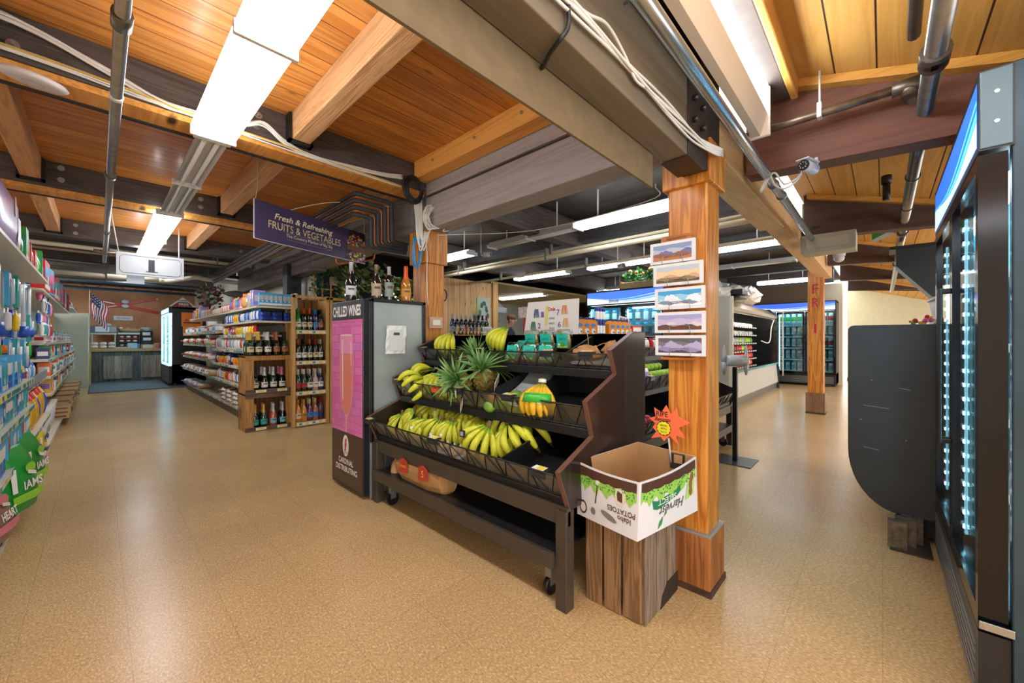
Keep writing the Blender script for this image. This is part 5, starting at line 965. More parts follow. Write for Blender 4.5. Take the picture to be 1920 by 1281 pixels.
shelf_row('left unit, farthest upper shelf', FN, 12.0, 14.1, L_(.02), 1.87, [('bag', .4, .14, .14, 'black', 'grey', 'black', 2), ('bag', .2, .16, .14, 'lime', 'red', 'yellow', 1)], lz, 'dark goods on the farthest upper shelf', seed=32)
shelf_row('left unit, overhead shelf', 'the purple pack', 4.42, 6.2, L_(.0), 1.80, [('bag', .15, .18, .08, 'yellow', 'white', 'orange', 1), ('bag', .15, .21, .08, 'lime', 'green', 'white', 1), ('box', .2, .26, .08, 'green', 'teal', 'white', 1), ('box', .12, .2, .08, 'red', 'yellow', 'white', 2), ('bag', .15, .22, .08, 'pink', 'red', 'white', 1), ('box', .12, .18, .08, 'red', 'white', 'grey', 2)], lz, 'packs on the overhead shelf', seed=33)
# purple paper pack
t = thing('diaper_pack', 'large purple plastic wrapped pack on the overhead shelf at the left edge', 'pack', (-.52, 3.85, 1.80), 0)
MB().rings([(0, .135, .42), (.02, .15, .44), (.12, .158, .45), (.27, .155, .45), (.33, .13, .43), (.345, .09, .38)], 36, pw=.3).build('wrapped_pack', mat('#b39ae0', .25, vary=.1, vscale=8), t)
b = MB(); b.face([(.16, .25, .05), (.16, .38, .04), (.158, .38, .20), (.158, .26, .20)], 1); b.face([(.162, .1, .18), (.162, .16, .18), (.16, .16, .3), (.16, .1, .3)], 2); b.face([(-.10, -.452, .16), (.02, -.452, .16), (.02, -.452, .27), (-.09, -.452, .27)], 0)
b.build('printed_panels', [mat('#e6e2c4', .3), mat('#e9e6f0', .3), mat('#2446a8', .3)], t)
# hanging brushes and tools on the wire grid
q = random.Random(9)
def brush(y, z, x, kind, label):
    t = thing('cleaning_brush', label, 'brush', (x, y, z), 0, 'brushes hanging on the wire grid'); t.rotation_euler = (q.uniform(-.18, .18), 0, 0)
    if kind == 0:
        MB().tube([(0, 0, -.40), (0, .0, -.1), (0, 0, 0)], .014, 8).build('white_handle', mat('#e4e8ea', .35), t); MB().rings([(-.5, .03, .04), (-.47, .04, .05), (-.40, .03, .035)], 12).build('blue_head', mat('#1d4fb0', .35), t)
    elif kind == 1:
        b = MB().box(-.012, -.06, -.26, .012, .06, 0, 0); b.face([(.0125, -.05, -.12), (.0125, .05, -.12), (.0125, .05, -.02), (.0125, -.05, -.02)], 1); b.build('card', [pm(q.choice(['sky', 'blue', 'teal'])), pm('white')], t)
        MB().tube([(.022, 0, -.25), (.022, 0, -.06)], .012, 8).build('tool', mat('#cdd8e0', .3), t)
    else:
        MB().rings([(-.17, .015, .025), (-.15, .02, .032), (-.04, .018, .03), (-.03, .003, .02), (0, .003, .015)], 12, pw=.7).build('sponge_pack', pm(q.choice(['green', 'white', 'sky', 'silver', 'yellow'])), t)
    MB().tube([(0, 0, 0), (-.05, 0, .02), (-.1, 0, .015)], .0025, 5).build('peg_hook', mat('#c9cccd', .3, .8), t)
n = 0
for zi, (z, kinds) in enumerate(((1.72, (0, 1, 0, 0, 1)), (1.44, (1, 2, 0, 0, 2)), (1.20, (2, 1, 1, 2, 1)))):
    for i in range(18):
        y = 3.9+i*.145+q.uniform(-.03, .03); k = kinds[i % 5]
        brush(y, z, -.47-.04*(i % 3), k, f"{['long white handled brush', 'carded cleaning tool', 'wrapped scrub pad'][k]} {ORD[i]} from near end, {['top', 'middle', 'bottom'][zi]} row of wire grid")
for i in range(16):
    c, c2 = q.choice([('red', 'navy'), ('pink', 'red'), ('blue', 'white'), ('silver', 'black'), ('white', 'teal'), ('navy', 'pink')]); zi = i % 4
    one('hanging_toy', P_pouch(.13, .15, .05, c, c2, 'white'), f'small {c} and {c2} packet, {ORD[i//4]} along in the {["lowest", "second lowest", "second highest", "highest"][zi]} hanging row', 'packet', (-.42-.03*(i % 2), 6.75+.28*(i//4), 1.24+.13*zi), lz+q.uniform(-.2, .2), 'small packets hanging past the brushes')
# ---------------------------------------------------------------- fruit and goods on the produce stand
BAN = [mat('#c6cb34', .42, vary=.14, vscale=14), mat('#96b82c', .42), mat('#5c5326', .6)]; BANR = [mat('#e0b62c', .42, vary=.08, vscale=14), mat('#c4b03a', .42), mat('#5a4526', .6)]; CROWNM = mat('#6f6232', .7)
def banana_mesh(ripe=False, L=.175, curve=1.0):
    n = 9; pts = []; rs = []
    for i in range(n):
        s = i/(n-1); a = (-.15+1.25*s)*curve; pts.append((0, -(L*.62)*math.sin(a)*1.0-.004, -(L*.78)*(1-math.cos(a))*.0-L*s*.93+.0)); rs.append((.006, .0095, .0165, .0198, .021, .0203, .0178, .011, .0045)[i])
    for i in range(n):
        s = i/(n-1); pts[i] = (0, -.062*math.sin(PI*s*.9+.1)*curve, -L*s)
    b = MB().tube(pts, .017, 6, 0, rs=rs); k = 6
    for j in range(n-1):
        for q_ in range(k): b.m[j*k+q_] = 1 if j == 0 else (2 if j == n-2 else 0)
    b.m[-2] = 2; b.m[-1] = 2; b.s = [True]*len(b.s)
    return b.mesh('banana', BANR if ripe else BAN)
BM = banana_mesh(); BMR = banana_mesh(True); BML = banana_mesh(False, .19, 1.25)
STK = MB().disc((0, 0, 0), .011, 'y', 10).mesh('sticker', mat('#e6ecf4', .4))
CRN = MB().rings([(-.022, .02, .011), (0, .016, .01), (.014, .011, .009), (.024, .01, .008)], 8).mesh('stem_crown', CROWNM)
def bunch(p, rot, n, label, ripe=False, spread=.5, me=None, group=None, sc=1.0):
    t = thing('banana_bunch', label, 'bananas', p, 0, group); t.rotation_euler = rot; t.scale = (sc,)*3
    obj('stem_crown', CRN, t)
    for i in range(n):
        a = (i-(n-1)/2)*spread/max(1, n-1)*2; o = obj('banana', me or (BMR if ripe else BM), t); o.location = (.014*a*2, -.003*(i % 2), -.012)
        o.rotation_euler = (.10*(i % 2)-.1, -a*.55, a*1.0)
        if i == n//2: s = obj('sticker', STK, o); s.location = (0, -.081, -.09)
    return t
q = random.Random(21)
WH = ['against the left side panel', 'near the left price clip', 'left of the middle price clip', 'behind the middle price clip', 'right of the middle price clip', 'near the black divider']
def facing(extra=0): return -PI/2+extra      # bunch front (-y) turned to the aisle (-x)
rows_ = [(.10, .20, .655, 'front row'), (.22, .235, .67, 'front row'), (.34, .2, .66, 'front row'), (.46, .21, .665, 'front row'), (.58, .2, .66, 'front row'), (.69, .22, .66, 'front row'), (.69, .30, .70, 'front row'), (.86, .33, .70, 'front row'),
         (.15, .36, .72, 'back row'), (.28, .37, .73, 'back row'), (.42, .38, .73, 'back row'), (.55, .37, .72, 'back row'), (.68, .38, .73, 'back row'), (.82, .37, .72, 'back row'), (.96, .36, .71, 'back row')]
for i, (xl, u, z, rw) in enumerate(rows_):
    x, y, z = P1(xl, u+.035, z+q.uniform(-.02, .012)); k = i if i < 8 else i-8
    bunch((x, y, z), (q.uniform(-.35, .05), q.uniform(-.45, .45), facing(q.uniform(-.8, .8))), q.choice((4, 5, 5)), f'greenish yellow banana bunch, {ORD[k]} from the left in the {rw} of the bottom basket', me=BM if i % 3 else BML, group='banana bunches in the bottom basket', spread=.62)
x, y, z = P1(.52, .48, .76); bunch((x, y, z), (-1.2, .9, facing(.2)), 3, 'dark pair of bananas sticking up at the back of the bottom basket', me=BML, spread=.3)
for xl, u, z, r, n, lb in ((1.06, .235, .695, (-.1, .35, .3), 5, 'fat banana bunch with stickers just left of the divider in the bottom basket'), (1.15, .30, .71, (-.1, -.5, .2), 5, 'ripe looking banana bunch curling right beside the divider'), (1.21, .37, .72, (-.3, -.6, .3), 4, 'banana bunch lying on its side against the divider'), (1.12, .44, .76, (-.4, .1, .3), 4, 'banana bunch behind the fat stickered bunch in the bottom basket')):
    x, y, z = P1(xl, u, z); bunch((x, y, z), (r[0], r[1], facing(r[2])), n, lb, me=BML, spread=.7, sc=1.12)
# middle basket
for xl, u, z, r, n, lb in ((.12, .40, .92, (-.6, .5, .3), 5, 'banana bunch at the left end of the middle basket'), (.22, .45, .97, (-1.0, -.3, -.7), 4, 'banana bunch pointing up left in the middle basket'), (.33, .40, .95, (-.3, .2, .0), 5, 'banana bunch hanging over the front of the middle basket'), (.43, .47, .95, (-.4, -.3, .2), 4, 'banana bunch tucked beside the pineapples'), (.24, .35, .90, (-.9, .8, .4), 4, 'low banana bunch at the left of the middle basket')):
    x, y, z = P1(xl, u, z); bunch((x, y, z), (r[0], r[1], facing(r[2])), n, lb, spread=.6, me=BML if n == 4 else BM, sc=1.05)
x, y, z = P1(1.40, .315, .965); t = bunch((x, y, z), (-.22, .0, facing(.35)), 6, 'ripe yellow banana bunch with a green band standing alone in the middle basket', True, spread=.55, sc=1.08)
MB().rings([(-.105, .082, .052), (-.06, .070, .048)], 18, (0, -.045, 0), pw=.85).build('green_band', mat('#3fae3c', .3), t); MB().rings([(0, .022, .018), (.018, .02, .016)], 12, (0, 0, .0)).build('white_cap', mat('#e4e2dc', .4), t)
# top basket
x, y, z = P1(.20, .63, 1.255); bunch((x, y, z), (-.25, .1, facing(.3)), 5, 'banana bunch standing at the left end of the top basket', spread=.5, me=BML)
x, y, z = P1(.80, .66, 1.29); bunch((x, y, z), (-.2, .35, facing(.1)), 5, 'banana bunch leaning at the middle of the top basket beside the clamshells', spread=.4, me=BML)
# pineapples
LEAF = mat('#5f8f45', .5, vary=.3, vscale=20); LEAF2 = mat('#86a96c', .5); PINE_SK = mat('#8a7a3a', .6, vary=.45, vscale=45, bump=1.0)
def pineapple(p, rot, label, s=1.0, seed=1):
    t = thing('pineapple', label, 'pineapple', p, 0, None); t.rotation_euler = rot; t.scale = (s,)*3; qq = random.Random(seed)
    b = MB().rings([(0, .025, .025), (.01, .045, .045), (.05, .058, .058), (.1, .058, .058), (.14, .045, .045), (.155, .02, .02)], 18)
    for i in range(9):
        for j in range(12):
            a = 2*PI*(j+.5*(i % 2))/12; z = .012+.016*i; r = .058*math.sin(PI*min(max((z+.02)/.195, .1), .9))**.45; b.ball((r*math.cos(a), r*math.sin(a), z), (.007, .007, .008), 5, 3)
    b.build('fruit', PINE_SK, t); b = MB()
    for i in range(46):
        a = i*2.4; ring = i/46; L = .19*(1-.45*ring)*qq.uniform(.8, 1.1); sp = (1-ring)*1.15+.08; w = .011; m = i % 3 == 0; P = []
        for k in range(6):
            s_ = k/5; rr = .01+L*math.sin(sp)*s_**1.25; zz = .15+L*math.cos(sp)*s_+.02*s_-(.05*s_*s_*sp); ww = w*(1-s_)**.7+.0006
            P.append((rr, zz, ww))
        ca, sa = math.cos(a), math.sin(a)
        for k in range(5):
            (r0, z0, w0), (r1, z1, w1) = P[k], P[k+1]
            A = lambda r, z, w_: (r*ca-w_*sa, r*sa+w_*ca, z)
            b.face([A(r0, z0, w0), A(r0, z0+.0, -w0), A(r1, z1, -w1), A(r1, z1, w1)], int(m), True)
    b.build('leaf_crown', [LEAF, LEAF2], t); return t
x, y, z = P1(.66, .42, .87); pineapple((x, y, z), (.1, -1.15, .25), 'pineapple lying with its crown spilling over the front of the middle basket', 1.15, 3)
x, y, z = P1(.60, .55, .89); pineapple((x, y, z), (.9, -.35, .3), 'pineapple whose leafy crown leans left over the bananas', 1.3, 5)
x, y, z = P1(.74, .56, .90); pineapple((x, y, z), (-.35, -.35, .1), 'pineapple standing upright at the back of the middle basket', 1.3, 8)
x, y, z = P1(.80, .45, .86); pineapple((x, y, z), (-.2, -.6, .9), 'pineapple at the right of the group with its crown up', 1.15, 12)
o = thing('orange_tag', 'orange paper tag in front of the pineapples', 'tag', P1(.55, .225, .84)); MB().box(-.004, -.05, 0, 0, .05, .05).build('card', mat('#d2562a', .6), o)
# mango tray, paper and fruit
def fruit(p, s, c1, label, name='mango', cat='mango', rot=(0, 0, 0), stemc='#4a3a22', group=None):
    t = thing(name, label, cat, p, 0, group); t.rotation_euler = rot; MB().ball((0, 0, 0), s, 14, 9).build('flesh', c1, t); MB().tube([(0, 0, s[2]*.95), (.004, 0, s[2]*1.15)], .0025, 6).build('stem', mat(stemc, .7), t)
MNG = mat('#6f9a38', .35, vary=.3, vscale=9); MNR = mat('#a86a34', .35, vary=.35, vscale=7)
o = thing('tray_liner', 'pale paper liner curling up behind the mangoes', 'paper', P1(1.12, .30, .79)); b = MB()
for i in range(8):
    a, c = i/8, (i+1)/8; g = lambda s: (.02+.36*s, .0, .02+.10*s+.09*s**3); p0, p1_ = g(a), g(c); b.face([(p0[0], -.10, p0[2]), (p1_[0], -.10, p1_[2]), (p1_[0], .10, p1_[2]+.01), (p0[0], .10, p0[2]+.01)], 0, True)
b.build('sheet', mat('#aab3b8', .5), o)
for xl, u, z, m, lb in ((1.03, .30, .84, MNR, 'red and green mango at the left of the mango tray'), (1.10, .30, .825, MNG, 'green mango low at the front of the tray'), (1.15, .38, .86, MNG, 'green mango in the middle of the tray with a sticker'), (1.22, .37, .86, MNG, 'dark green mango at the right end of the tray'), (1.04, .265, .80, MNG, 'yellow green mango pressed against the tray fence')):
    fruit(P1(xl, u, z), (.038, .045, .036), m, lb)
for xl, u, z, rz_, lb in ((1.0, .36, .93, .5, 'folded price leaflet standing on the left edge of the mango tray'), (.80, .24, .79, .9, 'price leaflet hanging on the basket fence below the pineapples')):
    o = thing('price_leaflet', lb, 'leaflet', P1(xl, u, z)); o.rotation_euler = (.2, -.5, rz_); b = MB().box(-.055, 0, -.03, .055, .002, .035, 0)
    for k in range(3): b.face([(-.04+.03*k, -.001, -.005), (-.02+.03*k, -.001, -.005), (-.02+.03*k, -.001, .02), (-.04+.03*k, -.001, .02)], 1); b.face([(-.045+.03*k, .003, -.005), (-.025+.03*k, .003, -.005), (-.025+.03*k, .003, .02), (-.045+.03*k, .003, .02)], 1)
    b.build('sheet', [mat('#dfdcd4', .5), mat('#b0603a', .5)], o)
# clamshells
CLEAR = glass('#e8efec', .06, .08)
def clam(p, rot, label):
    t = thing('clamshell_pack', label, 'clamshell', p, 0, 'teal labelled clamshell packs'); t.rotation_euler = rot; t.scale = (.88,)*3
    MB().rings([(0, .055, .03), (.01, .06, .035), (.13, .065, .035), (.15, .055, .025)], 20, pw=.5).build('clear_shell', CLEAR, t); MB().rings([(.01, .045, .02), (.07, .05, .022), (.11, .04, .015)], 14, pw=.7).build('snack_filling', mat('#c9b87a', .6, vary=.3, vscale=50), t)
    b = MB(); b.face([(-.048, -.038, .02), (.048, -.038, .02), (.048, -.038, .125), (-.048, -.038, .125)], 0); b.face([(-.045, -.0385, .022), (.045, -.0385, .022), (.045, -.0385, .032), (-.045, -.0385, .032)], 1)
    b.disc((0, -.0387, .045), .026, 'y', 14, 2, .018); b.disc((-.028, -.0389, .045), .009, 'y', 10, 3); b.disc((0, -.0387, .12), .01, 'y', 10, 2)
    b.add(text_mb('Josie\'s', .062, (1, 0, 0), (0, 0, 1), (0, -.0392, .085), .026, shear=.3, m=4)); b.build('teal_label', [mat('#22b8aa', .4), mat('#d8d23a', .4), mat('#3fa63a', .4), mat('#e8e8e4', .4), mat('#12403c', .4)], t)
for i in range(3): clam(P1(.99+.135*i, .73, 1.135), (.15, 0, facing()), 'teal labelled clamshell standing upright in the top basket, '+('left', 'middle', 'right')[i]+' of three')
for i, (xl, u, z, r, lb) in enumerate(((.92, .62, 1.10, -.9, 'left tilted'), (1.04, .58, 1.085, -1.1, 'middle tilted'), (1.17, .58, 1.085, -1.2, 'right tilted'), (.98, .53, 1.05, -.2, 'lower left upright'), (1.13, .525, 1.05, -.2, 'lower middle upright'), (1.26, .525, 1.05, -.2, 'lower right upright'))):
    clam(P1(xl, u, z), (r, 0, facing(.05*i-.1)), lb+' clamshell pack against the top basket fence')
# crumpled paper, garlic
def crumple(name, label, cat, p, size, m, seed, n=10, amp=.35):
    t = thing(name, label, cat, p); qq = random.Random(seed); b = MB(); k = 7; rg = []
    b.rings([(size[2]*(-math.cos(PI*(j+.1)/(k+.2))+1)/2, size[0]/2*math.sin(PI*(j+.25)/(k+.5)), size[1]/2*math.sin(PI*(j+.25)/(k+.5))) for j in range(k+1)], n)
    b.v = [(x*(1+qq.uniform(-amp, amp)), y*(1+qq.uniform(-amp, amp)), z*(1+qq.uniform(-amp, amp)*.6)) for x, y, z in b.v]; b.s = [False]*len(b.s); b.build('crumpled_paper', m, t); return t
crumple('paper_bag', 'crumpled brown paper bag at the right end of the top basket', 'paper bag', P1(1.50, .60, 1.075), (.14, .2, .085), mat('#b98a58', .7), 3)
crumple('paper_bag', 'second brown paper bag with a torn peak in the top basket', 'paper bag', P1(1.64, .66, 1.10), (.1, .13, .09), mat('#c09262', .7), 5)
o = thing('raffia_strands', 'raffia handles sprouting from the brown paper bags', 'twine', P1(1.5, .62, 1.15))
for P in ([(0, 0, 0), (.02, .02, .08), (.03, .06, .10)], [(0, -.03, 0), (.03, -.09, .03), (.05, -.14, .02)], [(0, -.12, 0), (.05, -.2, .05), (.06, -.22, .09)]): MB().tube(smooth(P, 5), .0025, 5).build('strand', mat('#b7925c', .7), o)
o = thing('paper_liner', 'pale grey paper liner under the brown bags in the top basket', 'paper', P1(1.55, .52, 1.06)); MB().prism([(0, 0), (.22, .055), (.22, .058), (0, .003)], 'y', -.17, .17).build('sheet', mat('#aeb2b4', .5), o, fix=True)
o = thing('paper_liner', 'white paper under the garlic in the bottom basket', 'paper', P1(.80, .10, .50)); MB().prism([(0, 0), (.10, .03), (.10, .033), (0, .003)], 'y', -.16, .08).build('sheet', mat('#b5babd', .5), o, fix=True)
for i, (xl, u, z) in enumerate(((.80, .135, .545), (.87, .13, .54), (.92, .14, .55), (.98, .135, .54), (.90, .10, .53), (.76, .12, .535))):
    o = thing('garlic_bulb', f'pale garlic bulb, {ORD[i]} in the little pile at the bottom basket fence', 'garlic', P1(xl, u, z), 0, 'garlic bulbs in the bottom basket'); MB().rings([(-.02, .008, .008), (-.014, .022, .022), (.002, .025, .025), (.016, .012, .012), (.035, .004, .004)], 12).build('bulb', mat('#c9b598', .6, vary=.1, vscale=30), o)
o = thing('price_card', 'small dark price cube among the bananas', 'price tag', P1(.98, .10, .655)); MB().box(-.004, -.022, -.02, .004, .022, .02).build('card', mat('#30343a', .4), o); MB().box(-.006, -.012, -.012, -.0042, .012, .012).build('window', mat('#a9adb0', .4), o)
# brown potato sack on the lower shelf
t = thing('paper_sack', 'brown paper sack with red badges on the lower shelf of the first stand', 'sack', P1(.36, .15, .245)); t.rotation_euler = (0, 0, -PI/2); t.scale = (1.2,)*3
b = MB().rings([(-.10, .01, .01), (-.07, .06, .04), (-.055, .025, .02), (-.03, .07, .06), (.05, .10, .075), (.28, .105, .078), (.40, .09, .06), (.44, .06, .03)], 16, pw=.85); b.xf(Matrix.Translation((-.05, 0, .075)) @ Matrix.Rotation(PI/2, 4, 'Y')); b.s = [False]*len(b.s); b.build('sack', mat('#a87e4e', .7, vary=.15, vscale=18), t)
for x, w in ((.05, .045), (.24, .045)): MB().face([(x-w, -.082, .05), (x+w, -.082, .06), (x+w, -.082, .12), (x, -.078, .135), (x-w, -.078, .12)], 0).build('red_badge', mat('#b23a28', .5), t)
text_mb('5', .02, (1, 0, 0), (0, 0, 1), (.24, -.084, .09)).add(text_mb('RUSSET', .06, (1, 0, 0), (0, 0, 1), (.05, -.084, .09))).build('lettering', mat('#e8c84a', .5), t)
MB().rings([(-.13, .004, .02), (-.08, .035, .03), (-.02, .03, .02), (0, .01, .01)], 8, (-.14, -.02, .07)).build('torn_neck', mat('#c59c72', .7), t)

# second stand: apples, greens, onions
def P2(xl, u, z): return (2.27+xl, 1.19+u, z)
RA = mat('#b83040', .3, vary=.35, vscale=12); GA = mat('#a3cc3c', .3, vary=.15, vscale=9); qq = random.Random(4)
for i in range(14): fruit(P2(.12+.085*(i % 7), .13+.10*(i//7), .585+.05*(i//7)), (.038, .038, .035), RA, f'red apple, {ORD[i % 7]} from the left, {"front" if i < 7 else "back"} row, second stand bottom basket', 'apple', 'apple', group='red apples in the second stand')
for i in range(12): fruit(P2(1.16+.095*(i % 6), .36+.11*(i//6), .875+.055*(i//6)), (.04, .04, .037), GA, f'green apple, {ORD[i % 6]} from the left in the {"front" if i < 6 else "back"} row of the second stand', 'apple', 'apple', group='green apples in the second stand')
for i in range(6):
    me = P_pouch(.18, .15, .14, 'pink', 'lilac', 'white'); one('produce_bag', me, f'netted bag of pink onions, {ORD[i]} from the left, second stand middle basket', 'onion bag', P2(.62+.085*i, .34+.10*(i % 2), .80+.06*(i % 2)), qq.uniform(-.4, .4), 'bagged onions in the second stand')
for i in range(7):
    me = P_pouch(.17, .13, .12, 'red', 'white', 'maroon'); one('produce_bag', me, f'white printed bag of apples, {ORD[i]} from the left, second stand top basket', 'apple bag', P2(.85+.16*i, .58+.06*(i % 2), 1.09), qq.uniform(-.5, .5), 'bagged apples on the second stand')
for k, (a, b_, c) in enumerate(((.72, .42, .79),)):
    o = thing('tray_liner', 'grey liner sheet sloping up behind the green apples', 'paper', P2(a, b_, c)); MB().prism([(-.1, .02), (.3, .17), (.3, .173), (-.1, .023)], 'x', .0, .6).build('sheet', mat('#7d8a90', .5), o, fix=True)

# banana chart poster
t = thing('banana_chart_poster', 'white fruit company poster of numbered banana ripeness stages behind the produce stand', 'poster', (2.195, 1.70, 1.20)); t.rotation_euler = (0, 0, -PI/2)
PW, PH = .235, .275
MB().face([(-PW-.03, 0, -.02), (PW-.01, 0, -.02), (PW, 0, PH), (-PW+.02, 0, PH)]).face([(-PW-.03, .004, -.02), (-PW+.02, .004, PH), (PW, .004, PH), (PW-.01, .004, -.02)]).build('sheet', mat('#d9d9d6', .5), t)
b = MB()
def minib(cx, cz, s, m):
    for k in range(4):
        x0 = cx+(k-1.5)*s*.28; L = [(x0-s*.12-s*.12*math.sin(PI*j/6), -.002-.0003*k, cz+s*(1-j/3)) for j in range(7)]; R = [(x0+s*.12-s*.02*math.sin(PI*j/6), -.002-.0003*k, cz+s*(1-j/3)) for j in range(6, -1, -1)]; b.face([(p[0]+(k-1.5)*s*.1*(cz+s-p[2])/s, p[1], p[2]) for p in L+R], m if k % 2 else m+1)
for cx, cz, m in ((-.13, .19, 0), (-.16, .10, 2), (-.09, .03, 4), (.12, .205, 6), (.13, .115, 8), (.08, .03, 8)): minib(cx, cz, .032, m)
b.build('banana_prints', [mat(c, .6) for c in ('#5a7a92', '#41596e', '#4f8a62', '#35644a', '#9ab06a', '#7d9450', '#d99a72', '#bd7a56', '#dcb67e', '#c89a62')], t)
b = MB()
for s, x, z in (('1', -.075, .18), ('2', -.105, .10), ('3', -.045, .035), ('7', .065, .19), ('6', .075, .105), ('5', .02, .03)): b.add(text_mb(s, .026, (1, 0, 0), (0, 0, 1), (x, -.003, z), .04, bold=.02))
b.build('stage_numbers', mat('#7a5ca8', .5), t); text_mb('Dole', .06, (1, 0, 0), (0, 0, 1), (.01, -.003, .215), .026, bold=.02).build('company_name', mat('#c8323e', .5), t)
b = MB().add(text_mb('BANANAS', .05, (1, 0, 0), (0, 0, 1), (.01, -.003, .15), .016)).add(text_mb('BANANOS', .05, (1, 0, 0), (0, 0, 1), (.01, -.003, .115), .016)).add(text_mb('BANANE', .045, (1, 0, 0), (0, 0, 1), (.01, -.003, .08), .016)); b.build('small_print', mat('#6a6a6e', .5), t)
b = MB().face([(-.045, -.0025, .235), (-.02, -.0025, .24), (-.025, -.0025, .17), (-.04, -.0025, .09), (-.055, -.0025, .11), (-.05, -.0025, .17)]); b.build('yellow_banana_print', mat('#d8cf6a', .5), t)

# ---------------------------------------------------------------- crate, potato box and star sign
t = thing('wooden_crate', 'weathered slatted crate standing on end at the foot of the centre post', 'crate', (1.735, .865, 0), 0)
SL = wood('#8f6f4a', '#6b4e30', 'z', 0, 'x', 0, 1.0, .8, knots=.4, bump=.6); SLG = wood('#8a7a68', '#6a5a4a', 'z', 0, 'x', 0, 1.0, .8, bump=.6)
HC = .385
for i in range(3): MB().box(-.178, .055-.093*i, .0+.004*i, -.165, .137-.093*i, HC-.003*i).build('slat', SL, t, .003)
for i in range(3): MB().box(-.165+.115*i, -.147, .0, -.062+.115*i, -.135, HC-.004*i).build('slat', SLG, t, .003)
for i in range(3): MB().box(-.165+.115*i, .137, .0, -.062+.115*i, .147, HC).build('slat', SL, t, .003)
MB().box(-.165, -.135, 0, .178, .137, .02).build('end_board', SL, t); MB().box(-.165, -.135, HC-.02, .178, .137, HC).build('top_board', SL, t); MB().box(-.165, -.135, .02, -.145, -.11, HC-.02).build('corner_batten', SL, t)
b = MB().box(.06, -.1495, 0, .178, -.1472, .09).prism([(-.02, 0), (.06, 0), (.06, .09), (.0, .05)], 'y', -.1492, -.1473); b.build('dark_stain', mat('#2a1e16', .8, vary=.3), t)
# box: bottom and top corner rings F, L, B, R
Fb, Lb, Bb, Rb = (1.486, .715, .388), (1.528, 1.03, .392), (1.955, .95, .40), (1.938, .632, .396)
Ft, Lt, Bt, Rt = (1.500, .712, .622), (1.512, 1.022, .642), (1.952, .935, .662), (1.940, .640, .648)
t = thing('cardboard_box', 'open white potato box printed upside down in green and brown, sitting on the slatted crate', 'box', (0, 0, 0))
KR = mat('#b08a5c', .75, vary=.06, vscale=6); WHT = mat('#d4d6da', .5)
def quadpt(a, b_, c, d): # a,b_ bottom left/right; c,d top right/left
    a, b_, c, d = map(Vector, (a, b_, c, d)); return lambda s, u: (a*(1-s)+b_*s)*(1-u)+(d*(1-s)+c*s)*u
def wall(a, b_, c, d, sag, nm, bow=.0):
    Q = quadpt(a, b_, c, d); A, B_ = Vector(a), Vector(b_); nrm = (B_-A).cross(Vector((0, 0, 1))).normalized(); n = 10; m = MB()
    f = lambda s, u: Q(s, u) + Vector((0, 0, -sag*math.sin(PI*s)*u)) + nrm*bow*math.sin(PI*s)*u
    for i in range(n):
        for k in range(4):
            s0, s1, u0, u1 = i/n, (i+1)/n, k/4, (k+1)/4
            m.face([f(s0, u0), f(s1, u0), f(s1, u1), f(s0, u1)], 0, True); g = lambda s, u: f(s, u)-nrm*.005
            m.face([g(s1, u0), g(s0, u0), g(s0, u1), g(s1, u1)], 1, True)
        m.face([f(i/n, 1), f((i+1)/n, 1), f((i+1)/n, 1)-nrm*.005, f(i/n, 1)-nrm*.005], 2)
    o = m.build(nm, [WHT, KR, mat('#d8d4cc', .6)], t); return o, (lambda s, u, e=.0015: f(s, u)+nrm*e)
wl, fl = wall(Lb, Fb, Ft, Lt, .006, 'left_wall', .008); wr, fr_ = wall(Fb, Rb, Rt, Ft, .012, 'right_wall', .004)
wall(Rb, Bb, Bt, Rt, .0, 'back_right_wall'); wall(Bb, Lb, Lt, Bt, .0, 'back_left_wall')
MB().face([Fb, Rb, Bb, Lb]).build('box_floor', KR, t)
def onwall(f, mb, e=.0018):
    mb.v = [tuple(f(p[0], p[1], e+p[2])) for p in mb.v]; return mb
def scallop(f, par, seed):
    g = MB(); n = 30; qz = random.Random(seed)
    def band(lo, hi, m, e):
        for i in range(n):
            a, c = .03+.94*i/n, .03+.94*(i+1)/n; g.face([(a, lo(i), e), (c, lo(i+1), e), (c, hi(i+1), e), (a, hi(i), e)], m)
    band(lambda i: .60+.06*math.sin(i*1.1)+.03*math.sin(i*2.7), lambda i: .88, 0, 0)
    band(lambda i: .82-.03*abs(math.sin(i*.55)), lambda i: .97, 1, .0006)
    for _ in range(110):
        s, u = qz.uniform(.05, .95), qz.uniform(.66, .84); r = qz.uniform(.008, .018); g.face([(s+r*math.cos(k*PI/3)*.7, u+r*1.2*math.sin(k*PI/3), .0004) for k in range(6)], 2)
    onwall(f, g).build('foliage_print', [mat('#8fc250', .5), mat('#4a2e22', .5), mat('#2f7d38', .5)], par)
scallop(fl, wl, 1); scallop(fr_, wr, 2)
def wtext(f, par, s, cx, cy, w, h, m, nm='lettering', shear=0, rot=True, bold=0, e=.0022):
    g = text_mb(s, w, (-1, 0, 0) if rot else (1, 0, 0), (0, -1, 0) if rot else (0, 1, 0), (cx, cy, 0), h, shear=shear, bold=bold); onwall(f, g, e).build(nm, m, par)
BRN = mat('#54362a', .5); DGR = mat('#1e7a52', .5)
wtext(fl, wl, 'Idaho', .80, .27, .2, .10, BRN, bold=.01); wtext(fl, wl, 'POTATOES', .75, .40, .42, .10, BRN, bold=.015); wtext(fl, wl, 'HARVEST SELECT POTATOES', .55, .91, .6, .03, mat('#d8c8b4', .5))
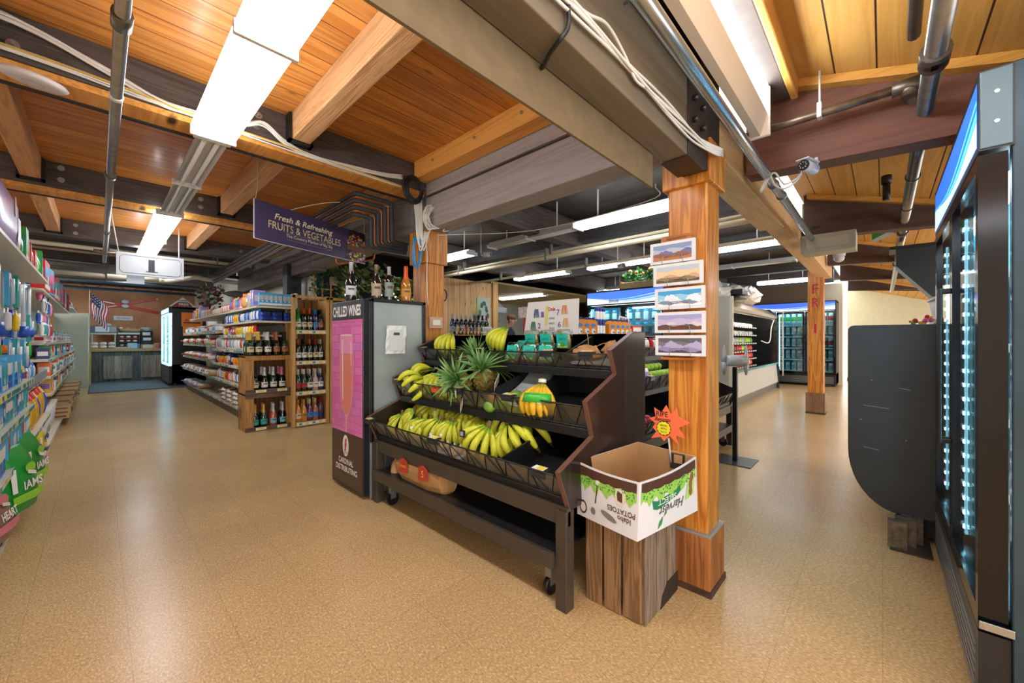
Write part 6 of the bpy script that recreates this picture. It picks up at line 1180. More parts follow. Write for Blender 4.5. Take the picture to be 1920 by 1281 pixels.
g = MB(); g.face([(.73+.09*math.cos(k*PI/10), .66+.17*math.sin(k*PI/10), 0) for k in range(20)], 0); g.face([(.70, .58, .0005), (.77, .56, .0005), (.77, .72, .0005), (.70, .76, .0005), (.69, .66, .0005)], 1); g.face([(.33, .36, .0004), (.35, .36, .0004), (.39, .72, .0004), (.37, .72, .0004)], 1); g.face([(.35, .70, .0004), (.41, .71, .0004), (.42, .86, .0004), (.36, .87, .0004)], 2)
g.face([(.30+.04*math.cos(k*PI/6), .20+.07*math.sin(k*PI/6), .0004) for k in range(12)], 3); g.face([(.56+.13*math.cos(k*PI/8), .22-.08*math.cos(k*PI/8)*.6+.06*math.sin(k*PI/8), .0004) for k in range(16)], 3); g.face([(.12+.07*math.cos(k*PI/8), .20+.13*math.sin(k*PI/8), .0004) for k in range(16)], 1); g.face([(.12+.05*math.cos(k*PI/8), .20+.09*math.sin(k*PI/8), .0008) for k in range(16)], 2)
onwall(fl, g).build('printed_marks', [mat('#cfcbb8', .5), BRN, mat('#d8d8d2', .5), mat('#77756a', .6)], wl)
g = MB().face([(.22, .44, 0), (.29, .40, 0), (.62, .50, 0), (.68, .56, 0), (.66, .68, 0), (.60, .62, 0), (.28, .56, 0), (.20, .60, 0)], 0); g.face([(.30, .04, 0), (.36, .10, 0), (.38, .24, 0), (.32, .16, 0)], 1); g.face([(.39, .22, 0), (.44, .27, 0), (.42, .33, 0)], 1)
for c in ((.86, .58), (.89, .70), (.86, .45)): g.face([(c[0]+.035*math.cos(k*PI/5), c[1]+.09*math.sin(k*PI/5), .0006) for k in range(10)], 2)
g.face([(.76, .32, 0), (.92, .36, 0), (.96, .9, 0), (.84, .9, 0), (.80, .6, 0)], 3)
onwall(fr_, g, .002).build('printed_marks', [DGR, mat('#2b8a4a', .5), mat('#8a5c38', .5), mat('#a5cf72', .5)], wr)
wtext(fr_, wr, 'SELECT', .44, .52, .30, .10, mat('#dfe6dc', .5), bold=.01, e=.0032); wtext(fr_, wr, 'Harvest', .52, .34, .42, .17, mat('#3c3c3a', .5), shear=.4)
b = MB().box(1.934, .69, .57, 1.938, .76, .645); b.build('black_tape', mat('#3a3632', .3), t); MB().box(1.930, .70, .60, 1.9335, .74, .64).build('card_scrap', mat('#b58f64', .7), t)
# star
t = thing('star_sign', 'orange starburst card reading ripe bananas taped to the potato box', 'sign', (1.925, .775, .785), -PI/2)
SR = [(.0, 1.0), (.2, .55), (.46, .93), (.52, .5), (1.0, .22), (.55, -.12), (.8, -.62), (.42, -.55), (.55, -1.05), (.15, -.62), (-.1, -.95), (-.25, -.75), (-.7, -.92), (-.45, -.5), (-.62, -.3), (-.5, -.05), (-.78, .18), (-.48, .32), (-.55, .8), (-.22, .58)]
star = [(x*.112, z*.092) for x, z in SR]; MB().prism([(x, z) for x, z in star], 'y', -.001, .001).build('card', mat('#ee7048', .55), t, fix=True)
YL = [(-.012+.031*(1+.12*(k % 2))*math.cos(k*PI/12), -.024+.031*(1+.12*(k % 2))*math.sin(k*PI/12)) for k in range(24)]
b = MB().face([(x*1.0, -.002, z) for x, z in [(-.012+.036*math.cos(k*PI/12), -.024+.037*math.sin(k*PI/12)) for k in range(24)]], 0); b.face([(x, -.003, z) for x, z in YL], 1); b.build('price_burst', [mat('#4a2a1c', .5), mat('#e6dc2a', .5)], t)
text_mb('RIPE', .058, (1, 0, 0), (0, 0, 1), (-.02, -.0022, .046), .026, bold=.01).add(text_mb('Bananas', .08, (1, 0, 0), (0, 0, 1), (-.018, -.0022, .02), .02, shear=.35, bold=.01)).build('lettering', mat('#3a2420', .5), t)
text_mb('SPECIAL', .036, (1, 0, 0), (0, 0, 1), (-.012, -.0035, -.010), .009, bold=.02).add(text_mb('49¢', .032, (1, 0, 0), (0, 0, 1), (-.012, -.0035, -.026), .013)).add(text_mb('EACH', .028, (1, 0, 0), (0, 0, 1), (-.012, -.0035, -.042), .008)).build('price_lettering', mat('#3a2a1a', .5), t)
MB().tube([(.01, .003, -.07), (.02, .008, -.19)], .004, 6).build('stick', mat('#c8ced2', .4), t)

# ---------------------------------------------------------------- photographs on the centre post
PIC = [(1.572, 1.676, .632, .848, 'brown hills and a snowy range under a blue sky', ['#7d93b4', '#aeb9cc', '#6f6a9a', '#8a5a42', '#b0764a']),
       (1.462, 1.568, .598, .832, 'glowing orange clouds over a dark shore', ['#b3c0cc', '#e2c49a', '#c9a07a', '#8a7a60', '#5c4c34']),
       (1.347, 1.450, .590, .824, 'snowy slope under a deep blue sky', ['#3f9cd0', '#8cc8e2', '#dde6ee', '#7a88a4', '#e8edf2']),
       (1.233, 1.333, .588, .825, 'lilac dusk over low snowy mountains', ['#9a9cc8', '#b8b0d0', '#cfc6cc', '#5e4a48', '#6a4438']),
       (1.123, 1.221, .588, .822, 'pale frosty peaks against a grey sky', ['#5c5a62', '#75707a', '#a8a4c8', '#8f88b4', '#4c4450'])]
MB().box(0, 0, 0, .001, .001, .001)
for k, (z0, z1, y0, y1, sub, cs) in enumerate(PIC):
    t = thing('mounted_photo', f'{["topmost", "second highest", "middle", "second lowest", "lowest"][k]} mounted photo on the post, {sub}', 'photo', (1.905, (y0+y1)/2, z0), -PI/2); w = (y1-y0)/2; h = z1-z0
    for j in range(3): MB().box(-w+.006*j, .006*j, 0, w-.001*j, .006*j+.004, h-.002*j).build('mount_board', mat('#d6dbe0', .5), t)
    qz = random.Random(k+31); n = 26; iw = w-.016; ih0 = .014; ih1 = h-.014; b = MB(); H = ih1-ih0
    def layer(base, amp, m, e, rough_=1.0):
        pts = []; v = base
        for i in range(n+1): pts.append(ih0+H*min(1, max(0, base+amp*math.sin(i*.45+m*2)+amp*rough_*qz.uniform(-.5, .5))))
        for i in range(n):
            x0, x1 = -iw+2*iw*i/n, -iw+2*iw*(i+1)/n; b.face([(x0, -.0005-e, ih0), (x1, -.0005-e, ih0), (x1, -.0005-e, pts[i+1]), (x0, -.0005-e, pts[i])], m)
    b.face([(-iw, -.0004, ih0), (iw, -.0004, ih0), (iw, -.0004, ih1), (-iw, -.0004, ih1)], 0)
    layer(.72, .05, 1, .0002, .3); layer((.52, .40, .60, .42, .62)[k], (.10, .08, .22, .10, .16)[k], 2, .0004); layer((.40, .28, .3, .30, .34)[k], .08, 3, .0006); layer((.22, .14, .14, .16, .12)[k], .06, 4, .0008)
    b.build('landscape_print', [mat(c, .45) for c in cs], t)
    MB().tube(smooth([(-.045, .004, -.004), (-.045, -.008, -.002), (-.04, -.011, .028), (-.03, -.012, .034), (.04, -.012, .034), (.05, -.011, .028), (.055, -.008, -.002), (.055, .004, -.004)], 4), .0017, 6).build('wire_holder', mat('#9a9c9e', .25, .9), t)
t = thing('photo_rail', 'varnished board with a small engraved header holding the photographs on the centre post', 'board', (1.93, .71, 1.105), -PI/2)
MB().box(-.085, -.0, 0, .06, .018, .59).build('board', wood('#b06a2c', '#8a4c18', 'z', 0, 'x'), t, .004); MB().box(-.085, -.028, -.003, .075, .0, .008).build('ledge', wood('#b06a2c', '#8a4c18', 'x', 0, 'z'), t, .002)
MB().prism([(-.085, .565), (.06, .565), (.06, .588), (.05, .598), (-.075, .598), (-.085, .588)], 'y', -.024, -.004).build('header', wood('#b9763c', '#9a5c26', 'x', 0, 'z'), t, .003, fix=True); text_mb('MONTANA PHOTOS', .09, (1, 0, 0), (0, 0, 1), (-.01, -.0255, .582), .012).build('engraved_text', mat('#4a2c16', .6), t)

# ---------------------------------------------------------------- hanging signs
t = thing('hanging_sign', 'purple hanging sign advertising fruits and vegetables with a produce picture', 'sign', (1.34, 3.655, 2.125)); ax = Vector((1.06, .37, 0)).normalized(); t.rotation_euler = (0, 0, math.atan2(ax.y, ax.x))
w, h = .561, .15
MB().box(-w, -.003, -h, w, .003, h).build('board', mat('#3d3558', .45), t); MB().box(-w-.002, -.0035, -h, -w+.003, .0035, h).box(-w, -.0035, -h-.003, w, .0035, -h).build('white_edge', mat('#d8d4de', .5), t)
text_mb('Fresh & Refreshing', .56, (1, 0, 0), (0, 0, 1), (-.12, -.0045, .055), .062, shear=.25, bold=.012).build('script_lettering', mat('#e8ddb4', .5), t)
text_mb('FRUITS & VEGETABLES', .70, (1, 0, 0), (0, 0, 1), (-.1, -.0045, -.012), .06).build('main_lettering', mat('#cfc488', .5), t)
text_mb('The Country Market of Big Sky', .46, (1, 0, 0), (0, 0, 1), (-.07, -.0045, -.074), .034).build('small_lettering', mat('#d9d4c0', .5), t)
MB().box(-.3, -.0045, -.05, .16, -.004, -.0485).box(-.3, -.0045, -.104, .16, -.004, -.1025).build('thin_rules', mat('#b8ac84', .5), t)
b = MB(); qz = random.Random(6); b.face([(.30, -.004, -h+.004), (w-.004, -.004, -h+.004), (w-.004, -.004, h-.004), (.36, -.004, h-.004), (.32, -.004, .0)], 9); b.face([(.33, -.0042, -.045), (w-.004, -.0042, -.06), (w-.004, -.0042, .0), (.33, -.0042, .02)], 8)
for i in range(95):
    x = qz.uniform(.33, .55); up_ = i < 55; z = qz.uniform(.0, .12-abs(x-.44)*.5) if up_ else qz.uniform(-.14, -.06); r = qz.uniform(.007, .018); b.disc((x, -.0043-.00001*i, z), r, 'y', 9, qz.choice((0, 1, 2, 3, 4, 5, 6, 7)), r*qz.uniform(.6, 1))
b.build('produce_picture', [mat(c, .5) for c in ('#c23a3a', '#e0912c', '#4f8a3a', '#8f2f46', '#e2c84a', '#2f5f34', '#d86a5a', '#9a86b0', '#6a4a38', '#2c2236')], t)
for s, z in ((-1, .30), (1, .30)): MB().tube(smooth([(s*(w-.012), 0, h-.01), (s*(w-.02)+.01, .0, h+.15), (s*(w-.02), 0, h+.12+(.28 if s < 0 else .1))], 4), .0025, 5).build('string', mat('#c9b890', .7), t)
t = thing('aisle_sign', 'grey aisle sign with a bordered black numeral 1 above the left aisle', 'sign', (.452, 6.6, 2.113)); w, h = .311, .137
MB().box(-w, -.008, -h, w, .008, h).build('board', mat('#b4b8bc', .6), t, .004); b = MB()
P = [(-w+.06, h-.03), (w-.06, h-.03), (w-.03, h-.06), (w-.03, -h+.06), (w-.06, -h+.03), (-w+.06, -h+.03), (-w+.03, -h+.06), (-w+.03, h-.06)]
for i in range(8): a, c = P[i], P[(i+1) % 8]; b.bar((a[0], -.0095, a[1]), (c[0], -.0095, c[1]), .004, .003)
b.build('border_line', mat('#33383c', .5), t); text_mb('1', .058, (1, 0, 0), (0, 0, 1), (.0, -.010, .0), .15, bold=.008).add(MB().box(-.05, -.0105, -.079, .058, -.0095, -.069)).build('numeral', mat('#1e2124', .5), t)
MB().tube([(-w+.02, 0, h), (-w-.05, -.3, h+.42)], .006, 6).build('hanger', WIRE, t); MB().tube([(w-.05, 0, h), (w-.05, .0, h+.45)], .008, 6).build('hanger_rod', WIRE, t)
MB().box(-.22, .05, -h-.09, -.06, .06, -h+.02).build('paper_flap', mat('#b9c4d2', .5), t)

# ---------------------------------------------------------------- service counter at the back of the aisle
GW = wood('#6c6a66', '#4e4c4a', 'z', .16, 'x', 0, .8, .75, '#26211c', .2, seamw=.04, bump=.6); GW2 = wood('#a89a88', '#857a6c', 'z', .15, 'x', 0, .8, .75, '#2c251e', .2, seamw=.04)
t = thing('service_counter', 'reclaimed grey board counter with a pale pine top under the crossed skis', 'counter', (0, 15.93, 0))
MB().box(-.14, 0, 0, 1.9, .62, .86).build('board_front', GW, t, .004); MB().box(-.18, -.04, .86, 1.95, .66, .95).build('pine_top', wood('#d0a878', '#b98c5a', 'x', .2, 'y', 0, .5, .45), t, .008)
for x0, x1 in ((.09, .67), (.86, 1.3)): MB().box(x0, -.03, .08, x1, -.002, .73).build('plank_door', GW2, t, .006)
t = thing('floor_mat', 'dark grey ribbed entrance mat in front of the service counter', 'mat', (0, 0, 0)); MB().box(-.15, 12.9, .0, 1.22, 15.6, .012).build('mat', mat('#5d666c', .85, vary=.25, vscale=40, bump=.5), t, .004); MB().box(-.17, 12.75, .0, 2.0, 15.9, .006).build('dark_border', mat('#42494e', .8, vary=.2), t)
def cb(name, label, cat, parts, loc): 
    t = thing(name, label, cat, loc)
    for n_, mb, m_ in parts: mb.build(n_, m_, t, .004)
    return t
cb('countertop_oven', 'white and steel countertop oven on the metal stand at the counter', 'oven', [('body', MB().box(0, 0, 0, .52, .4, .2), mat('#5c666e', .35, .5)), ('door', MB().box(.09, -.01, .03, .37, 0, .18), mat('#d4d9dc', .3)), ('control_panel', MB().box(.38, -.01, .03, .51, 0, .18), mat('#8e9598', .35, .4))], (-.16, 16.0, 1.39))
cb('steel_stand', 'steel shelf stand carrying the oven', 'stand', [('top', MB().box(0, 0, .39, .52, .42, .435), mat('#bcb6a8', .35, .4)), ('leg', MB().box(.02, 0, 0, .05, .03, .39), STEEL), ('leg', MB().box(.47, 0, 0, .5, .03, .39), STEEL), ('leg', MB().box(.02, .39, 0, .05, .42, .39), STEEL), ('leg', MB().box(.47, .39, 0, .5, .42, .39), STEEL)], (-.16, 15.99, .951))
cb('paper_plates', 'short stack of white trays on top of the oven', 'trays', [('stack', MB().rings([(0, .13, .1), (.06, .14, .11), (.07, .1, .08)], 16), mat('#c9d6dc', .4))], (.12, 16.2, 1.592))
for i in range(6): one('wrapped_bun', P_loaf(.15, .09, .18, 'white', 'pink', 'cream'), f'{"top" if i > 2 else "bottom"} white wrapped bun pack, {ORD[i % 3]} from the left under the oven stand', 'bun pack', (-.08+.17*(i % 3), 16.03, .952+(.09 if i > 2 else 0)), 0, 'bun packs under the oven stand')
cb('pastry_case', 'black and clear pastry case with red lined trays', 'display case', [('frame', MB().box(0, 0, 0, .03, .4, .46).box(.45, 0, 0, .48, .4, .46).box(0, 0, .44, .48, .4, .46).box(0, .38, 0, .48, .4, .46), BLK), ('tray', MB().box(.03, .02, .04, .45, .37, .055), mat('#c23a30', .5)), ('tray', MB().box(.03, .02, .16, .45, .37, .175), mat('#3b3f44', .4)), ('tray', MB().box(.03, .02, .28, .45, .37, .30), mat('#cc3a30', .5)), ('sign_strip', MB().box(.01, -.01, .40, .47, 0, .45), mat('#c6ccd0', .4))], (.37, 16.0, .951))
for i in range(9): one('pastry', P_loaf(.1, .06, .12, 'cream' if i % 2 else 'tan', 'pink', 'white'), f'pastry {ORD[i % 3]} from the left on the {["lowest", "middle", "upper"][i//3]} tray of the pastry case', 'pastry', (.46+.14*(i % 3), 16.05, 1.007+.12*(i//3)+(.005 if i//3 else 0)), 0, 'pastries in the case')
t = thing('bread_basket', 'wicker basket heaped with packets on top of the pastry case', 'basket', (.64, 16.18, 1.412)); MB().rings([(0, .22, .15), (.11, .27, .18)], 20, pw=.5).build('wicker_tub', mat('#9a8a5c', .7, vary=.3, vscale=60, bump=.6), t); b = MB(); qz = random.Random(2)
for i in range(16): b.ball((qz.uniform(-.21, .21), qz.uniform(-.13, .13), .12), (.05, .035, .03), 7, 4, i % 3)
b.build('packets', [mat('#c98a5a'), mat('#e0d0c0'), mat('#b85a3a')], t)
cb('snack_rack', 'small dark rack with white bottles right of the pastry case', 'rack', [('frame', MB().box(0, 0, 0, .02, .3, .4).box(.24, 0, 0, .26, .3, .4).box(0, .28, 0, .26, .3, .4).box(0, 0, .1, .26, .3, .115).box(0, 0, .25, .26, .3, .265), BLK), ('packets', MB().box(.04, .02, .116, .22, .12, .2).box(.03, .04, .27, .2, .14, .36), mat('#d0d2cc', .4))], (.87, 16.0, 1.06))
cb('bowl', 'white bowl on top of the small dark rack', 'bowl', [('bowl', MB().rings([(0, .07, .07), (.03, .12, .12), (.1, .17, .17), (.1, .155, .155), (.04, .1, .1)], 20), mat('#cfd3cf', .35))], (1.0, 16.15, 1.462))
cb('bread_box', 'low pine tray with a white box on the counter', 'tray', [('pine_tray', MB().box(0, 0, 0, .34, .3, .108), PINE), ('white_box', MB().box(.04, -.06, 0, .27, -.005, .1), mat('#d6d3c4', .5))], (.86, 16.0, .951))
cb('blue_box', 'pale blue tissue box in front of the pastry case', 'box', [('carton', MB().box(0, 0, 0, .2, .1, .15), mat('#a8c4d8', .5)), ('blue_side', MB().box(.2, 0, 0, .25, .1, .13), mat('#3f7fb8', .5))], (.58, 15.895, .951))
cb('pink_container', 'pink patterned container at the right end of the counter', 'container', [('tub', MB().rings([(0, .06, .06), (.15, .09, .08)], 14), mat('#d88a90', .5, vary=.3, vscale=40))], (1.22, 16.1, .951))
cb('price_strip_board', 'white patterned strip along the counter edge before the pastry case', 'strip', [('strip', MB().box(0, 0, 0, .4, .015, .035), mat('#c2c6d0', .5, vary=.3, vscale=60))], (.33, 15.9, .951))
t = thing('wall_sign', 'white framed wooden kitchen sign on the rust coloured wall', 'sign', (.51, 16.57, 1.845)); MB().box(-.205, 0, -.065, .205, .03, .065).build('board', mat('#cfd0cf', .5), t, .004); text_mb('Our Kitchen', .28, (1, 0, 0), (0, 0, 1), (0, -.003, 0), .06, shear=.4).build('lettering', mat('#50606a', .5), t)
for nm, A, B_, ln in (('falling', (-.15, 2.37), (1.28, 2.05), 'red ski sloping down to the right on the rust coloured wall'), ('rising', (-.03, 2.10), (1.26, 2.48), 'red ski sloping up to the right on the rust coloured wall')):
    yk = 16.53 if nm == 'falling' else 16.565; t = thing('ski', ln, 'ski', (0, yk, 0), 0, 'crossed red skis'); a, c = Vector((A[0], 0, A[1])), Vector((B_[0], 0, B_[1])); MB().bar(a, c, .012, .075, 0, up=(0, 0, 1)).build('ski_body', mat('#c4281c', .3), t, .004)
    e = a if nm == 'falling' else c; MB().ball(e, (.04, .012, .04), 12, 6).build('pale_tip', mat('#d8a8a0', .4), t); m_ = a.lerp(c, .25); MB().bar(m_+Vector((-.12, -.008, .12*(-(c.z-a.z)/(c.x-a.x)))), m_+Vector((.12, -.008, .12*((c.z-a.z)/(c.x-a.x)))), .004, .03, up=(0, 0, 1)).build('white_print', mat('#e6d6d0', .4), t)
for z in (2.34, 2.21): cb('ski_binding', 'pale plastic disc where the red skis cross, '+('upper' if z > 2.3 else 'lower')+' one', 'ski binding', [('binding', MB().ball((0, 0, 0), (.085, .03, .055), 14, 6), mat('#c6d0d8', .4))], (.55, 16.49, z))
t = thing('flag', 'American flag hanging on a pole beside the cream partition', 'flag', (-.15, 14.6, 1.75)); MB().tube([(-.01, 0, -.5), (-.01, 0, .75)], .008, 8).build('pole', mat('#d8d4c8', .4), t); b = MB()
def fp(s, u): return (.02+.30*s*(1-.1*u)+.015*math.sin(u*9), .03*math.sin(s*9+u*4), .66-.62*u-.42*s*.9)
for i in range(13):
    for k in range(8):
        s0, s1 = i/13, (i+1)/13; u0, u1 = k/8, (k+1)/8; m_ = 2 if (k < 3 and i < 7) else (0 if i % 2 == 0 else 1); b.face([fp(s0, u0), fp(s1, u0), fp(s1, u1), fp(s0, u1)], m_, True)
b.build('cloth', [mat('#b22234', .6), mat('#dcdcdc', .6), mat('#2c3566', .6)], t)
for i in range(12): a, c = fp(.06+.13*(i % 4), .05+.11*(i//4))[:], 0; b = MB().disc((a[0], a[1]-.012, a[2]), .012, 'y', 5); b.build('star', mat('#e8e8e8', .6), t)
t = thing('license_plate_sign', 'diamond shaped sign of old plates reading country and free above the black fridge', 'sign', (1.55, 13.6, 2.08)); 
b = MB(); b.prism([(-.28, 0), (0, .26), (.28, 0)], 'y', 0, .02); b.build('plates', mat('#cfd0cc', .5), t, fix=True); MB().prism([(-.23, .0), (-.1, .12), (.12, .12), (.2, .0)], 'y', -.004, 0).build('red_plate', mat('#8f2a30', .5), t, fix=True)
text_mb('COUNTRY', .2, (1, 0, 0), (0, 0, 1), (0, -.003, .16), .05, bold=.02).build('lettering', mat('#26282a', .5), t); text_mb('FREE', .2, (1, 0, 0), (0, 0, 1), (.02, -.0055, .06), .07, bold=.02).build('white_lettering', mat('#e2ddd6', .5), t)
# planter with maroon flowers, birds on the perch
t = thing('hanging_plant', 'faux plant with maroon and green leaves on a perch above the bread shelves', 'plant', (1.75, 11.2, 2.18)); qz = random.Random(12)
def leaves(n, R, size, mcount, sd, zs=1.0, stem=False):
    b = MB(); z = random.Random(sd)
    for i in range(n):
        a, r, h_ = z.uniform(0, 2*PI), z.random()**.5, z.uniform(-1, 1); p = Vector((R[0]*r*math.cos(a), R[1]*r*math.sin(a), R[2]*h_*zs)); d = Vector((z.uniform(-1, 1), z.uniform(-1, 1), z.uniform(-.4, 1))).normalized()*size*z.uniform(.6, 1.2); s = d.cross(Vector((z.uniform(-1, 1), z.uniform(-1, 1), .3))).normalized()*size*.38
        b.face([p, p+d*.5+s, p+d, p+d*.5-s], i % mcount)
    return b
leaves(160, (.22, .35, .22), .11, 3, 3).build('leaves', [mat('#8a4a5a', .6), mat('#5a7a4a', .6), mat('#6e3442', .6)], t); MB().tube([(0, 0, -.3), (0, 0, .1)], .02, 8).build('stem', mat('#3a302a', .7), t); MB().box(-.15, -.3, -.34, .15, .3, -.3).box(-.02, -.02, -.53, .02, .02, -.34).build('perch', mat('#2c2825', .7), t)
t = thing('wooden_duck', 'grey brown wooden bird decoration above the bread shelves', 'bird ornament', (1.85, 9.3, 2.1)); b = MB().rings([(-.2, .01, .01), (-.1, .05, .045), (.02, .07, .06), (.14, .05, .045), (.2, .015, .015)], 14); b.xf(Matrix.Rotation(PI/2, 4, 'Y')); b.build('body', mat('#6e645c', .7), t); MB().ball((-.2, 0, .05), (.04, .03, .035), 10, 6).build('head', mat('#5c534c', .7), t); MB().tube([(0, 0, -.45), (0, 0, -.04)], .008, 6).build('rod', mat('#3a3430', .6), t)
# ---------------------------------------------------------------- middle and right background
struct(MB().box(4.35, 5.9, 0, 5.62, 5.96, 2.36).build('wall_left', CEDAR)); struct(MB().box(5.62, 5.86, 0, 5.76, 6.0, 2.38).build('trim_2', PINE)); struct(MB().box(4.2, 5.84, 0, 4.35, 6.0, 2.4).build('trim_3', PINE))
struct(MB().box(2.3, 7.3, 0, 4.9, 7.36, 2.8).build('wall_back', mat('#1d1f22', .7)))  # black wall added to keep the corner behind the wine racks dark
struct(MB().box(5.7, 9.0, 0, 12, 9.06, 2.4).build('wall_back', mat('#b9bdb6', .5)))
t = thing('extractor_hood', 'steel kitchen hood with a brown sloping top', 'hood', (6.3, 7.4, 1.92)); MB().prism([(0, 0), (1.3, 0), (1.3, .14), (0, .14)], 'y', 0, 1.2).build('steel_rim', mat('#a7abac', .3, .7), t, fix=True); MB().prism([(0, .14), (1.25, .14), (.8, .46), (0, .46)], 'y', .05, 1.2).build('sloping_top', mat('#6b5636', .5), t, fix=True)
t = thing('cooking_range', 'dark kitchen range with steel shelves under the hood', 'range', (6.3, 7.7, 0)); MB().box(0, 0, 0, 1.4, .9, .95).box(0, .8, .95, 1.4, .9, 1.9).build('body', mat('#2c3233', .4, .3), t); 
for z in (1.2, 1.42, 1.6): MB().box(0, .35, z, 1.4, .8, z+.02).build('steel_shelf', mat('#9aa09e', .3, .7), t)
t = thing('hanging_utensils', 'rack of pans and utensils on the kitchen wall', 'utensils', (8.1, 8.985, 1.6)); MB().tube([(-.3, 0, .2), (.8, 0, .2)], .012, 6).build('rail', STEEL, t); 
for i in range(5): MB().rings([(-.02, .08, .02), (0, .09, .02), (.02, .08, .02)], 12, (-.2+.2*i, -.03, -.02-.04*(i % 2))).tube([(-.2+.2*i, -.02, .03), (-.2+.2*i, 0, .2)], .008, 5).build('pan', mat('#3a3d3e', .4, .5), t)
t = thing('red_door_frame', 'narrow red framed notice stand left of the fruit poster', 'stand', (4.35, 3.85, 0)); MB().box(-.02, -.02, 0, .02, .02, 1.52).build('red_pole', mat('#b02c2a', .5), t); MB().box(-.04, -.1, 1.52, .0, .1, 1.68).build('notice', mat('#c9b9b0', .5, vary=.3, vscale=30), t); MB().box(-.15, -.15, 0, .15, .15, .02).build('base', BLK, t)
t = thing('serving_counter', 'white topped serving counter in front of the kitchen', 'counter', (5.8, 4.88, 0)); MB().box(0, 0, 0, 1.6, .5, 1.03).build('front', mat('#6b6258', .6), t); MB().box(-.05, -.05, 1.03, 1.65, .55, 1.08).build('top', mat('#c9c5ba', .4), t)
# cook: one continuous skinned body
def figure(name, label, J, E_, Rr, loc, rz, m):
    t = thing(name, label, 'person', loc, rz); me = bpy.data.meshes.new('body'); me.from_pydata(J, E_, []); me.materials.append(m)
    o = obj('body', me, t); o.modifiers.new('skin', 'SKIN'); 
    if not me.skin_vertices: 
        b = bmesh.new(); b.from_mesh(me); b.verts.layers.skin.verify(); b.to_mesh(me); b.free()
    for i, v in enumerate(me.skin_vertices[0].data): v.radius = Rr[i] if hasattr(Rr[i], '__len__') else (Rr[i], Rr[i]); v.use_root = (i == 0)
    s = o.modifiers.new('sub', 'SUBSURF'); s.levels = s.render_levels = 2; return t
J = [(0, 0, .95), (0, 0, 1.1), (0, -.05, 1.28), (0, -.10, 1.41), (0, -.15, 1.49), (0, -.19, 1.54), (0, -.21, 1.62), (0, -.20, 1.69)]
Rr = [(.15, .11), (.145, .11), (.165, .12), (.10, .075), (.055, .055), (.062, .075), (.078, .095), (.05, .06)]; E_ = [(i, i+1) for i in range(7)]
for s in (-1, 1):
    k = len(J); J += [(s*.2, -.08, 1.38), (s*.25, -.15, 1.12), (s*.16, -.38, 1.13), (s*.13, -.46, 1.14)]; Rr += [.065, .048, .034, (.038, .02)]; E_ += [(3, k), (k, k+1), (k+1, k+2), (k+2, k+3)]
    for f in range(4): J += [(s*(.10+.022*f), -.52, 1.135), (s*(.10+.022*f), -.555+.006*abs(f-1.5), 1.115)]; Rr += [.010, .008]; E_ += [(k+3, len(J)-2), (len(J)-2, len(J)-1)]
    J += [(s*.09, -.47, 1.12)]; Rr += [.010]; E_ += [(k+3, len(J)-1)]
    k = len(J); J += [(s*.1, 0, .88), (s*.11, -.02, .48), (s*.11, .02, .08), (s*.12, -.12, .04)]; Rr += [.09, .06, .045, (.04, .03)]; E_ += [(0, k), (k, k+1), (k+1, k+2), (k+2, k+3)]
ck = figure('person', 'person in a dark shirt bending over behind the kitchen counter', J, E_, Rr, (5.97, 5.92, 0), .35, mat('#b98a72', .6))
b = MB().rings([(0, .17, .125, 0, 0), (.15, .17, .13, 0, -.01), (.30, .19, .14, 0, -.05), (.42, .15, .11, 0, -.10), (.49, .075, .07, 0, -.14)], 18, (0, 0, .98))
for s in (-1, 1): b.tube([(s*.14, -.08, 1.40), (s*.23, -.1, 1.34), (s*.26, -.14, 1.16)], .07, 10, rs=[.085, .078, .062])
b.build('shirt', mat('#26303c', .8), ck)
b = MB()
for s in (-1, 1): b.tube([(s*.09, 0, .98), (s*.105, -.01, .5), (s*.11, .015, .06)], .1, 10, rs=[.115, .085, .065])
b.build('trousers', mat('#23262c', .8), ck)
b = MB().ball((0, -.195, 1.665), (.088, .108, .075), 14, 8); b.build('short_hair', mat('#6b4e3a', .8), ck); b = MB().ball((0, -.305, 1.60), (.013, .018, .02), 8, 5); b.build('nose', mat('#b58068', .6), ck)
for s in (-1, 1): MB().ball((s*.032, -.285, 1.625), (.011, .009, .007), 8, 5).build('eye', mat('#2a211c', .4), ck); MB().ball((s*.082, -.205, 1.605), (.010, .018, .028), 8, 5).build('ear', mat('#b58068', .6), ck)
MB().ball((0, -.285, 1.565), (.025, .008, .006), 8, 4).build('mouth', mat('#8f5148', .5), ck)
# low wine shelf with bottles, boxes and grass
t = thing('wine_shelf', 'low dark wine shelf in front of the cedar wall', 'shelf', (3.55, 4.5, 0)); MB().box(0, .0, 0, 1.5, .4, 1.26).build('body', mat('#3a2a20', .5), t); MB().box(-.01, -.01, 1.245, 1.51, .41, 1.27).build('top', PINE, t)
specs = [('navy', 'silver', 'tealblue'), ('black', 'white', 'cream'), ('black', 'white', 'white'), ('black', 'silver', 'red'), ('black', 'white', 'white'), ('black', 'blue', 'blue'), ('black', 'black', 'cream'), ('green', 'black', 'white'), ('black', 'red', 'white')]
for i, (g, f, l) in enumerate(specs): bottle(3.60+.085*i, 4.62, 1.272, 'wine', BC[g], BC[f], BC[l], f'{f} topped wine bottle with {l} label, {ORD[i]} from the left on the low wine shelf', 'wine on the low shelf', 1.02, rz=-.75)
for i in range(8): bottle(3.62+.07*i, 4.545, 1.272, 'burg', BC[['amber', 'green', 'rose'][i % 3]], BC[['white', 'cream'][i % 2]], BC['cream'], f'small bottle, {ORD[i]} from the left in front of the wine on the low shelf', 'small bottles on the low shelf', .48, rz=-.75)
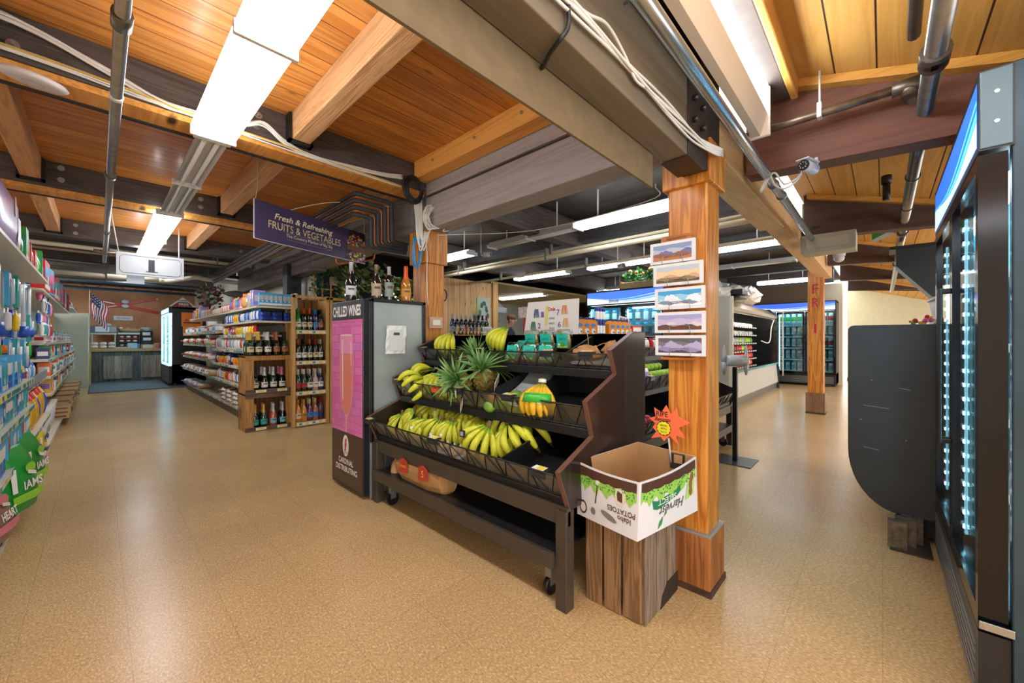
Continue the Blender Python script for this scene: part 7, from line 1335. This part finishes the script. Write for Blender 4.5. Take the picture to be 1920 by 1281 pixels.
for i in range(6): one('drink_can', P_jar(.055, .12, .055, 'sky', 'white', 'silver'), f'sky blue can, {ORD[i]} from the left at the right end of the low wine shelf', 'can', (4.36+.06*i, 4.56, 1.272), -.7, 'blue cans on the low shelf')
one('carton', P_carton(.14, .13, .06, 'white', 'silver', 'grey'), 'small white carton between the bottles and the blue cans', 'box', (4.24, 4.56, 1.272), -.7)
t = thing('dried_grass', 'tall dried green grass in a pot before the cedar wall', 'plant', (4.15, 4.75, 1.272)); b = MB(); qz = random.Random(5)
for i in range(40): a, r = qz.uniform(0, 6.28), qz.uniform(.02, .16); b.tube([(0, 0, .1), (r*.3*math.cos(a), r*.3*math.sin(a), .3), (r*math.cos(a), r*math.sin(a), qz.uniform(.42, .6))], .003, 4, rs=[.004, .003, .001])
b.build('blades', mat('#8f9450', .7), t); MB().rings([(0, .04, .04), (.12, .05, .05)], 12).build('pot', mat('#5a4a3a', .6), t)
t = thing('grape_print', 'pale print of grapes standing behind the bottles at the end of the cedar wall', 'poster', (5.2, 5.88, 1.35)); MB().box(0, 0, 0, .34, .02, .7).build('board', mat('#a9bdb2', .6), t); b = MB()
for i in range(14): b.disc((.17+.12*math.sin(i*2.3), -.002-.0002*i, .45+.14*math.cos(i*1.7)), .04, 'y', 7, i % 2)
b.disc((.14, -.004, .2), .05, 'y', 10, 2, .1); b.build('printed_leaves', [mat('#2e4a3e', .6), mat('#3c5c50', .6), mat('#8f2a3a', .6)], t)
t = thing('hanging_rings', 'pale and dark rings hanging on the post beside the cedar wall', 'rings', (4.25, 5.83, 2.05)); MB().tube(coil((0, 0, 0), .07, .13, 2, .01, jit=.0), .012, 6).build('pale_ring', mat('#cbbfa8', .5), t); MB().tube(coil((.09, -.02, -.05), .05, .1, 2, .01, jit=.0), .010, 6).build('dark_ring', BLKW, t)
t = thing('stacked_bottles', 'vertical holder of white capped bottles on the cedar post', 'bottle holder', (4.27, 5.81, 1.55)); MB().box(-.02, 0, -.1, .02, .03, .35).build('rail', mat('#5a3a28', .6), t)
for i in range(3): MB().rings([(0, .03, .03), (.06, .035, .035), (.1, .02, .02)], 10, (0, -.02, -.05+.13*i)).build('cap', mat('#dcdcd8', .4), t)
# back-to-back display with juice packs
t = thing('display_shelf', 'black display shelf behind the second stand carrying juice packs', 'shelf', (2.95, 2.06, 0)); MB().box(0, 0, 0, 1.95, .5, 1.225).build('body', mat('#1e2022', .5), t); MB().box(-.01, -.01, 1.225, 1.96, .51, 1.245).build('top', mat('#8c8e8a', .4), t)
def juice(x, k):
    t = thing('juice_pack', f'orange juice carton pack, {ORD[k]} from the left on the black display shelf', 'juice', (x, 2.2, 1.246), -.45, 'orange juice packs')
    MB().prism([(-.05, 0), (.05, 0), (.05, .13), (.018, .165), (-.018, .165), (-.05, .13)], 'y', -.04, .04).build('carton', mat('#e08a1c', .4), t, fix=True); MB().box(-.018, -.041, .155, .018, .04, .18).build('blue_top', mat('#25307a', .4), t)
    b = MB(); b.disc((0, -.042, .10), .03, 'y', 12, 0, .018); b.disc((0, -.042, .04), .026, 'y', 12, 1, .03); b.disc((.012, -.0425, .035), .012, 'y', 8, 0); b.build('printed_circles', [mat('#3a86c0', .4), mat('#e6e2da', .4)], t)
for k, x in enumerate((3.28, 3.40, 3.52, 3.92, 4.03, 4.14, 4.25)): juice(x, k)
for i in range(6): one('water_bottle', P_jar(.05, .15, .05, 'blue', 'white', 'navy'), f'small blue bottle, {ORD[i % 3]} from the left in the {"upper" if i > 2 else "lower"} tier between the juice packs', 'bottle', (3.66+.065*(i % 3), 2.22, 1.246+(.0 if i < 3 else .151)), 0, 'blue bottles between the juice packs')
one('carton', P_carton(.14, .12, .1, 'red', 'white', 'white'), 'red and white tilted box at the right of the juice packs', 'box', (4.45, 2.18, 1.246), -.4)
t = thing('price_board', 'white framed board of small pictures leaning behind the juice packs', 'board', (4.42, 2.34, 1.246), -.6); t.rotation_euler = (.0, .2, -.6); MB().box(-.07, 0, 0, .07, .01, .24).build('frame', mat('#dcdcda', .5), t); b = MB()
for i in range(12): b.face([(-.058+.04*(i % 3), -.001, .03+.05*(i//3)), (-.024+.04*(i % 3), -.001, .03+.05*(i//3)), (-.024+.04*(i % 3), -.001, .07+.05*(i//3)), (-.058+.04*(i % 3), -.001, .07+.05*(i//3))], i % 3)
b.build('pictures', [mat('#6a6e90', .5), mat('#a06a72', .5), mat('#4a4e6e', .5)], t)
for i in range(8): one('white_jug', P_jar(.09, .16, .09, 'white', 'green', 'teal'), f'green labelled bottle, {ORD[i % 4]} from left, {"upper" if i > 3 else "lower"} stack beside the drinks fridge', 'bottle', (5.0+.1*(i % 4), 3.72, 1.35+(.16 if i > 3 else 0)), -.6, 'white and green bottles left of the drinks fridge')
t = thing('shelf_unit', 'plain shelf carrying the white and green bottles', 'shelf', (4.92, 3.6, 0)); MB().box(0, 0, 0, .5, .3, 1.35).build('body', mat('#8a7a5c', .6), t)
# fridge stock
for sidx, z in enumerate((1.05, 1.30, 1.52)):
    for i in range(9):
        c = ('navy', 'red', 'white')[(i+sidx) % 3] if sidx else 'red'
        one('fridge_bottle', P_jar(.08, .18, .08, c, 'white', 'sky'), f'{c} bottle, {ORD[i]} from the left on the {["lower", "middle", "upper"][sidx]} visible shelf of the drinks fridge', 'bottle', (6.05, 3.6-.14*i, z), -PI/2, 'bottles in the drinks fridge')
for sidx in range(5):
    z = .382+.32*sidx
    for i in range(14):
        c, c2 = (('white', 'grey') if sidx < 4 else ('white', 'green')); c2 = 'red' if (sidx in (2, 4) and i > 8) else c2
        one('milk_bottle', P_jar(.10, .22, .1, c, c2, 'silver'), f'white bottle with {c2} label, {ORD[i]} from the left, {["lowest", "second", "middle", "fourth", "top"][sidx]} shelf, far fridge', 'bottle', (12.95, 2.66-.13*i, z), -PI/2, 'bottles in the far fridge')
qz = random.Random(77)
for sidx, z in enumerate(CHZ):
    for i in range(15):
        c, c2 = [('red', 'white'), ('orange', 'red'), ('brown', 'red'), ('green', 'lime'), ('white', 'grey'), ('silver', 'white')][(sidx//1+qz.randint(0, 1)*(1 if sidx != 4 else 0)) % 6] if sidx < 4 else [('white', 'silver'), ('silver', 'white')][i % 2]
        one('chilled_packet', P_pouch(.17, .13 if sidx < 4 else .09, .08, c, c2, c2), f'{c} and {c2} packet, {ORD[i]} from the left, {["lowest", "second", "third", "fourth", "fifth", "top"][sidx]} shelf, open chiller', 'packet', (7.62+.195*i, 2.22, z), qz.uniform(-.3, .3), 'packets in the open chiller')
for i in range(12): one('chilled_packet', P_pouch(.22, .1, .12, 'brown', 'maroon', 'white'), f'dark meat packet, {ORD[i]} from the left, bottom tub of the open chiller', 'packet', (7.65+.3*i, 2.12, .47), qz.uniform(-.3, .3), 'dark packets in the chiller tub')
# flower planter, vine and lights
t = thing('flower_planter', 'wicker trough of green leaves and orange flowers on top of the drinks fridge', 'planter', (6.0, 2.72, 2.022)); MB().box(-.09, -.4, 0, .09, .42, .11).build('wicker_trough', mat('#c9b083', .7, vary=.25, vscale=60, bump=.8), t, .01); MB().box(-.1, .4, 0, .1, .43, .13).build('end_board', PINE, t)
leaves(220, (.12, .38, .08), .075, 2, 5).xf(Matrix.Translation((0, 0, .2))).build('leaves', [mat('#3f8a3c', .5), mat('#2c6b34', .5)], t)
for i in range(6): MB().ball((-.08, -.3+.11*i, .22+.03*(i % 3)), (.02, .03, .03), 8, 5).build('flower', mat('#e08a22', .5), t)
t = thing('vine_garland', 'artificial grape vine garland hanging over the wine section behind the cabinet', 'garland', (0, 0, 0)); b = MB(); qz = random.Random(14); path = smooth([(2.35, 5.5, 2.15), (2.4, 5.45, 2.05), (2.75, 5.4, 2.1), (3.1, 5.3, 1.95), (3.5, 5.1, 1.98)], 10)
for p in path:
    for _ in range(16):
        c = p+Vector((qz.gauss(0, .07), qz.gauss(0, .07), qz.gauss(-.03, .12))); r = qz.uniform(.03, .055); u = Vector((qz.uniform(-1, 1), qz.uniform(-1, 1), qz.uniform(-.5, .5))).normalized(); w_ = u.cross(Vector((.3, -.6, .7))).normalized()
        b.face([c+u*r*math.cos(k*PI/3)*(1 if k % 2 else .75)+w_*r*math.sin(k*PI/3)*(1 if k % 2 else .75) for k in range(6)], qz.choice((0, 0, 1, 2)))
b.build('leaves', [mat('#4f6b3c', .6), mat('#6f8a4a', .6), mat('#8a8a4e', .6)], t); MB().tube(path, .012, 6).build('stem', mat('#5a4630', .7), t)
t = thing('string_lights', 'string of small warm lights in the vine behind the wine bottles', 'string lights', (0, 0, 0)); pts = smooth([(2.3, 5.3, 1.82), (2.6, 5.3, 1.75), (2.9, 5.2, 1.9), (3.1, 5.15, 1.72), (3.45, 5.0, 1.85)], 5); MB().tube(pts, .003, 5).build('wire', mat('#2b3a2b', .6), t)
for p in pts[::1]: MB().ball(p+Vector((0, -.02, -.015)), .012, 8, 6).build('bulb', mat('#fff0c0', .4, emit=14), t)
t = thing('ivy_plant', 'dark green ivy trailing from a lattice on top of the pine rack', 'plant', (2.22, 5.95, 1.83)); b = leaves(190, (.13, .06, .17), .055, 2, 8); b.xf(Matrix.Translation((0, 0, .19))); b.build('leaves', [mat('#2f6b48', .5), mat('#234f38', .5)], t)
b = MB()
for x in (-.1, .02, .14): b.box(x, -.01, 0, x+.02, .01, .3)
b.box(-.12, -.012, .1, .18, .0, .12); b.build('lattice', PINE, t)
t = thing('speaker_box', 'black speaker box standing behind the pine wine rack', 'speaker', (2.0, 6.45, 1.70)); MB().box(-.1, -.1, 0, .1, .1, .62).build('cabinet', mat('#26292c', .5), t, .006)
for z in (.25, .42): MB().disc((0, -.101, z), .045, 'y', 18).build('speaker_cone', mat('#15181a', .4), t)
MB().box(-.1, -.1, -.3, .1, .1, 0).build('stand', mat('#4a3a2c', .6), t)
one('greeting_card', MB().prism([(-.1, 0), (.1, 0), (.1, .16), (-.1, .17)], 'y', -.002, .002).mesh('card', mat('#d8c8bc', .6)), 'large pink and white card leaning on top of the wider pine rack', 'card', (2.62, 5.85, 1.825), .2)
one('greeting_card', MB().prism([(-.09, 0), (.09, 0), (.09, .12), (-.09, .12)], 'y', -.002, .002).mesh('card', mat('#b08a78', .6)), 'dull brown card held high on the ivy lattice', 'card', (2.42, 5.9, 2.0), .1)
t = thing('back_wine_shelf', 'dark shelf of wine bottles in the corner behind the cabinet', 'shelf', (2.95, 6.35, 0)); MB().box(0, 0, 0, 1.2, .35, 1.36).build('body', mat('#3a2a1e', .6), t)
for i in range(11): bottle(3.02+.1*i, 6.5, 1.361, ['wine', 'burg'][i % 2], BC['black'], BC[['silver', 'black', 'navy', 'white'][i % 4]], BC[['white', 'tealblue', 'cream'][i % 3]], f'dark wine bottle, {ORD[i]} from the left on the corner shelf behind the cabinet', 'wine on the corner shelf', 1.0, rz=-.4)
# plastic bags and boxes on the chiller
for i, (p, sz, m_, lb) in enumerate((((7.9, 2.3, 1.952), (.5, .6, .32), '#c4c8c8', 'white plastic sack at the near end on top of the open chiller'), ((9.0, 2.3, 1.952), (.9, .7, .38), '#b4b3ae', 'big crumpled clear plastic bag on top of the open chiller'), ((10.0, 2.25, 1.952), (1.1, .6, .42), '#c6bdb2', 'pinkish clear plastic bag at the far end of the open chiller'))):
    crumple('plastic_bag', lb, 'plastic bag', p, sz, mat(m_, .25, vary=.15, vscale=10), 40+i, 16, .22)
t = thing('cardboard_carton', 'brown cardboard carton behind the plastic bags on the chiller', 'box', (10.6, 2.6, 1.952)); MB().box(-.4, -.25, 0, .4, .25, .42).build('carton', mat('#a8763e', .7), t, .004); MB().box(-.41, -.03, 0, -.4, .03, .42).build('tape', mat('#c9a878', .4), t)
t = thing('black_tray', 'black plastic trays stacked between the bags on the chiller', 'trays', (8.45, 2.05, 1.952)); MB().box(-.2, -.15, .1, .2, .15, .2).box(-.25, -.12, .03, .25, .12, .06).build('tray', mat('#1a1c1e', .4), t, .004)
t = thing('small_flag', 'green flag with a yellow disc hanging behind the red-brown beam', 'flag', (5.35, -.1, 2.2)); b = MB().face([(0, .18, .26), (0, -.34, .18), (0, -.34, .08), (0, -.1, .12), (0, .05, .07), (0, .18, .0)], 0); b.face([(0, .18, 0), (0, .05, .07), (0, -.1, .12), (0, -.34, .08), (0, -.34, .05), (0, -.1, .08), (0, .18, -.03)], 2); b.disc((-.004, -.28, .15), .04, 'x', 14, 1); b.build('cloth', [mat('#2f8a3a', .6), mat('#d8c83a', .6), mat('#c9ccc0', .6)], t); MB().box(0, -.36, .25, .01, .2, .27).build('hem', mat('#2a7a34', .6), t)
t = thing('riser_pipe', 'short black riser pipe rising behind the sprinkler pipe at the right', 'pipe', (4.0, -.02, 2.25)); MB().tube([(0, 0, -.02), (0, 0, .14)], .022, 12).build('pipe', BLKW, t); MB().tube([(0, 0, .1), (0, 0, .16)], .03, 12).build('cap', BLKW, t)
# white wall notice and added lamps
MB().box(-.02, -.11, 1.32, .08, -.104, 1.62).build('taped_notice', mat('#c4b5a4', .6), fri)
MB().box(-.125, -.125, 0, .125, .125, .34).build('brick_plinth', wood('#8a6848', '#6d5038', 'z'), fri, .006)
strip_light(.6, 10.2, 2.69, 2.6, 'added strip light set high between the joists near the service counter'); strip_light(.1, 14.75, 2.66, 1.1, 'added strip light hidden by an added dark board over the service counter', rz=-PI/2); strip_light(-1.25, 11.0, 2.40, 4.2, 'added strip light hidden behind the left shelves near the service counter'); strip_light(-2.4, 10.5, 2.385, 3.6, 'added unseen strip light over the next aisle near the rust coloured wall')  # four lamps added out of sight to brighten the back of the shop
